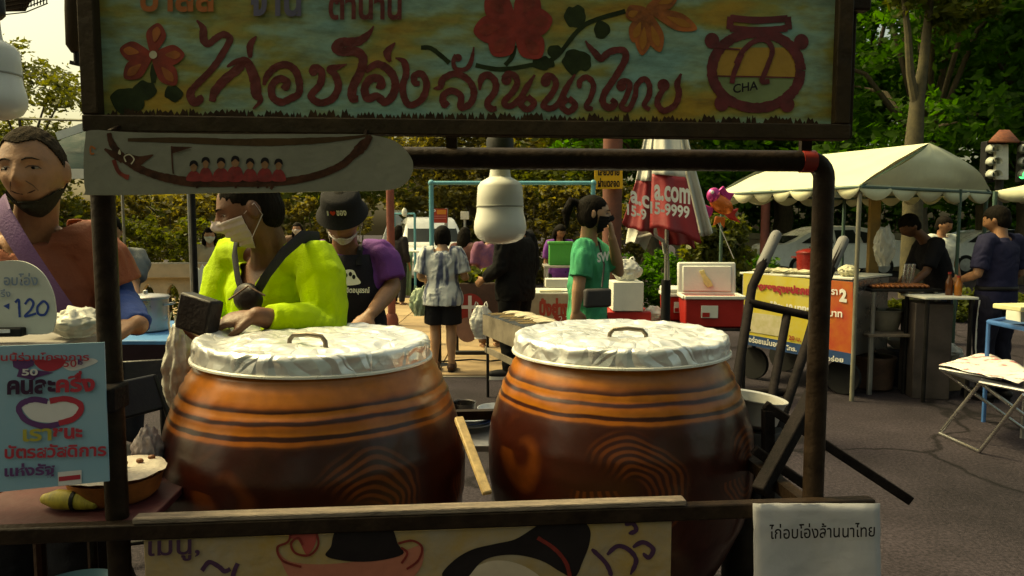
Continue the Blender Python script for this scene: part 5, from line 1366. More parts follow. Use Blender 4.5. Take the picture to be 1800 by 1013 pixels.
c = V((P(258, 575, 4.05).x, 4.05, zt_))
pot = empty('steel_pot', c, 'stainless cooking pot on the blue table behind the bearded man', 'pot')
MB().lathe(c, [(.105, 0), (.115, .01), (.118, .18), (.126, .186), (.126, .192), (.114, .192), (.112, .02), (.02, .015)], 40, caps=False).build('pan', STL, pot)
MB().lathe(c, [(.124, .193), (.118, .199), (.06, .206), (.015, .21), (.012, .225), (.002, .23)], 40).build('lid', STL, pot)
for s in (-1, 1): MB().tube([c + V((s * .116, -.03, .15)), c + V((s * .15, -.025, .155)), c + V((s * .15, .025, .155)), c + V((s * .116, .03, .15))], .006, 8).build('handle', STL, pot)
# folded black chair behind the left jar
def folding_chair(a, sc, rz, label, m, seatm):
    o = empty('folding_chair', a, label, 'chair'); M = Matrix.Rotation(R(rz), 3, 'Z')
    def T(x, y, z): return V(a) + M @ V((x * sc, y * sc, z * sc))
    for s in (-.2, .2):
        MB().tube([T(s, -.22, 0), T(s, .02, .42), T(s, .22, .85)], .013, 8).build('rear_leg', m, o)
        MB().tube([T(s * .85, .25, 0), T(s * .85, -.18, .44)], .013, 8).build('front_leg', m, o)
    MB().box(T(0, 0, .44), (.40 * sc, .38 * sc, .03 * sc), M).build('seat', seatm, o, bevel=.01)
    MB().box(T(0, .20, .78), (.42 * sc, .03 * sc, .16 * sc), M @ Matrix.Rotation(-.4, 3, 'X')).build('backrest', seatm, o, bevel=.01)
    MB().tube([T(-.2, -.17, .1), T(.2, -.17, .1)], .011, 8).build('stretcher', m, o)
    return o
folding_chair(V((P(268, 800, 2.9).x, 2.9, 0)), 1.0, 65, 'black folding chair behind the left jar, under the lettered table board', BLK, mat('black_vinyl', (.015, .014, .016), .4))
folding_chair(V((P(292, 800, 3.35).x, 3.35, 0)), 1.0, 20, 'black folding chair close against the lettered table board', BLK, mat('black_vinyl', (.015, .014, .016), .4))
# thin dark pole with a torn white board
o = empty('canopy_pole', V((P(343, 480, 5.6).x, 5.6, 0)), 'thin dark pole in front of the seated woman, wrapped with tape', 'pole')
MB().tube([o.location, V((o.location.x, 5.6, 2.3))], .021, 10).build('tube', BLK, o)
MB().tube([o.location, V((o.location.x, 5.6, .06))], [.16, .15], 16).build('foot_plate', BLK, o)
WPl = Plane((0, 5.9, 0), (0, -1, 0))
o = empty('jagged_board', WPl.at(370, 520), 'small white board with jagged top edge left of the neon man', 'board')
jp = [(346, 522), (346, 470), (350, 474), (355, 465), (360, 473), (365, 464), (370, 472), (376, 466), (382, 473), (388, 467), (394, 472), (394, 522)]
MB().slab([WPl.at(*p) for p in jp], (0, -1, 0), .012).build('board', FOAM, o)
MB().tube([V((WPl.at(367, 500).x, 5.92, 0)), V((WPl.at(367, 500).x, 5.92, WPl.at(367, 500).z))], .02, 8).build('stake', BLK, o)
# ------------------------------------------------------------------ far stalls in the middle
PIPE = mat('blue_pipe', (.10, .33, .38), .45, var=.1)
pf = empty('pipe_gantry', V((P(900, 400, 9.6).x, 9.6, 0)), 'turquoise plastic pipe frame of a stall behind the hanging bulb', 'frame')
za = P(757, 322, 9.2).z
A_, B_ = P(758, 322, 9.2), P(1043, 322, 9.2)
for q in (A_, B_):
    MB().tube([V((q.x, 9.2, 0)), V((q.x, 9.2, za - .03)), V((q.x, 9.2, za))], .030, 10).build('post', PIPE, pf)
    MB().tube([V((q.x, 8.9, .028)), V((q.x, 9.5, .028))], .028, 10).build('foot', PIPE, pf)
    MB().ell(V((q.x, 9.2, za)), (.04, .04, .04)).build('elbow', PIPE, pf)
MB().tube([V((A_.x, 9.2, za)), V((B_.x, 9.2, za))], .026, 10).build('top_bar', PIPE, pf)
# small far frame with lamp
fx0, fx1 = P(693, 380, 15.5).x, P(729, 380, 15.5).x; fz = P(700, 376, 15.5).z
o = empty('pipe_stand', V(((fx0 + fx1) / 2, 15.5, 0)), 'small far turquoise pipe frame with a white lamp near the pickup', 'frame')
for x in (fx0, fx1): MB().tube([(x, 15.5, 0), (x, 15.5, fz)], .025, 8).build('post', PIPE, o)
MB().tube([(fx0, 15.5, fz), (fx1, 15.5, fz)], .02, 8).build('top_bar', PIPE, o)
l_ = MB().lathe(((fx0 + fx1) / 2, 15.5, fz + .02), [(.02, .10), (.05, .06), (.06, 0), (.05, -.06), (.02, -.08)], 16).build('lamp', FOAM, o)
# far table with green sheet
ft = table('market_table', 'far small table draped with pale green sheet left of the striped shirt woman', P(693, 440, 14.5).x, P(752, 440, 14.5).x, 14.3, 15.0, P(700, 442, 14.3).z, FOAM, GAL)
GSH = mat('green_sheet', (.17, .30, .18), .6, var=.2)
xa, xb = P(697, 460, 14.2).x, P(726, 460, 14.2).x; zz = P(700, 443, 14.25).z
rr = []
for j in range(6):
    t = j / 5; rr.append([V((xa + (xb - xa) * (k / 14) + .02 * math.sin(k * 2.1) * t + (.5 - k / 14) * .12 * t, 14.28 - .05 - .03 * math.sin(k * 1.7) * t, zz - t * .85)) for k in range(15)])
mb = MB(); mb.add([p for r in rr for p in r], [(j * 15 + k, j * 15 + k + 1, (j + 1) * 15 + k + 1, (j + 1) * 15 + k) for j in range(5) for k in range(14)]); mb.build('sheet', GSH, ft, solid=.01)
# food table beside the striped woman
zf = P(830, 497, 8.1).z
fd = table('food_table', 'low dark food table with greens behind the striped shirt woman', P(790, 500, 8.1).x, P(905, 500, 8.1).x, 8.0, 8.7, zf, mat('dark_table', (.06, .04, .03), .6), BLK)
FPl = Plane((0, 7.985, 0), (0, -1, 0))
MB().slab([FPl.at(790, 592), FPl.at(905, 592), FPl.at(905, 500), FPl.at(790, 500)], (0, -1, 0), .012).build('skirt', mat('maroon_skirt', (.085, .045, .035), .8, var=.4, scale=5), fd)
mb = MB(); disc(mb, FPl, 826, 540, 24, off=.002, n=28); d1 = mb.build('emblem', mat('emblem_red', (.28, .02, .02), .6), fd)
mb = MB(); mb.add([FPl.at(x, y, .004) for x, y in ((823, 520), (829, 520), (829, 560), (823, 560))], [(0, 1, 2, 3)]); mb.add([FPl.at(x, y, .0044) for x, y in ((806, 537), (846, 537), (846, 543), (806, 543))], [(0, 1, 2, 3)]); mb.build('cross', WHP, d1)
mb = MB(); disc(mb, FPl, 822, 580, 20, 22, off=.003); mb.build('pale_figure', mat('dull_pink_print', (.30, .17, .14), .7), fd)
rgn = np.random.default_rng(8)
gv = empty('leafy_greens', V((P(832, 492, 8.2).x, 8.25, zf)), 'pile of green vegetables on the food table beside the striped shirt woman', 'vegetables')
me = leaf_mesh('leaves', np.array([0, 0, .06]) + rgn.normal(size=(420, 3)) * np.array((.11, .10, .03)), .06, rgn, flat=.5); me.materials.append(LM); c_ = bpy.data.objects.new('leaves', me); COL.objects.link(c_); c_.parent = gv
bag('plastic_bag', 'small crumpled bag on the food table next to the greens', V((P(850, 490, 8.3).x, 8.3, zf)), .16, .12, .12, PLB, 9, handles=False)
# black trousers stool leg, power strip and cables on the paving
o = MB().box(G(828, 627) + V((0, 0, .045)), (.36, .08, .04)).build('power_strip', mat('black_plastic', (.015, .015, .015), .5), loc=G(828, 627) + V((0, 0, .024)), bevel=.006); tag(o, 'black power strip lying on the tan paving', 'power strip')
o = MB().tube([G(740, 642) + V((0, 0, .033)), G(790, 640) + V((0, 0, .033)), G(830, 637) + V((0, 0, .033)), G(862, 640) + V((0, 0, .033)), G(900, 636) + V((0, 0, .033))], .009, 6).build('power_cable', mat('black_plastic', (.015, .015, .015), .5), loc=G(740, 642)); tag(o, 'black cable lying across the tan paving near the sandals', 'cable')
st_ = empty('plastic_stool', V((P(771, 600, 7.8).x, 7.8, 0)), 'thin black stand beside the striped shirt woman leg', 'stand')
MB().tube([V((P(771, 560, 7.8).x, 7.8, 0)), V((P(771, 560, 7.8).x, 7.8, .78))], .028, 8).build('post', BLK, st_)
MB().lathe(st_.location, [(.16, 0), (.16, .02), (.04, .04)], 18).build('foot', BLK, st_)
bag('plastic_bag', 'pale green carrier bag hanging at the striped shirt woman left side', P(738, 555, 7.45) , .17, .28, .12, mat('bag_green', (.36, .44, .28), .45, bump=.5, bscale=20), 11)
bag('plastic_bag', 'white carrier bag held by the person in black', P(846, 595, 7.05), .20, .32, .12, PLB, 12)
# stall behind the person in black: crates, boxes, lettered front
zs = P(980, 515, 8.6).z
ts = table('snack_table', 'snack stall table with red cartoon lettering behind the woman in green', P(925, 515, 8.6).x, P(1075, 515, 8.6).x, 8.6, 9.3, zs, FOAM, GAL)
SPl = Plane((0, 8.585, 0), (0, -1, 0))
MB().slab([SPl.at(925, 590), SPl.at(1075, 590), SPl.at(1075, 517), SPl.at(925, 517)], (0, -1, 0), .012).build('front_board', mat('beige_board', (.36, .31, .22), .7, var=.2), ts)
textpx('ปิ้งย่าง', SPl, 948, 524, 1000, 556, mat('cartoon_red', (.36, .045, .03), .6), ts, bold=.06)
mb = MB(); blob(mb, SPl, [(975, 556), (995, 552), (1015, 556), (1015, 568), (992, 570), (975, 566)], .003); lb = mb.build('red_label', mat('cartoon_red', (.36, .045, .03), .6), ts)
textpx('2.30', SPl, 982, 556, 1008, 566, WHP, lb, off=.005)
gc = empty('green_crate', V((P(985, 465, 9.6).x, 9.6, P(985, 466, 9.6).z)), 'bright green plastic crate on the stand in front of the far purple person', 'crate')
MB().box(P(985, 446, 9.6), (.30, .25, .30)).build('body', mat('crate_green', (.05, .30, .05), .5, var=.1), gc, bevel=.01)
MB().box(P(985, 427, 9.6), (.33, .28, .03)).build('rim', mat('crate_green', (.05, .30, .05), .5), gc, bevel=.006)
tz = P(985, 466, 9.6).z
table('display_stand', 'grey stand under the bright green crate', P(955, 470, 9.6).x, P(1020, 470, 9.6).x, 9.35, 9.95, tz, mat('grey_board', (.22, .20, .18), .6), GAL, 'stand')
boxthing('foam_box', 'white foam box lid on the snack table', P(980, 497, 8.8), (.30, .22, .10), FOAM, 'box')
boxthing('paper_pad', 'yellowish paper pad at the edge of the snack table', V((P(968, 513, 8.68).x, 8.68, zs + .012)), (.26, .12, .022), mat('pale_paper', (.55, .52, .36), .7), 'paper', bevel=.003)
# charcoal grill in front of the person in black
ga, gb = V((P(885, 560, 6.5).x, 6.5, 0)), V((P(1020, 600, 5.0).x, 5.05, 0))
gd = (gb - ga).normalized(); gn = V((-gd.y, gd.x, 0)); gz = .735
gr = empty('charcoal_grill', ga.lerp(gb, .5), 'long steel charcoal grill on legs behind the right jar', 'grill')
GRM = mat('sooty_steel', (.20, .17, .13), .6, .4, var=.4, scale=5)
for s in (-1, 1):
    MB().bar(ga + gn * .19 * s + V((0, 0, gz - .09)), gb + gn * .19 * s + V((0, 0, gz - .09)), .012, .18).build('side_wall', GRM, gr)
for q in (ga, gb): MB().bar(q - gn * .184 + V((0, 0, gz - .09)), q + gn * .184 + V((0, 0, gz - .09)), .012, .18).build('end_wall', GRM, gr)
MB().bar(ga + V((0, 0, gz - .14)), gb + V((0, 0, gz - .14)), .366, .01).build('ash_bed', mat('ash', (.10, .09, .085), .9, var=.5), gr)
for i in range(26):
    q = ga.lerp(gb, (i + .5) / 26) + V((0, 0, gz + .004)); MB().tube([q - gn * .2, q + gn * .2], .004, 6).build('grate_bar', GAL, gr)
for q in (ga + gd * .06, gb - gd * .06):
    for s in (-1, 1): MB().tube([q + gn * .17 * s, q + gn * .17 * s + V((0, 0, gz - .02))], .013, 8).build('leg', BLK, gr)
MB().bar(ga + gn * .17 + V((0, 0, .42)), gb + gn * .17 + V((0, 0, .42)), .02, .05).build('lower_rail', GRM, gr); MB().bar(ga - gn * .17 + V((0, 0, .42)), gb - gn * .17 + V((0, 0, .42)), .02, .05).build('lower_rail', GRM, gr)
SQ = mat('pale_squid', (.62, .54, .38), .5, var=.15); rg = random.Random(4)
skm = MB(); skm.tube([(-.16, 0, 0), (.12, 0, 0)], .0035, 6); skme = skm.mesh('stick'); skme.materials.append(mat('bamboo', (.48, .33, .16), .6))
fm = MB(); fm.tube([(-.02, 0, .006), (.04, .004, .010), (.10, -.004, .009), (.15, 0, .006)], [.010, .020, .017, .006], 8, round_caps=True, flat=.6); fme = fm.mesh('meat'); fme.materials.append(SQ); fme.shade_smooth()
for i in range(16):
    t = .06 + .5 * i / 16; q = ga.lerp(gb, t) + gn * rg.uniform(-.03, .05) + V((0, 0, gz + .011))
    o = empty('squid_skewer', q, 'pale squid skewer laid on the charcoal grill', 'skewer', 'squid skewers on the grill')
    for nm, me in (('stick', skme), ('meat', fme)):
        c_ = bpy.data.objects.new(nm, me); COL.objects.link(c_); c_.parent = o
    o.rotation_euler.z = math.atan2(gn.y, gn.x) + rg.uniform(-.25, .25)
# ------------------------------------------------------------------ foam box, coolers, umbrella
zb_ = P(1100, 545, 6.6).z
sb = empty('box_stand', V((P(1098, 560, 6.65).x, 6.65, 0)), 'low red crate stand under the white foam box', 'stand')
MB().box(V((sb.location.x, 6.65, zb_ / 2)), (.42, .36, zb_ - .004)).build('crate', mat('cooler_red', (.38, .015, .015), .4, var=.08), sb, bevel=.01)
MB().box(V((sb.location.x - .05, 6.465, zb_ * .8)), (.08, .004, .06)).build('label', WHP, sb)
boxthing('foam_box', 'white foam box with a carrier bag on top, beside the woman in green', P(1100, 519, 6.6), (.27, .30, .26), FOAM, 'box')
bag('plastic_bag', 'white carrier bag standing on the foam box', P(1100, 493, 6.6), .24, .19, .16, PLB, 14)
def cooler(c, w, d, h, rz, label, open_lid, handle=True):
    RED = mat('cooler_red', (.38, .015, .015), .4, var=.08); WHT = mat('cooler_white', (.66, .67, .60), .4, var=.05)
    o = empty('cooler_box', c, label, 'cooler'); M = Matrix.Rotation(R(rz), 3, 'Z')
    def T(x, y, z): return V(c) + M @ V((x, y, z))
    MB().hexa([T(-w * .47, -d * .46, 0), T(w * .47, -d * .46, 0), T(w * .47, d * .46, 0), T(-w * .47, d * .46, 0)], [T(-w / 2, -d / 2, h), T(w / 2, -d / 2, h), T(w / 2, d / 2, h), T(-w / 2, d / 2, h)]).build('body', RED, o, bevel=.015)
    for s in (-1, 1):
        MB().bar(T(-w / 2, s * d / 2, h + .008), T(w / 2, s * d / 2, h + .008), .03, .03).build('rim', WHT, o, bevel=.006)
        MB().bar(T(s * w / 2, -d / 2 + .016, h + .008), T(s * w / 2, d / 2 - .016, h + .008), .03, .03).build('rim', WHT, o, bevel=.006)
    if open_lid:
        Ml = M @ Matrix.Rotation(R(-8), 3, 'X')
        l = MB().box(T(0, d / 2 + .04, h + d * .42), (w * 1.02, .05, d * .86), Ml).build('lid', WHT, o, bevel=.015)
        MB().box(T(.0, d / 2 + .012, h + d * .42), (w * .86, .02, d * .68), Ml).build('lid_liner', WHT, l, bevel=.012)
        MB().slab([T(x, d / 2 - .012 + (z - .42) * .06, h + d * z) for x, z in ((-.07, .62), (-.03, .66), (-.01, .52), (.03, .38), (.05, .24), (.0, .20), (-.03, .30), (-.04, .44))], M @ V((0, -1, 0)), .006).build('yellow_rag', mat('pale_yellow_bag', (.60, .52, .22), .8, var=.25, scale=14), l, bevel=.002)
    else:
        MB().box(T(0, 0, h + .045), (w * 1.03, d * 1.03, .05), M).build('lid', WHT, o, bevel=.015)
    MB().box(T(-w * .08, -d / 2 + .002, h * .55), (w * .28, .012, h * .42), M).build('label', WHT, o, bevel=.002)
    MB().box(T(-w * .14, -d / 2 - .006, h * .45), (w * .12, .004, h * .15), M).build('label_print', RED, o)
    MB().tube([T(w / 2 + .005, -d * .2, h * .8), T(w / 2 + .03, -d * .2, h * .55), T(w / 2 + .03, d * .2, h * .55), T(w / 2 + .005, d * .2, h * .8)], .009, 8).build('handle', WHT, o)
    return o
cz = P(1248, 575, 6.2).z
cooler(V((P(1248, 575, 6.3).x, 6.3, cz)), .50, .34, .25, -4, 'red cooler with its white lid standing open', True)
cooler(V((P(1192, 565, 6.75).x, 6.75, cz)), .30, .34, .23, -4, 'closed red cooler half hidden behind the umbrella post', False)
table('cooler_table', 'low black steel table under the red coolers', P(1168, 575, 6.3).x, P(1306, 575, 6.3).x, 6.08, 7.0, cz, BLK, BLK, 'table', .02, .014)
bag('rolled_sack', 'rolled white sack left of the umbrella post', V((P(1150, 540, 6.6).x, 6.6, cz)), .17, .13, .16, PLB, 18, handles=False, cat='sack')
table('low_table', 'pale low table under the rolled white sack', P(1118, 548, 6.6).x, P(1167, 548, 6.6).x, 6.35, 6.9, cz, FOAM, GAL, 'table', .03)
# umbrella, half closed
UD = 5.2
um = empty('market_umbrella', V((P(1169, 600, UD).x, UD, 0)), 'folded red and white advertising umbrella on a black sleeve pole', 'umbrella')
UR = mat('umbrella_red', (.27, .012, .018), .55, var=.12, scale=5, bump=.2); UW = mat('umbrella_white', (.58, .57, .50), .6, var=.08, bump=.2)
ux = um.location.x
MB().tube([(ux, UD, P(1169, 572, UD).z - .25), (ux, UD, P(1169, 492, UD).z)], .034, 14).build('sleeve', mat('black_plastic', (.015, .015, .015), .5), um)
MB().tube([(ux, UD, .0), (ux, UD, 2.35)], .0165, 12).build('pole', STL, um)
MB().tube([(ux + .012, UD - .03, P(1169, 492, UD).z), (ux + .0, UD - .03, P(1169, 430, UD).z)], .008, 8).build('strut_rod', STL, um)
MB().lathe((ux, UD, 0), [(.28, 0), (.28, .05), (.10, .08), (.05, .22)], 24).build('base', mat('concrete_base', (.20, .19, .18), .8), um)
def flap(tl_, tr_, bl_, br_, d_t, d_b, bulge, m, nm, nu=12, nv=14, seed=0, split=None):
    rows = []
    for j in range(nv + 1):
        t = j / nv; row = []
        for i in range(nu + 1):
            s = i / nu; px = (tl_[0] * (1 - s) + tr_[0] * s) * (1 - t) + (bl_[0] * (1 - s) + br_[0] * s) * t
            py = (tl_[1] * (1 - s) + tr_[1] * s) * (1 - t) + (bl_[1] * (1 - s) + br_[1] * s) * t
            py += (5 * math.sin(s * 6 + seed) + 3 * math.sin(s * 13 + seed)) * max(0, t - .6) * 1.6 * (1 if nm in ('red_panel', 'rear_panel', 'inner_fold') else .4)
            d = d_t * (1 - t) + d_b * t - bulge * math.sin(math.pi * s) * (.3 + .7 * t) + (.022 * math.sin(s * 8 + seed) + .010 * math.sin(s * 17 + seed * 2)) * (.3 + t)
            row.append(P(px, py, d))
        rows.append(row)
    mb = MB(); n1 = nu + 1
    mb.add([p for r in rows for p in r], [(j * n1 + i, j * n1 + i + 1, (j + 1) * n1 + i + 1, (j + 1) * n1 + i) for j in range(nv) for i in range(nu)])
    return mb.build(nm, m, um, solid=.004, ang=60)
flap((1142, 205), (1158, 205), (1118, 318), (1150, 318), UD, UD - .10, .02, UW, 'white_panel')
flap((1118, 318), (1150, 318), (1094, 393), (1149, 416), UD - .10, UD - .15, .03, UR, 'red_panel')
flap((1152, 205), (1190, 205), (1146, 306), (1206, 312), UD - .03, UD - .17, .03, UW, 'white_panel', seed=2)
flap((1146, 306), (1206, 312), (1142, 397), (1233, 424), UD - .17, UD - .26, .04, UR, 'red_panel', seed=2)
flap((1188, 205), (1200, 206), (1205, 300), (1222, 296), UD - .02, UD - .08, .02, UW, 'white_panel', seed=4)
flap((1204, 300), (1222, 296), (1229, 418), (1253, 411), UD - .08, UD - .10, .03, UW, 'white_panel', seed=4)
flap((1135, 230), (1195, 230), (1100, 405), (1225, 425), UD + .06, UD + .20, -.05, UW, 'rear_panel', seed=6)
flap((1150, 380), (1215, 385), (1160, 428), (1222, 436), UD - .02, UD + .05, .05, UR, 'inner_fold', seed=7)
flap((1105, 398), (1150, 405), (1100, 424), (1135, 436), UD - .05, UD - .02, .05, UW, 'inner_fold', seed=8)
MB().tube([P(1120, 418, UD - .08), P(1148, 412, UD - .08), P(1166, 424, UD - .03), P(1169, 445, UD)], .014, 8).build('tie_strap', UW, um)
WPR = mat('white_print', (.75, .74, .68), .6)
UPl = Plane(P(1180, 360, UD - .365), (-.06, -1, .12))
textpx('a.com', UPl, 1150, 324, 1213, 352, WPR, um, bold=.03, skew=8)
textpx('15-9999', UPl, 1143, 354, 1212, 376, WPR, um, bold=.03, skew=9)
UPl2 = Plane(P(1125, 360, UD - .215), (.08, -1, .12))
textpx('a.c', UPl2, 1108, 334, 1141, 356, WPR, um, bold=.03, skew=12)
textpx('15-9', UPl2, 1102, 358, 1136, 378, WPR, um, bold=.03, skew=11)
# foil fish balloon
fb = empty('foil_balloon', P(1262, 380, 7.2), 'pink and orange fish shaped foil balloon left of the cream canopy', 'balloon')
FPK = mat('foil_pink', (.50, .04, .22), .25, .5, var=.1, bump=.2, bscale=30); FOG = mat('foil_orange', (.55, .13, .03), .25, .4, var=.1, bump=.2, bscale=30)
Mb = Matrix.Rotation(R(25), 3, 'Y')
MB().ell(P(1268, 360, 7.2), (.13, .06, .085), Matrix.Rotation(R(35), 3, 'Y'), 24, 14).build('body', FOG, fb)
MB().ell(P(1254, 343, 7.18), (.065, .045, .075), Mb).build('head', FPK, fb)
for pts_, m_ in (([(1240, 360), (1226, 366), (1232, 376), (1240, 392), (1252, 378), (1256, 366)], FPK), ([(1284, 370), (1300, 366), (1292, 378), (1303, 392), (1284, 386), (1274, 378)], mat('foil_red', (.45, .03, .03), .3, .4)), ([(1258, 380), (1254, 398), (1266, 390), (1274, 402), (1276, 382)], FOG), ([(1262, 336), (1272, 326), (1280, 338), (1292, 340), (1284, 354), (1272, 348)], FPK)):
    FBl = Plane((0, 7.18, 0), (0, -1, 0)); MB().slab([FBl.at(*q) for q in pts_], (0, -1, 0), .03).build('fin', m_, fb, bevel=.012)
MB().ell(P(1252, 338, 7.14), (.018, .012, .018)).build('eye', WHP, fb)
MB().tube([P(1262, 392, 7.2), P(1275, 420, 7.22), P(1290, 455, 7.25)], .004, 6).build('string', WHP, fb)
# ------------------------------------------------------------------ wok pan, stove and dishes behind the jars
c = P(815, 712, 2.75)
o = empty('saucepan', c - V((0, 0, .03)), 'small dark metal pan between the jars', 'pan')
MB().lathe(c, [(.035, -.045), (.042, -.03), (.046, .008), (.049, .011), (.044, .008), (.038, -.03), (.01, -.035)], 28).build('bowl', mat('dark_pan', (.06, .055, .055), .3, .8), o)
c2 = P(828, 740, 2.85)
o = empty('blue_plate_stack', c2 - V((0, 0, .03)), 'stack of blue rimmed enamel plates between the jars', 'plates')
for i in range(3):
    MB().lathe(c2 + V((0, 0, -.02 + i * .012)), [(.04, 0), (.075, .012), (.092, .016), (.094, .019), (.075, .015), (.04, .004)], 32).build('plate', mat('enamel_blue', (.05, .10, .30), .3, var=.2) if i % 2 else mat('enamel_white', (.5, .52, .55), .3), o)
zz = c2.z - .03
table('dish_table', 'small grey table behind the jars holding pan and plates', P(780, 745, 2.85).x, P(905, 745, 2.85).x, 2.62, 3.1, zz, mat('zinc_top', (.25, .24, .25), .4, .6), GAL)
o = empty('white_bowl', P(872, 716, 2.95) - V((0, 0, .04)), 'white and blue bowl half hidden behind the right jar', 'bowl')
MB().lathe(P(872, 716, 2.95) - V((0, 0, .06)), [(.035, 0), (.06, .02), (.075, .06), (.078, .06), (.062, .02), (.02, .008)], 28).build('bowl', mat('enamel_white', (.5, .52, .55), .3), o)
# wash pan on a bucket right of the right jar
c = P(1328, 700, 2.22)
wp = empty('rinsing_pan', c - V((0, 0, .10)), 'wide aluminium pan with herbs right of the right jar', 'pan')
Mt = Matrix.Rotation(R(8), 3, 'Y')
MB().lathe(c, [(.055, -.085), (.075, -.07), (.088, -.01), (.092, .0), (.096, .002), (.096, .006), (.086, .002), (.072, -.06), (.02, -.07)], 40, Mt).build('bowl', mat('aluminium_pan', (.52, .51, .49), .4, .4, var=.1), wp)
for i in range(14):
    a = i * 2.4; MB().ell(c + V((.03 * math.cos(a) * (i % 4) / 2, .03 * math.sin(a) * (i % 3), -.052)), (.012, .006, .006), Matrix.Rotation(a, 3, 'Z'), 8, 5).build('herb', LD, wp)
bz = c.z - .092
o = empty('metal_bucket', V((c.x, c.y, 0)), 'dark tall metal drum supporting the aluminium pan', 'drum')
MB().lathe((c.x, c.y, 0), [(.085, 0), (.09, .02), (.09, bz * .5), (.094, bz * .52), (.09, bz * .54), (.085, bz - .01), (.08, bz)], 32).build('drum', mat('dark_drum', (.04, .035, .035), .5, .5, var=.4), o)
# ------------------------------------------------------------------ hand truck leaning at the cart's right side
ht = empty('hand_truck', V((P(1360, 850, 2.1).x, 2.15, 0)), 'dark steel hand truck with grey grips leaning right of the jars', 'hand truck')
r_ = .0165
MB().tube([P(1362, 418, 2.75), P(1345, 455, 2.7), P(1322, 505, 2.62), P(1313, 560, 2.55), P(1300, 640, 2.4), P(1268, 860, 2.1)], r_, 10).build('side_rail', STEEL2, ht)
MB().tube([P(1480, 428, 2.72), P(1462, 468, 2.66), P(1440, 530, 2.58), P(1420, 600, 2.48), P(1370, 745, 2.25), P(1325, 900, 2.0)], r_, 10).build('side_rail', STEEL2, ht)
MB().tube([P(1385, 545, 2.58), P(1360, 680, 2.34), P(1330, 850, 2.06)], r_ * .9, 10).build('middle_rail', STEEL2, ht)
MB().tube([P(1316, 532, 2.58), P(1425, 556, 2.54)], r_ * .9, 10).build('cross_bar', STEEL2, ht)
MB().tube([P(1290, 690, 2.32), P(1392, 690, 2.34)], r_ * .8, 10).build('cross_bar', STEEL2, ht)
GRIP = mat('grey_grip', (.16, .155, .15), .7, var=.15)
MB().tube([P(1364, 414, 2.76), P(1340, 465, 2.69)], .0205, 12, round_caps=True).build('grip', GRIP, ht)
MB().tube([P(1482, 424, 2.73), P(1460, 472, 2.66)], .0205, 12, round_caps=True).build('grip', GRIP, ht)
# braces of the cart
br = cart
MB().bar(P(1432, 688, 1.9), P(1335, 865, 1.75), .035, .035).build('brace', STEEL2, br, bevel=.004)
MB().bar(P(1345, 712, 1.98), P(1600, 880, 1.93), .025, .025).build('brace', STEEL2, br, bevel=.003)
MB().bar(P(1325, 790, 1.9), P(1430, 862, 1.88), .025, .025).build('brace', STEEL2, br, bevel=.003)
MB().bar(P(1350, 720, 1.98), P(1350, 1013, 1.98), .03, .03).build('brace', STEEL2, br, bevel=.003)
# paper sheet hanging from the front rail
HP = Plane(K(0, -.028, 0), -E2)
hp_ = empty('paper_notice', HP.at(1430, 1013), 'white paper sheet with one black line of lettering on the lower right rail', 'notice')
nu, nv = 16, 12; vs_ = []
for j in range(nv + 1):
    for i in range(nu + 1):
        x = 1322 + (1545 - 1322) * i / nu; y = 884 + (1060 - 884) * j / nv
        vs_.append(HP.at(x, y, .004 + .010 * math.sin(i * .5 + 1) * (j / nv) + .004 * noise.noise(V((i * .5, j * .5, 0)))))
mb = MB(); mb.add(vs_, [(j * (nu + 1) + i, j * (nu + 1) + i + 1, (j + 1) * (nu + 1) + i + 1, (j + 1) * (nu + 1) + i) for j in range(nv) for i in range(nu)])
mb.build('sheet', mat('notice_paper', (.50, .48, .49), .7, var=.06, scale=3), hp_, solid=.001)
textpx('ไก่อบโอ่งล้านนาไทย', HP, 1346, 916, 1530, 942, mat('black_print', (.012, .010, .010), .6), hp_, bold=.01, off=.017, skew=-4)
# dark awning fringe and rolled cloth at the top left
aw = empty('dark_awning', P(0, -60, 1.75), 'dark awning edge with net fringe in the top left corner', 'awning')
MB().slab([P(-150, 22, 1.7), P(40, 18, 1.7), P(80, -60, 1.7), P(-150, -60, 1.7)], (0, -1, 0), .01).build('cloth', mat('dark_cloth', (.03, .018, .010), .85), aw)
mb = MB()
for i in range(9): mb.tube([P(38 + i * 5.5, 16 - i * 1.2, 1.7), P(38 + i * 5.5, -40, 1.7)], .0014, 5)
for i in range(6): mb.tube([P(8, 26 - i * 7, 1.7), P(45, 22 - i * 8, 1.7), P(84, 6 - i * 8, 1.7)], .0014, 5)
mb.build('net_fringe', mat('dark_cloth', (.03, .018, .010), .85), aw)
ru = empty('rolled_umbrella', P(133, 112, 1.62), 'dark rolled umbrella hanging behind the left end of the sign', 'umbrella')
MB().tube([P(131, -120, 1.62), P(131, 20, 1.62), P(132, 80, 1.62), P(134, 92, 1.62)], [.018, .019, .018, .010], 14).build('canopy', mat('dark_cloth', (.03, .018, .010), .85), ru)
MB().tube([P(134, 90, 1.62), P(135, 112, 1.62)], .006, 8).build('tip', BLK, ru)
MB().bar(P(124, 110, 1.62), P(150, 116, 1.62), .008, .008).build('hook', BLK, ru)
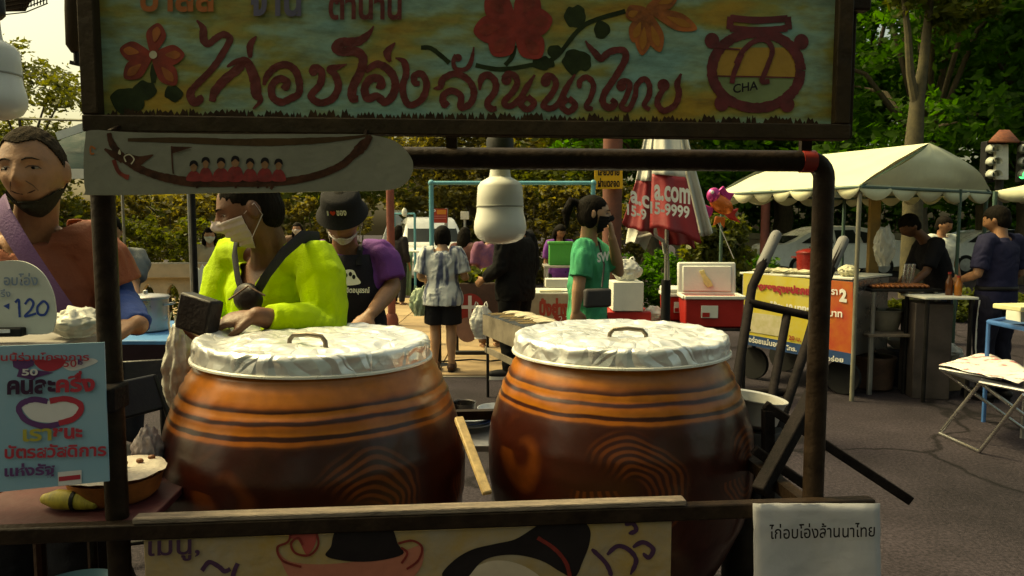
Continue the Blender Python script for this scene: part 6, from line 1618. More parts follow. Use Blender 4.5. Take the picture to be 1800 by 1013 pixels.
# ------------------------------------------------------------------ right-hand stall with cream canopy
CAN = mat('canopy_cream', (.62, .62, .42), .65, var=.08, scale=3, bump=.25, bscale=10)
zc = 1.86
def lev(p, z): p = V(p); return V((p.x, p.y, z))
def corner(px, d, z): q = P(px, 330, d); return V((q.x, d, z))
A, B, C = corner(1263, 7.7, zc), corner(1512, 6.2, zc), corner(1742, 7.3, zc)
D = A + C - B
RE, RF = V((0, 0, 0)), V((0, 0, 0))
mBC, mAD = (B + C) / 2, (A + D) / 2
RE = mBC.lerp(mAD, .02); RE.z = 2.27; RF = mBC.lerp(mAD, .84); RF.z = 2.27
cn = empty('market_canopy', lev((A + C) / 2, 0), 'cream fabric canopy with scalloped edge over the right food stall', 'canopy')
def patch(quad, sag, m, nm, parent, n=14, seed=0, bulge=0.0):
    a, b, c, d = quad; vs_ = []
    nrm = (b - a).cross(d - a).normalized()
    if nrm.z < 0: nrm = -nrm
    for j in range(n + 1):
        for i in range(n + 1):
            s, t = i / n, j / n
            p = (a * (1 - s) + b * s) * (1 - t) + (d * (1 - s) + c * s) * t
            w = 4 * s * (1 - s) * math.sin(math.pi * t)
            p = p - nrm * sag * w + nrm * bulge * math.sin(math.pi * t) * (1 - .2 * w) + nrm * .012 * noise.noise(V((s * 5 + seed, t * 4, seed))) * min(1, 6 * t) * min(1, 8 * (1 - t))
            vs_.append(p)
    mb = MB(); mb.add(vs_, [(j * (n + 1) + i, j * (n + 1) + i + 1, (j + 1) * (n + 1) + i + 1, (j + 1) * (n + 1) + i) for j in range(n) for i in range(n)])
    return mb.build(nm, m, parent, ang=70)
patch((A, B, RE, RF), .03, CAN, 'roof_panel', cn, seed=1, bulge=.02)
patch((B, C, RE + V((.001, 0, 0)), RE), .0, CAN, 'roof_panel', cn, seed=2, bulge=.10)
patch((C, D, RF, RE), .03, CAN, 'roof_panel', cn, seed=3, bulge=.02)
patch((D, A, RF, RF + V((.001, 0, 0))), .0, CAN, 'roof_panel', cn, seed=4, bulge=.08)
def valance(a, b, n, h, parent, m):
    d = (b - a) / n; mb = MB(); up = V((0, 0, 1))
    nn = V((d.y, -d.x, 0)).normalized()
    for i in range(n):
        p = a + d * i; K_ = 8
        top = [p + d * (k / K_) + up * .004 + nn * .012 * math.sin((i + k / K_) * 2.2) * 0 for k in range(K_ + 1)]
        bot = [p + d * (k / K_) - up * (h * .35 + h * .65 * math.sin(math.pi * k / K_) ** .8) + nn * (.02 * math.sin((i + k / K_) * 1.9)) for k in range(K_ + 1)]
        mb.add(top + bot, [(k, k + 1, K_ + 2 + k, K_ + 1 + k) for k in range(K_)])
    return mb.build('scalloped_valance', m, parent, solid=.004, ang=60)
valance(A, B, 7, .12, cn, CAN); valance(B, C, 5, .13, cn, CAN); valance(C, D, 7, .12, cn, CAN); valance(D, A, 5, .12, cn, CAN)
GP = mat('green_pole', (.05, .10, .075), .5, var=.15); WPO = mat('worn_grey_pole', (.17, .16, .12), .5, var=.25)
for q, m in ((A, GP), (B, WPO), (C, GP), (D, GP)):
    q = q.lerp((A + C) / 2, .03); q.z = zc
    MB().tube([V((q.x, q.y, 0)), q], .019, 10).build('pole', m, cn)
for a, b in ((A, B), (B, C), (C, D), (D, A)):
    MB().tube([a - V((0, 0, .02)), b - V((0, 0, .02))], .014, 8).build('rail', GP, cn)
MB().tube([RE - V((0, 0, .02)), RF - V((0, 0, .02))], .014, 8).build('ridge_pole', GP, cn)
for a, b in ((A, RF), (B, RE), (C, RE), (D, RF)): MB().tube([a - V((0, 0, .02)), b - V((0, 0, .02))], .012, 8).build('rafter', GP, cn)
# second canopy further right
c2 = empty('market_canopy', V((P(1850, 340, 8.4).x, 8.4, 0)), 'second cream scalloped canopy at the right picture edge', 'canopy')
a2, b2 = corner(1750, 7.75, 1.88), corner(1915, 9.4, 1.88)
off2 = V((1.6, -.6, 0)) * .8
c_2, d2 = b2 + V((1.7, -1.2, 0)), a2 + V((1.7, -1.2, 0))
rr_ = (a2 + c_2) / 2; rr_.z = 2.22
for i, q in enumerate(((a2, b2), (b2, c_2), (c_2, d2), (d2, a2))): patch((q[0], q[1], rr_ + V((.001, 0, 0)), rr_), 0, CAN, 'roof_panel', c2, seed=5 + i, bulge=.03)
valance(a2, b2, 6, .12, c2, CAN); valance(d2, a2, 5, .12, c2, CAN)
for q in (a2, b2, c_2, d2): MB().tube([V((q.x, q.y, 0)), q], .022, 8).build('pole', GP, c2)
# cart with the yellow banner
ba, bb = corner(1306, 7.15, 0), corner(1500, 6.35, 0)
bd = (bb - ba).normalized(); bn = V((bd.y, -bd.x, 0))
YP2 = Plane(ba, bn)
def onb(px, py, o=0): return YP2.at(px, py, o)
ct = empty('snack_cart', ba.lerp(bb, .5) - bn * .4, 'snack cart with yellow printed banner and steel body under the cream canopy', 'food cart')
zt2 = onb(1400, 488).z; zb2 = onb(1400, 618).z
cb = ba.lerp(bb, .5) - bn * .43
Mc = Matrix.Rotation(math.atan2(bd.y, bd.x), 3, 'Z'); LB = (bb - ba).length
MB().box(V((cb.x, cb.y, (zt2 + zb2) / 2)), (LB, .80, zt2 - zb2), Mc).build('body', STL, ct, bevel=.01)
MB().box(V((cb.x, cb.y, zt2 + .012)), (LB + .04, .84, .02), Mc).build('counter', FOAM, ct, bevel=.004)
for sx_ in (-.42, .42):
    for sy in (-.3, .3):
        q = cb + bd * sx_ * LB + bn * sy
        w = MB().lathe(V((q.x, q.y, .16)), [(.10, -.025), (.155, -.025), (.16, 0), (.155, .025), (.10, .025)], 24, Mc @ Matrix.Rotation(math.pi / 2, 3, 'X')).build('wheel', TYR, ct)
        MB().tube([V((q.x, q.y, .16)), V((q.x, q.y, zb2))], .02, 8).build('leg', BLK, ct)
bnr = empty('yellow_banner', onb(1400, 610), 'yellow and orange food banner with red lettering and the number 2 on the cart', 'banner')
bm2 = mat('banner_yellow', (.58, .45, .035), .5, scale=5, col2=(.56, .50, .16), bump=.05)
MB().slab([onb(1306, 598, .012), onb(1442, 626, .012), onb(1442, 492, .012), onb(1308, 480, .012)], bn, .006).build('yellow_field', bm2, bnr)
MB().slab([onb(1442, 626, .012), onb(1500, 640, .012), onb(1500, 496, .012), onb(1442, 491, .012)], bn, .006).build('orange_field', mat('banner_orange', (.48, .14, .03), .5, scale=6, col2=(.42, .04, .02), bump=.05), bnr)
MB().slab([onb(1306, 604, .016), onb(1500, 642, .016), onb(1500, 622, .016), onb(1306, 586, .016)], bn, .003).build('blue_strip', mat('banner_blue', (.02, .06, .16), .5), bnr)
BRD = mat('banner_red_print', (.32, .015, .03), .5); 
def tb_(s_, x0, y0, x1, y1, sk, m, bold=.03): text(s_, onb(x0, y1, .016), onb(x1, y1 + sk, .016), onb(x0, y0, .016), m, bnr, 'lettering', bold, .003)
tb_('ทอดของลุงแปลกเจ้า', 1320, 493, 1436, 513, 12, BRD, .07)
tb_('•ไม้ละ 10 บาท•', 1352, 529, 1424, 542, 7, WPR, .05)
tb_('20 บ.', 1388, 589, 1410, 597, 4, BRD)
tb_('อร่อยแน่นอน', 1318, 590, 1372, 601, 10, WPR); tb_('โทร.', 1384, 606, 1402, 615, 3, WPR); tb_('084-', 1414, 612, 1442, 622, 5, WPR)
tb_('2', 1477, 507, 1490, 530, 2, WPR, .06); tb_('ตรา', 1455, 507, 1474, 517, 2, WPR); tb_('บาท', 1458, 546, 1482, 556, 2, WPR); tb_('อร่อย', 1455, 624, 1484, 634, 3, WPR)
mb = MB(); mb.add([onb(x, y, .016) for x, y in ((1313, 548), (1375, 556), (1375, 592), (1312, 582))], [(0, 1, 2, 3)]); mb.build('food_photo', mat('food_print', (.45, .42, .20), .5, scale=9, col2=(.62, .55, .40), bump=0), bnr)
for i, (x, y, r) in enumerate(((1330, 567, 7), (1342, 572, 8), (1358, 578, 6))):
    mb = MB(); YQ = YP2; disc(mb, YP2, x, y, r, r * .7, .018 + i * .0004); mb.build('food_print', mat('food_brown_print', (.22, .10, .03), .5), bnr)
# red lidded pot, paper and bags on the counter
c = onb(1405, 470) - bn * .22; c.z = zt2 + .024
rp_ = empty('red_pot', c, 'red enamel pot with lid on the yellow banner cart', 'pot')
RE_ = mat('enamel_red', (.20, .010, .010), .3, var=.2)
MB().lathe(c, [(.115, 0), (.125, .01), (.130, .19), (.138, .196), (.138, .204), (.10, .204)], 36).build('pan', RE_, rp_)
MB().lathe(c, [(.134, .205), (.125, .215), (.06, .236), (.015, .24)], 36).build('lid', RE_, rp_); MB().ell(c + V((0, 0, .25)), (.022, .022, .014)).build('knob', BLK, rp_)
for s in (-1, 1): MB().tube([c + bd * s * .13 + V((0, 0, .15)), c + bd * s * .165 + V((0, 0, .155)), c + bd * s * .165 + bn * .05 + V((0, 0, .155)), c + bd * s * .13 + bn * .05 + V((0, 0, .15))], .008, 8).build('handle', RE_, rp_)
for i in range(4):
    q = onb(1335 + i * 24, 480) - bn * (.08 + .05 * (i % 2)); q.z = zt2 + .024
    bag('paper_wrap', ('crumpled paper wrap at the left end of the banner cart counter', 'crumpled paper wrap left of the red pot on the counter', 'crumpled paper wrap before the red pot on the counter', 'crumpled paper wrap right of the red pot on the counter')[i], q, .16, .05, .12, mat('pale_paper', (.55, .52, .36), .7, bump=.4), 20 + i, False, 'paper')
q = onb(1478, 488) - bn * .15; q.z = zt2 + .024
bag('plastic_bag', 'pale tied bag on the orange end of the banner cart', q, .16, .10, .12, mat('pale_paper', (.55, .52, .36), .7, bump=.4), 26, False)
# grill bench, basin, cabinet, small table inside the stall
g0 = V((P(1575, 500, 6.75).x, 6.75, 0)); gz2 = P(1575, 506, 6.6).z
gt = table('grill_bench', 'dark grill bench with sausages inside the right stall', P(1518, 510, 6.6).x, P(1640, 510, 6.6).x, 6.45, 7.0, gz2, BLK, GAL)
rg = random.Random(9)
for i in range(12):
    x = P(1528 + i * 8.5, 505, 6.6).x
    s_ = MB().tube([(x, 6.52, gz2 + .018), (x + .01, 6.62, gz2 + .022), (x, 6.75, gz2 + .018)], .016, 8, round_caps=True).build('sausage', mat('sausage', (.30, .10, .035), .4, var=.3), loc=(x, 6.6, gz2)); tag(s_, 'browned sausage lying on the grill bench', 'sausage', 'sausages on the grill bench')
c = V((P(1560, 580, 6.7).x, 6.75, .55))
o = empty('enamel_basin', c, 'pale tapered basin below the grill bench', 'basin')
MB().lathe(c, [(.10, 0), (.11, .01), (.155, .18), (.168, .185), (.168, .192), (.15, .185), (.10, .02), (.02, .015)], 36).build('bowl', mat('enamel_grey', (.34, .31, .26), .4, var=.2), o)
table('lower_shelf', 'low plank shelf under the grill bench with a basin', P(1512, 600, 6.6).x, P(1600, 600, 6.6).x, 6.45, 7.0, .55, WOOD, GAL, 'shelf')
cb_ = boxthing('metal_cabinet', 'grey metal cabinet standing right of the grill bench', V((P(1632, 590, 6.45).x, 6.5, .42)), (.30, .40, .84), mat('dull_cabinet', (.075, .06, .055), .5, .3, var=.3), 'cabinet', -12)
tp = table('serving_board', 'white serving board on the cabinet beside the navy shirted man', P(1610, 520, 6.3).x, P(1702, 520, 6.3).x, 6.15, 6.55, P(1650, 520, 6.3).z, FOAM, BLK, 'board', .02)
for i in range(3):
    x = P(1592 + i * 7, 480, 6.7).x; o = MB().box((x, 6.72, gz2 + .11), (.026, .02, .20), Matrix.Rotation(R(6), 3, 'Y')).build('tongs', CHR, loc=(x, 6.72, gz2), bevel=.003); tag(o, ('steel tongs standing on the grill bench, leftmost of three', 'steel tongs standing on the grill bench, middle of three', 'steel tongs standing on the grill bench, rightmost of three')[i], 'tongs')
bag('hanging_bag', 'cloudy plastic bag hanging from the canopy rail over the grill', P(1553, 468, 6.5), .15, .34, .10, mat('cloudy_bag', (.42, .42, .36), .4, bump=.5, bscale=18, alpha=.75), 31, False)
# thin pole inside stall
MB().tube([(P(1680, 500, 7.0).x, 7.0, 0), (P(1680, 500, 7.0).x, 7.0, zc)], .016, 8).build('inner_pole', GP, cn)
MB().box(V((P(1535, 430, 7.2).x, 7.2, .93)), (.10, .06, 1.86)).build('timber_post', mat('timber_ochre', (.20, .12, .035), .7, var=.3), cn, bevel=.005)
# folding stool with printed paper
fs = empty('folding_stool', G(1720, 740), 'chrome folding stool with a crumpled printed paper on its seat', 'stool')
s0, s1 = G(1652, 765), G(1722, 797)
t0_, t1_ = G(1728, 668, .47), G(1800, 694, .47)
dv = (t0_ - s0)
MB().tube([t0_, s0.lerp(t0_, .06) + V((0, 0, .012)), s0 + V((0, 0, .012)), s0.lerp(s1, .5) + V((0, 0, .012)), s1 + V((0, 0, .012)), s1.lerp(t1_, .06) + V((0, 0, .012)), t1_], .0125, 10).build('leg_frame', CHR, fs)
e0, e1 = t0_ + V((.50, .10, -.46)), t1_ + V((.50, .10, -.46)); f0, f1 = G(1652, 648, .475), G(1722, 672, .475)
MB().tube([f0, e0, e1, f1], .0125, 10).build('leg_frame', CHR, fs)
MB().slab([f0, f1, t1_ + V((.12, 0, 0)), t0_ + V((.12, 0, 0))], (0, 0, 1), .012).build('seat', mat('seat_dark', (.02, .02, .025), .6), fs)
MB().tube([f0, t0_ + V((.12, 0, 0))], .011, 8).build('seat_rail', CHR, fs); MB().tube([f1, t1_ + V((.12, 0, 0))], .011, 8).build('seat_rail', CHR, fs)
pq = [G(1650, 643, .49), G(1790, 676, .49), G(1850, 668, .49), G(1725, 622, .49)]
ppr = empty('printed_paper', pq[0], 'crumpled white paper with pink print on the folding stool', 'paper')
n = 12; vs_ = []
for j in range(n + 1):
    for i in range(n + 1):
        s, t = i / n, j / n; p = (pq[0] * (1 - s) + pq[1] * s) * (1 - t) + (pq[3] * (1 - s) + pq[2] * s) * t
        vs_.append(p + V((0, 0, .005 + .03 * abs(noise.noise(V((s * 3, t * 3, 5)))) + .05 * max(0, .3 - abs(s - .45)) * t)))
mb = MB(); mb.add(vs_, [(j * (n + 1) + i, j * (n + 1) + i + 1, (j + 1) * (n + 1) + i + 1, (j + 1) * (n + 1) + i) for j in range(n) for i in range(n)])
pm3 = mat('printed_paper', (.62, .60, .55), .7, scale=9, col2=(.66, .64, .6), bump=.2); nt, b = nodes(pm3)
rp3 = [x for x in nt.nodes if x.type == 'VALTORGB'][0]; rp3.color_ramp.elements[0].position = .40; rp3.color_ramp.elements[0].color = (.50, .16, .18, 1); rp3.color_ramp.elements[1].position = .46
mb.build('sheet', pm3, ppr, solid=.001)
# blue table edge at right
bt = empty('blue_table', G(1800, 690), 'blue tube table at the right picture edge', 'table')
BLT = mat('blue_tube', (.04, .13, .34), .4, var=.15)
k0, k1, k2, k3 = G(1738, 566, .78), G(1808, 580, .78), G(1900, 566, .78), G(1815, 553, .78)
MB().tube([k0, k1, k2, k3, k0], .018, 10).build('rim', BLT, bt)
for q in (k0, k1, k2, k3): MB().tube([V((q.x, q.y, 0)), q], .015, 8).build('leg', GAL if q is k1 else BLT, bt)
MB().slab([k0 - V((0, 0, .004)), k1 - V((0, 0, .004)), k2 - V((0, 0, .004)), k3 - V((0, 0, .004))], (0, 0, 1), .01).build('net_top', mat('blue_mesh', (.03, .08, .18), .6), bt)
o = boxthing('foam_tray', 'pale yellow foam tray on the blue table', G(1805, 540, .93), (.34, .24, .035), mat('pale_yellow_foam', (.58, .56, .32), .6), 'tray', 10)
MB().box(G(1805, 552, .86), (.20, .16, .10)).build('stand', FOAM, o)

# clutter in the right stall
def bottle(x, y, z, h, m, label):
    o = empty('sauce_bottle', (x, y, z), label, 'bottle')
    MB().lathe((x, y, z), [(.026, 0), (.030, .005), (.030, h * .6), (.014, h * .78), (.013, h * .92)], 16).build('body', m, o)
    MB().lathe((x, y, z), [(.015, h * .92), (.015, h), (.004, h * 1.01)], 12).build('cap', mat('cap_red', (.30, .02, .02), .4), o)
zb3 = P(1650, 520, 6.3).z + .001
bottle(P(1668, 515, 6.35).x, 6.35, zb3, .20, mat('sauce_brown', (.10, .03, .01), .2), 'brown sauce bottle on the white serving board')
bottle(P(1684, 515, 6.3).x, 6.30, zb3, .17, mat('sauce_orange', (.36, .12, .02), .25), 'orange sauce bottle on the white serving board')
c = V((P(1540, 660, 6.7).x, 6.72, 0))
o = empty('charcoal_stove', c, 'round clay charcoal stove on the road under the plank shelf', 'stove')
MB().lathe(c, [(.13, 0), (.15, .02), (.17, .26), (.18, .28), (.18, .31), (.15, .31), (.12, .2), (.02, .18)], 28).build('stove_body', mat('sooty_clay', (.09, .05, .035), .8, var=.4), o)
boxthing('dark_crate', 'dark plastic crate stacked with wraps behind the grill bench leg', V((P(1590, 640, 6.9).x, 6.95, .17)), (.36, .30, .34), mat('crate_dark', (.03, .03, .04), .6), 'crate', 8)
bag('plastic_bag', 'pale bag on top of the dark crate behind the grill bench', V((P(1590, 610, 6.9).x, 6.95, .341)), .22, .15, .18, PLB, 41, False)
boxthing('paper_carton', 'brown paper carton on the road between cabinet and navy man', V((P(1682, 660, 6.6).x, 6.75, .13)), (.26, .24, .26), mat('carton', (.26, .17, .09), .8), 'carton', 15)
bag('plastic_bag', 'white bag slumped on the brown carton near the navy man', V((P(1682, 640, 6.6).x, 6.75, .261)), .22, .16, .18, PLB, 43, False)
# ------------------------------------------------------------------ people
def cloth(name, c, **k): return mat(name, c, k.pop('rough', .85), 0, var=k.pop('var', .12), scale=k.pop('scale', 5), bump=.25, bscale=k.pop('bscale', 180), **k)
WM = mat('mask_white', (.60, .55, .55), .8, var=.06, bump=.3, bscale=60)
# 1 man in rust shirt at the left
J = stand(P(58, 500, 1.98).x, 1.98, 1.62, 8)
J['hd'] = P(60, 301, 1.90); J['shL'] = P(166, 428, 1.98); J['shR'] = P(-55, 428, 1.98)
J['elL'] = P(212, 530, 2.02); J['wrL'] = P(243, 572, 1.80)
J['elR'] = P(-70, 560, 2.0); J['wrR'] = P(-10, 640, 1.86)
RUST = cloth('rust_shirt', (.27, .075, .038))
p1 = person('smiling man in rust shirt with purple strap behind the price card', J, SKIN_T, dict(m=RUST, sleeve=.72, t0=-.25, folds=.006, vneck=(.03, 1.6)), dict(m=cloth('dark_trousers', (.02, .02, .025))), dict(kind='buzz', m=mat('cropped_hair', (.035, .026, .018), .9, spec=.05, var=.4, scale=60, bump=.6, bscale=260)), head=(2, 2, -3), voxel=.009, detail=2, hands=dict(L=dict(d=V((-.85, -.35, -.10)), n=V((-.25, .1, -.9)), curl=.45, side=1)), shoes=(BLK, BLK))
# dark mask pulled under the chin
mb = head_patch(lambda p: p.y < .0 and -.125 < p.z < -.077 + .034 * min(1, max(0, (abs(p.x) - .022) / .045)) ** 1.3, .009, .004, J['M'], J['hd'], 130, 130, .001, J['k']); mb.build('chin_mask', cloth('dark_mask', (.025, .022, .014)), p1)
el, wr = J['elL'], J['wrL']; sh = J['shL']
mb = MB(); mb.tube([sh.lerp(el, .55), sh.lerp(el, .85), el, el.lerp(wr, .3), el.lerp(wr, .8), el.lerp(wr, .98)], [.050, .049, .047, .045, .036, .033], 14); finish(remesh(mb, .008, 2), 'arm_sleeve', cloth('blue_sleeve', (.012, .045, .21)), p1, .004, (12, 12, 12))
mb = MB(); mb.tube([P(0, 360, 1.90), P(8, 385, 1.815), P(45, 445, 1.80), P(95, 520, 1.795), P(135, 575, 1.80), P(165, 620, 1.84)], .033, 10, flat=.18, upv=V((0, -1, 0))); mb.build('shoulder_strap', cloth('purple_strap', (.12, .055, .16)), p1)
# 1b person hidden behind him
J = stand(P(196, 500, 4.75).x, 4.75, 1.6, 25); J['elL'] = P(233, 500, 4.7); J['wrL'] = P(240, 530, 4.5)
person('person in grey shirt mostly hidden behind the man in rust shirt', J, SKIN_T, dict(m=cloth('grey_shirt', (.13, .14, .14)), sleeve=.8), dict(m=cloth('dark_trousers', (.02, .02, .025))), dict(kind='short', m=HAIR), head=(0, 20, 0), voxel=.016)
# 2 man in neon shirt
J = stand(P(495, 500, 2.55).x, 2.55, 1.70, -38)
J['hd'] = P(438, 368, 2.38); J['shL'] = P(560, 462, 2.36); J['shR'] = P(408, 452, 2.58)
J['elL'] = P(578, 583, 2.28); J['wrL'] = P(452, 556, 2.10)
J['elR'] = P(372, 590, 2.50); J['wrR'] = P(400, 597, 2.18)
pcx = P(500, 700, 2.52); J['hipL'] = V((pcx.x, 2.52, .90)) + J['lat'] * .09; J['hipR'] = V((pcx.x, 2.52, .90)) - J['lat'] * .09
NEON = cloth('neon_shirt', (.36, .54, .014), var=.12)
p2 = person('man in neon yellow green shirt and white mask holding a black box', J, SKIN_D, dict(m=NEON, sleeve=1.86, loose=.018, t0=-.2, folds=.0048, inf=.012, t1=.98, collar=False, vneck=(.13, .62)), dict(m=cloth('dark_trousers', (.02, .02, .025))), dict(kind='short', m=HAIR, vol=.96), head=(-32, 20, 0), voxel=.009, detail=1, fat=1.08,
    hands=dict(L=dict(d=V((-.93, -.1, -.12)), n=V((.1, .35, -.8)), curl=.30, side=1), R=dict(d=V((-.85, -.25, .05)), n=V((.0, .1, .95)), curl=.7)), shoes=(BLK, BLK))
surgical_mask(J, mat('mask_pinkish', (.58, .50, .50), .8, var=.06, bump=.3, bscale=60), p2)
STR = cloth('black_strap', (.022, .022, .028))
mb = MB(); mb.tube([P(416, 418, 2.46), P(412, 445, 2.36), P(418, 490, 2.31), P(430, 530, 2.29)], .019, 10, flat=.2, upv=V((-.4, -1, 0))); mb.build('bag_strap', STR, p2)
mb = MB(); mb.tube([P(560, 418, 2.44), P(530, 417, 2.30), P(498, 445, 2.215), P(468, 485, 2.20), P(445, 525, 2.23)], .021, 10, flat=.2, upv=V((-.3, -1, .1))); mb.build('bag_strap', STR, p2)
mb = MB(); mb.ell(P(436, 525, 2.22), (.062, .03, .048), Matrix.Rotation(R(-35), 3, 'Z'), 20, 12); b_ = mb.build('chest_bag', mat('black_leather', (.016, .012, .012), .4, bump=.3, bscale=60), p2)
MB().tube([P(402, 527, 2.20), P(436, 503, 2.18), P(466, 520, 2.17)], .003, 6).build('zip', mat('zip_brown', (.10, .06, .04), .4, .5), b_)
Mx = Matrix.Rotation(R(12), 3, 'Y') @ Matrix.Rotation(R(-25), 3, 'Z')
MB().box(P(350, 553, 2.06), (.125, .05, .105), Mx).build('black_box', mat('black_leather', (.016, .012, .012), .4), loc=P(350, 553, 2.06), bevel=.008); tag(bpy.data.objects['black_box'], 'flat black box held in the neon shirted man hands', 'box')
MB().box(P(490, 541, 2.155), (.052, .004, .004), Matrix.Rotation(R(-20), 3, 'Z')).build('pocket_edge', NEON, p2)
MB().box(P(497, 541, 2.14), (.02, .004, .010), Matrix.Rotation(R(-20), 3, 'Z')).build('badge', BLK, p2)
# 3 man in purple with apron and bucket hat
J = stand(P(607, 500, 3.25).x, 3.25, 1.68, 3)
J['hd'] = P(602, 380, 3.10); J['shL'] = P(672, 448, 3.25); J['shR'] = P(540, 448, 3.25)
J['elL'] = P(690, 505, 3.22); J['wrL'] = P(652, 552, 3.0); J['elR'] = P(525, 520, 3.2); J['wrR'] = P(575, 570, 2.98)
PURPLE = cloth('purple_tee', (.14, .030, .22))
p3 = person('man in purple tee, black apron and black bucket hat looking down', J, SKIN_T, dict(m=PURPLE, sleeve=.82, folds=.006), dict(m=cloth('dark_trousers', (.02, .02, .025))), dict(kind='short', m=HAIR), head=(0, 34, 0), voxel=.011, hands=dict(L=dict(d=V((-.55, -.5, -.55)), n=V((-.3, .2, -.8)), curl=.5)), shoes=(BLK, BLK))
surgical_mask(J, WM, p3, low=.045)
hd, M = J['hd'], J['M']
HATM = cloth('hat_black', (.014, .013, .014))
c = hd + M @ V((0, .006, .045))
ht_ = MB().lathe(c, [(.109, -.034), (.106, -.029), (.086, .004), (.083, .035), (.077, .062), (.065, .071), (.002, .073)], 40, M @ Matrix.Diagonal((1.0, 1.2, 1.0))).build('bucket_hat', HATM, p3, ang=50)
hp0 = hd + M @ V((0, -.0965, .074)); ex, ez = M @ V((1, 0, 0)), M @ V((0, .10, 1)).normalized()
text('I', hp0 - ex * .040 - ez * .008, hp0 - ex * .034 - ez * .008, hp0 - ex * .040 + ez * .014, WPR, p3, 'hat_lettering', .02)
text('♥', hp0 - ex * .028 - ez * .008, hp0 - ex * .006 - ez * .008, hp0 - ex * .028 + ez * .012, mat('heart_red', (.5, .02, .02), .5), p3, 'hat_heart', .0)
text('ของ', hp0 - ex * .002 - ez * .008, hp0 + ex * .038 - ez * .008, hp0 - ex * .002 + ez * .016, WPR, p3, 'hat_lettering', .03)
mb = MB(); rr = []
pcn = (J['hipL'] + J['hipR']) / 2; scn = (J['shL'] + J['shR']) / 2
APN = 12
for i in range(APN):
    t = -.55 + (1.50) * i / (APN - 1); hw = float(np.interp(t, [-.55, .0, .45, .65, .95], [.20, .205, .20, .165, .125])); dd = float(np.interp(t, TT, TD)) + .060 + (0.01 if t < 0 else 0)
    if t > .5: dd = max(dd, .172 - .05 * max(0, t - .75))
    c = pcn + V((0, 0, .03)) + (scn - pcn) * t
    rr.append([c + J['lat'] * hw * math.sin(a) + J['fw'] * dd * (math.cos(a) * .75 + .25) for a in np.linspace(-1.25, 1.25, 15)])
mb.add([p for r in rr for p in r], [(j * 15 + k, j * 15 + k + 1, (j + 1) * 15 + k + 1, (j + 1) * 15 + k) for j in range(APN - 1) for k in range(14)])
ap = mb.build('apron', cloth('apron_black', (.016, .014, .018)), p3, solid=.004, ang=60)
for s in (-1, 1): MB().tube([scn + J['lat'] * s * .085 + J['fw'] * .160 + V((0, 0, -.04)), scn + J['lat'] * s * .085 + J['fw'] * .12 + V((0, 0, .02)), scn + J['lat'] * s * .075 + J['fw'] * .0 + V((0, 0, .045))], .013, 8, flat=.3).build('apron_strap', HATM, ap)
APl = Plane(P(615, 500, 3.045), -V((0, 1, 0)))
mb = MB(); blob(mb, APl, [(594, 500), (600, 486), (603, 478), (612, 474), (622, 476), (627, 486), (634, 498), (615, 502)], .002); em_ = mb.build('apron_print', WPR, ap)
mb = MB(); [disc(mb, APl, x, y, 3, 4, .004) for x, y in ((608, 484), (616, 482), (622, 487))]; mb.build('print_detail', HATM, em_)
textpx('ตั้งจิตอนุสรณ์', APl, 598, 504, 650, 518, WPR, ap, bold=.03)
# 4 woman in tie-dye shirt
J = stand(P(778, 500, 7.45).x, 7.45, 1.50, 176, z0=.024, arm=14)
J['wrL'] = J['elL'] + J['fw'] * .22 + V((0, 0, -.05)); J['wrR'] = J['elR'] + J['fw'] * .22 + V((0, 0, -.02))
td = mat('tie_dye', (.40, .44, .46), .85, bump=.2, bscale=150); nt, b = nodes(td)
tc = nt.nodes.new('ShaderNodeTexCoord'); mp = nt.nodes.new('ShaderNodeMapping'); mp.inputs['Scale'].default_value = (9, 9, 1.3)
nz = nt.nodes.new('ShaderNodeTexNoise'); nz.inputs['Scale'].default_value = 1.7; nz.inputs['Detail'].default_value = 3
rpp = nt.nodes.new('ShaderNodeValToRGB'); rpp.color_ramp.elements[0].position = .40; rpp.color_ramp.elements[0].color = (.06, .075, .13, 1); rpp.color_ramp.elements[1].position = .52; rpp.color_ramp.elements[1].color = (.52, .54, .52, 1)
nt.links.new(tc.outputs['Object'], mp.inputs[0]); nt.links.new(mp.outputs[0], nz.inputs[0]); nt.links.new(nz.outputs[0], rpp.inputs[0]); nt.links.new(rpp.outputs[0], b.inputs['Base Color'])
p4 = person('woman in blue and white striped tie dye shirt seen from behind', J, SKIN_L, dict(m=td, sleeve=.85, loose=.030, inf=.026, flare=.12, t0=-.28, folds=.008), dict(m=cloth('black_shorts', (.012, .012, .014)), len=.80, loose=.03, name='shorts'), dict(kind='bob', m=HAIR, vol=1.12), voxel=.013, face=False, fat=1.12, shoes=(mat('sandal_brown', (.06, .03, .02), .6), BLK))
# 5 person in black
J = stand(P(906, 500, 7.25).x, 7.25, 1.72, -128, z0=0, wide=1.12, arm=12)
J['wrR'] = J['elR'] + V((-.08, -.06, -.24)); J['wrL'] = J['elL'] + J['fw'] * .2 + V((0, 0, -.12))
J['footL'] = V((-1, -.1, 0)); J['footR'] = V((-1, -.15, 0))
BK = cloth('black_jacket', (.006, .0055, .005)); 
person('person in black jacket, trousers and white soled sneakers behind the bulb', J, SKIN_T, dict(m=BK, sleeve=1.9, loose=.03, inf=.04, t0=-.3, folds=.009, name='jacket'), dict(m=BK, loose=.03), dict(kind='short', m=HAIR), voxel=.013, face=True, shoes=(mat('sneaker_black', (.015, .015, .016), .6), mat('sole_white', (.62, .60, .55), .6)))
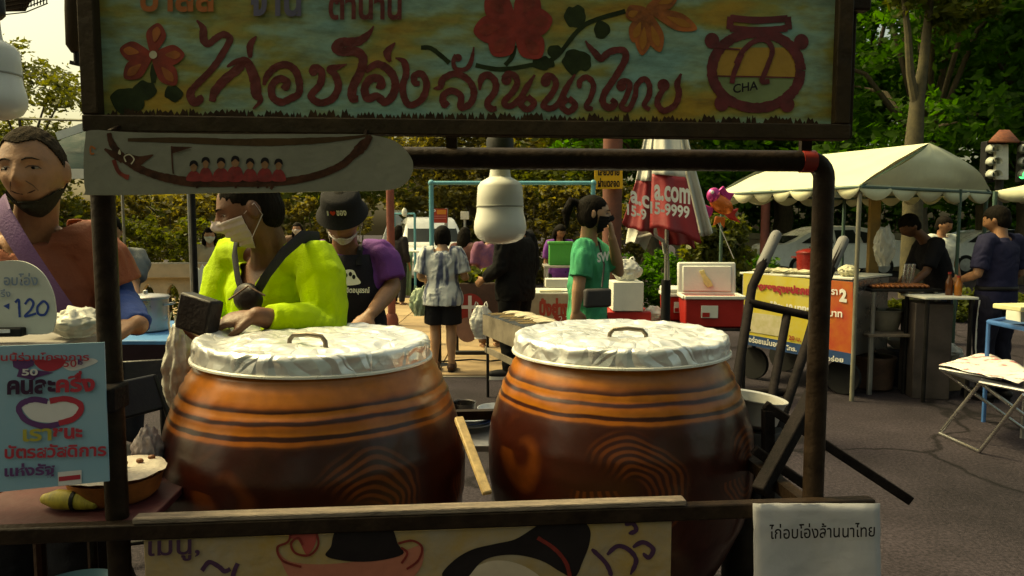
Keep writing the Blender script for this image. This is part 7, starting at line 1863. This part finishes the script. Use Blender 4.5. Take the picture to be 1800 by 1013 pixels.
# 6 woman in green
J = stand(P(1033, 500, 4.55).x, 4.55, 1.64, 82)
J['hd'] = P(1044, 376, 4.5); J['shR'] = P(1026, 437, 4.40); J['shL'] = P(1040, 432, 4.70)
J['elR'] = P(1018, 497, 4.36); J['wrR'] = P(1012, 545, 4.36)
J['elL'] = P(1088, 478, 4.66); J['wrL'] = P(1076, 418, 4.52)
GRN = cloth('green_tee', (.035, .30, .14))
p6 = person('woman in green tee touching her black mask, phone bag at her hip', J, SKIN_L, dict(m=GRN, sleeve=.85, loose=.02, inf=.012, folds=.009), dict(m=cloth('black_leggings', (.014, .014, .016))), dict(kind='pony', m=HAIR, vol=.97), head=(6, 4, 0), voxel=.0105, detail=1, hands=dict(L=dict(d=V((-.12, -.05, 1)), n=V((-1, .2, 0)), curl=.5), R=dict(d=V((.05, 0, -1)), n=V((0, 1, 0)), curl=.35)), shoes=(BLK, WPR))
surgical_mask(J, cloth('black_mask', (.013, .013, .014)), p6)
Mg = Matrix.Rotation(R(20), 3, 'Z')
hb = MB().box(P(1050, 524, 4.26), (.17, .05, .11), Mg).build('hip_bag', mat('grey_canvas', (.055, .05, .05), .7), p6, bevel=.015)
MB().tube([P(1058, 505, 4.26), P(1062, 465, 4.36), P(1052, 425, 4.50)], .006, 8, flat=.3).build('bag_strap', BLK, hb)
text('SW', P(1050, 462, 4.31), P(1072, 458, 4.33), P(1049, 445, 4.31), WPR, p6, 'shirt_lettering', .04)
# 7 seated woman by the balustrade
J = stand(P(367, 470, 10.55).x, 10.55, 1.6, 12, z0=-.30)
J['hd'] = P(368, 414, 10.5); dz = J['hd'].z - 1.47
for n_ in 'LR':
    s = 1 if n_ == 'L' else -1
    J['sh' + n_] = J['hd'] + J['lat'] * s * .16 + V((0, .03, -.19)); J['hip' + n_] = J['hd'] + J['lat'] * s * .09 + V((0, .06, -.66))
    J['kn' + n_] = J['hip' + n_] + V((.02 * s, -.16, -.02)); J['an' + n_] = J['kn' + n_] + V((0, -.05, -.40)); J['an' + n_].z = max(J['an' + n_].z, .08)
    J['el' + n_] = J['sh' + n_] + J['lat'] * s * .05 + V((0, -.04, -.25)); J['wr' + n_] = J['el' + n_] + J['lat'] * -s * .10 + V((0, -.16, -.06))
J['o'] = V((J['hd'].x, 10.6, 0))
p7 = person('seated woman in cream top and face mask at the left balustrade', J, SKIN_L, dict(m=cloth('cream_top', (.55, .43, .27)), sleeve=.9, loose=.03, inf=.02), dict(m=cloth('orange_skirt', (.45, .08, .02)), len=1.0, loose=.03, name='shorts'), dict(kind='long', m=HAIR, len=.28), head=(15, 5, 0), voxel=.015, detail=0)
surgical_mask(J, mat('mask_pale_blue', (.50, .58, .56), .8), p7, loops=False)
bnch = empty('bench', V((J['hd'].x, 10.65, 0)), 'low concrete bench under the seated woman', 'bench')
MB().box(V((J['hd'].x, 10.66, J['hipL'].z - .115)), (.9, .34, .06)).build('seat', CON, bnch, bevel=.01)
for s in (-.35, .35): MB().box(V((J['hd'].x + s, 10.66, (J['hipL'].z - .145) / 2)), (.12, .3, J['hipL'].z - .147)).build('leg', CON, bnch)
# far people
def far(label, px, d, h, yaw, top, bot, hairk='short', head=(0, 0, 0), skin=SKIN_T, mask=None, vox=.02, z0=0, sleeve=.85, lean=0, **kw):
    J = stand(P(px, 450, d).x, d, h, yaw, z0=z0, lean=lean); o = person(label, J, skin, dict(m=top, sleeve=sleeve, loose=.016), dict(m=bot, **kw), dict(kind=hairk, m=HAIR, len=.35), head=head, voxel=vox)
    if mask: surgical_mask(J, mask, o, loops=False)
    return o
DK = cloth('dark_trousers', (.02, .02, .025))
far('far person in black with long hair near the white pickup', 700, 14.0, 1.56, 150, cloth('far_black', (.02, .018, .02)), DK, 'long', sleeve=1.8)
far('far masked woman with dark hair between the neon and purple men', 524, 12.5, 1.6, 5, cloth('far_brown', (.16, .09, .06)), DK, 'long', mask=WM)
far('woman in brown top with black bag behind the striped shirt woman', 816, 9.9, 1.52, 150, cloth('far_maroon', (.10, .035, .03)), DK, 'long', mask=None)
far('person in pink and violet patterned shirt just left of the bulb', 861, 9.0, 1.56, 200, mat('pink_pattern', (.14, .05, .13), .8, scale=14, col2=(.30, .10, .14)), cloth('brown_trousers', (.14, .07, .04)), 'short')
far('far person in purple shirt behind the bright green crate', 984, 10.6, 1.56, 15, PURPLE, DK, 'long', head=(10, 25, 0))
# right stall people
J = stand(P(1655, 500, 7.35).x, 7.35, 1.68, -84, lean=.30)
J['hd'] = P(1598, 398, 7.3)
sx = P(1632, 428, 7.3)
J['shL'] = sx + V((0, -.16, .0)); J['shR'] = sx + V((.02, .16, 0))
J['elL'] = P(1628, 478, 7.1); J['wrL'] = P(1603, 500, 7.05); J['elR'] = P(1600, 478, 7.5); J['wrR'] = P(1580, 500, 7.35)
person('cook in black leaning over the grill bench under the canopy', J, SKIN_D, dict(m=cloth('cook_black', (.012, .011, .013)), sleeve=.85), dict(m=cloth('cook_navy', (.018, .024, .045))), dict(kind='short', m=HAIR, vol=1.05), head=(0, 35, 0), voxel=.014)
far('man in white shirt standing behind the cook', 1654, 9.4, 1.66, 10, cloth('white_shirt', (.60, .62, .54)), DK, 'short', head=(20, 15, 0), vox=.016, sleeve=.9)
J = stand(P(1752, 500, 6.3).x, 6.3, 1.70, -160, arm=14)
J['elL'] = J['shL'] + V((.0, 0, 0)) + (J['elL'] - J['shL']); J['wrL'] = J['elL'] + J['fw'] * .2 + V((.04, 0, -.06)); J['wrR'] = J['elR'] + J['fw'] * .2 + V((0, 0, -.1))
NV = cloth('navy_shirt', (.018, .018, .045))
p9 = person('man in navy polo with striped dark trousers at the right stall', J, SKIN_T, dict(m=NV, sleeve=.85, loose=.016, inf=.012), dict(m=cloth('navy_trousers', (.012, .012, .024)), loose=.025), dict(kind='short', m=HAIR, vol=1.03), head=(20, 15, 0), voxel=.012, hands=dict(L=dict(curl=.6), R=dict(curl=.6)), shoes=(BLK, BLK))
for n_ in 'LR':
    hp, kn, an = J['hip' + n_], J['kn' + n_], J['an' + n_]; s = J['lat'] * (1 if n_ == 'L' else -1)
    MB().tube([hp + s * .105, hp.lerp(kn, .5) + s * .108, kn + s * .09, kn.lerp(an, .9) + s * .078], .008, 6, flat=.4).build('trouser_stripe', WPR, p9)
MB().lathe((J['hipL'] + J['hipR']) / 2 + V((0, 0, .10)), [(.185, -.018), (.188, 0), (.185, .018)], 32, Matrix.Rotation(R(-160), 3, 'Z') @ Matrix.Diagonal((1, .76, 1)), caps=False).build('belt', BLK, p9, solid=.004)
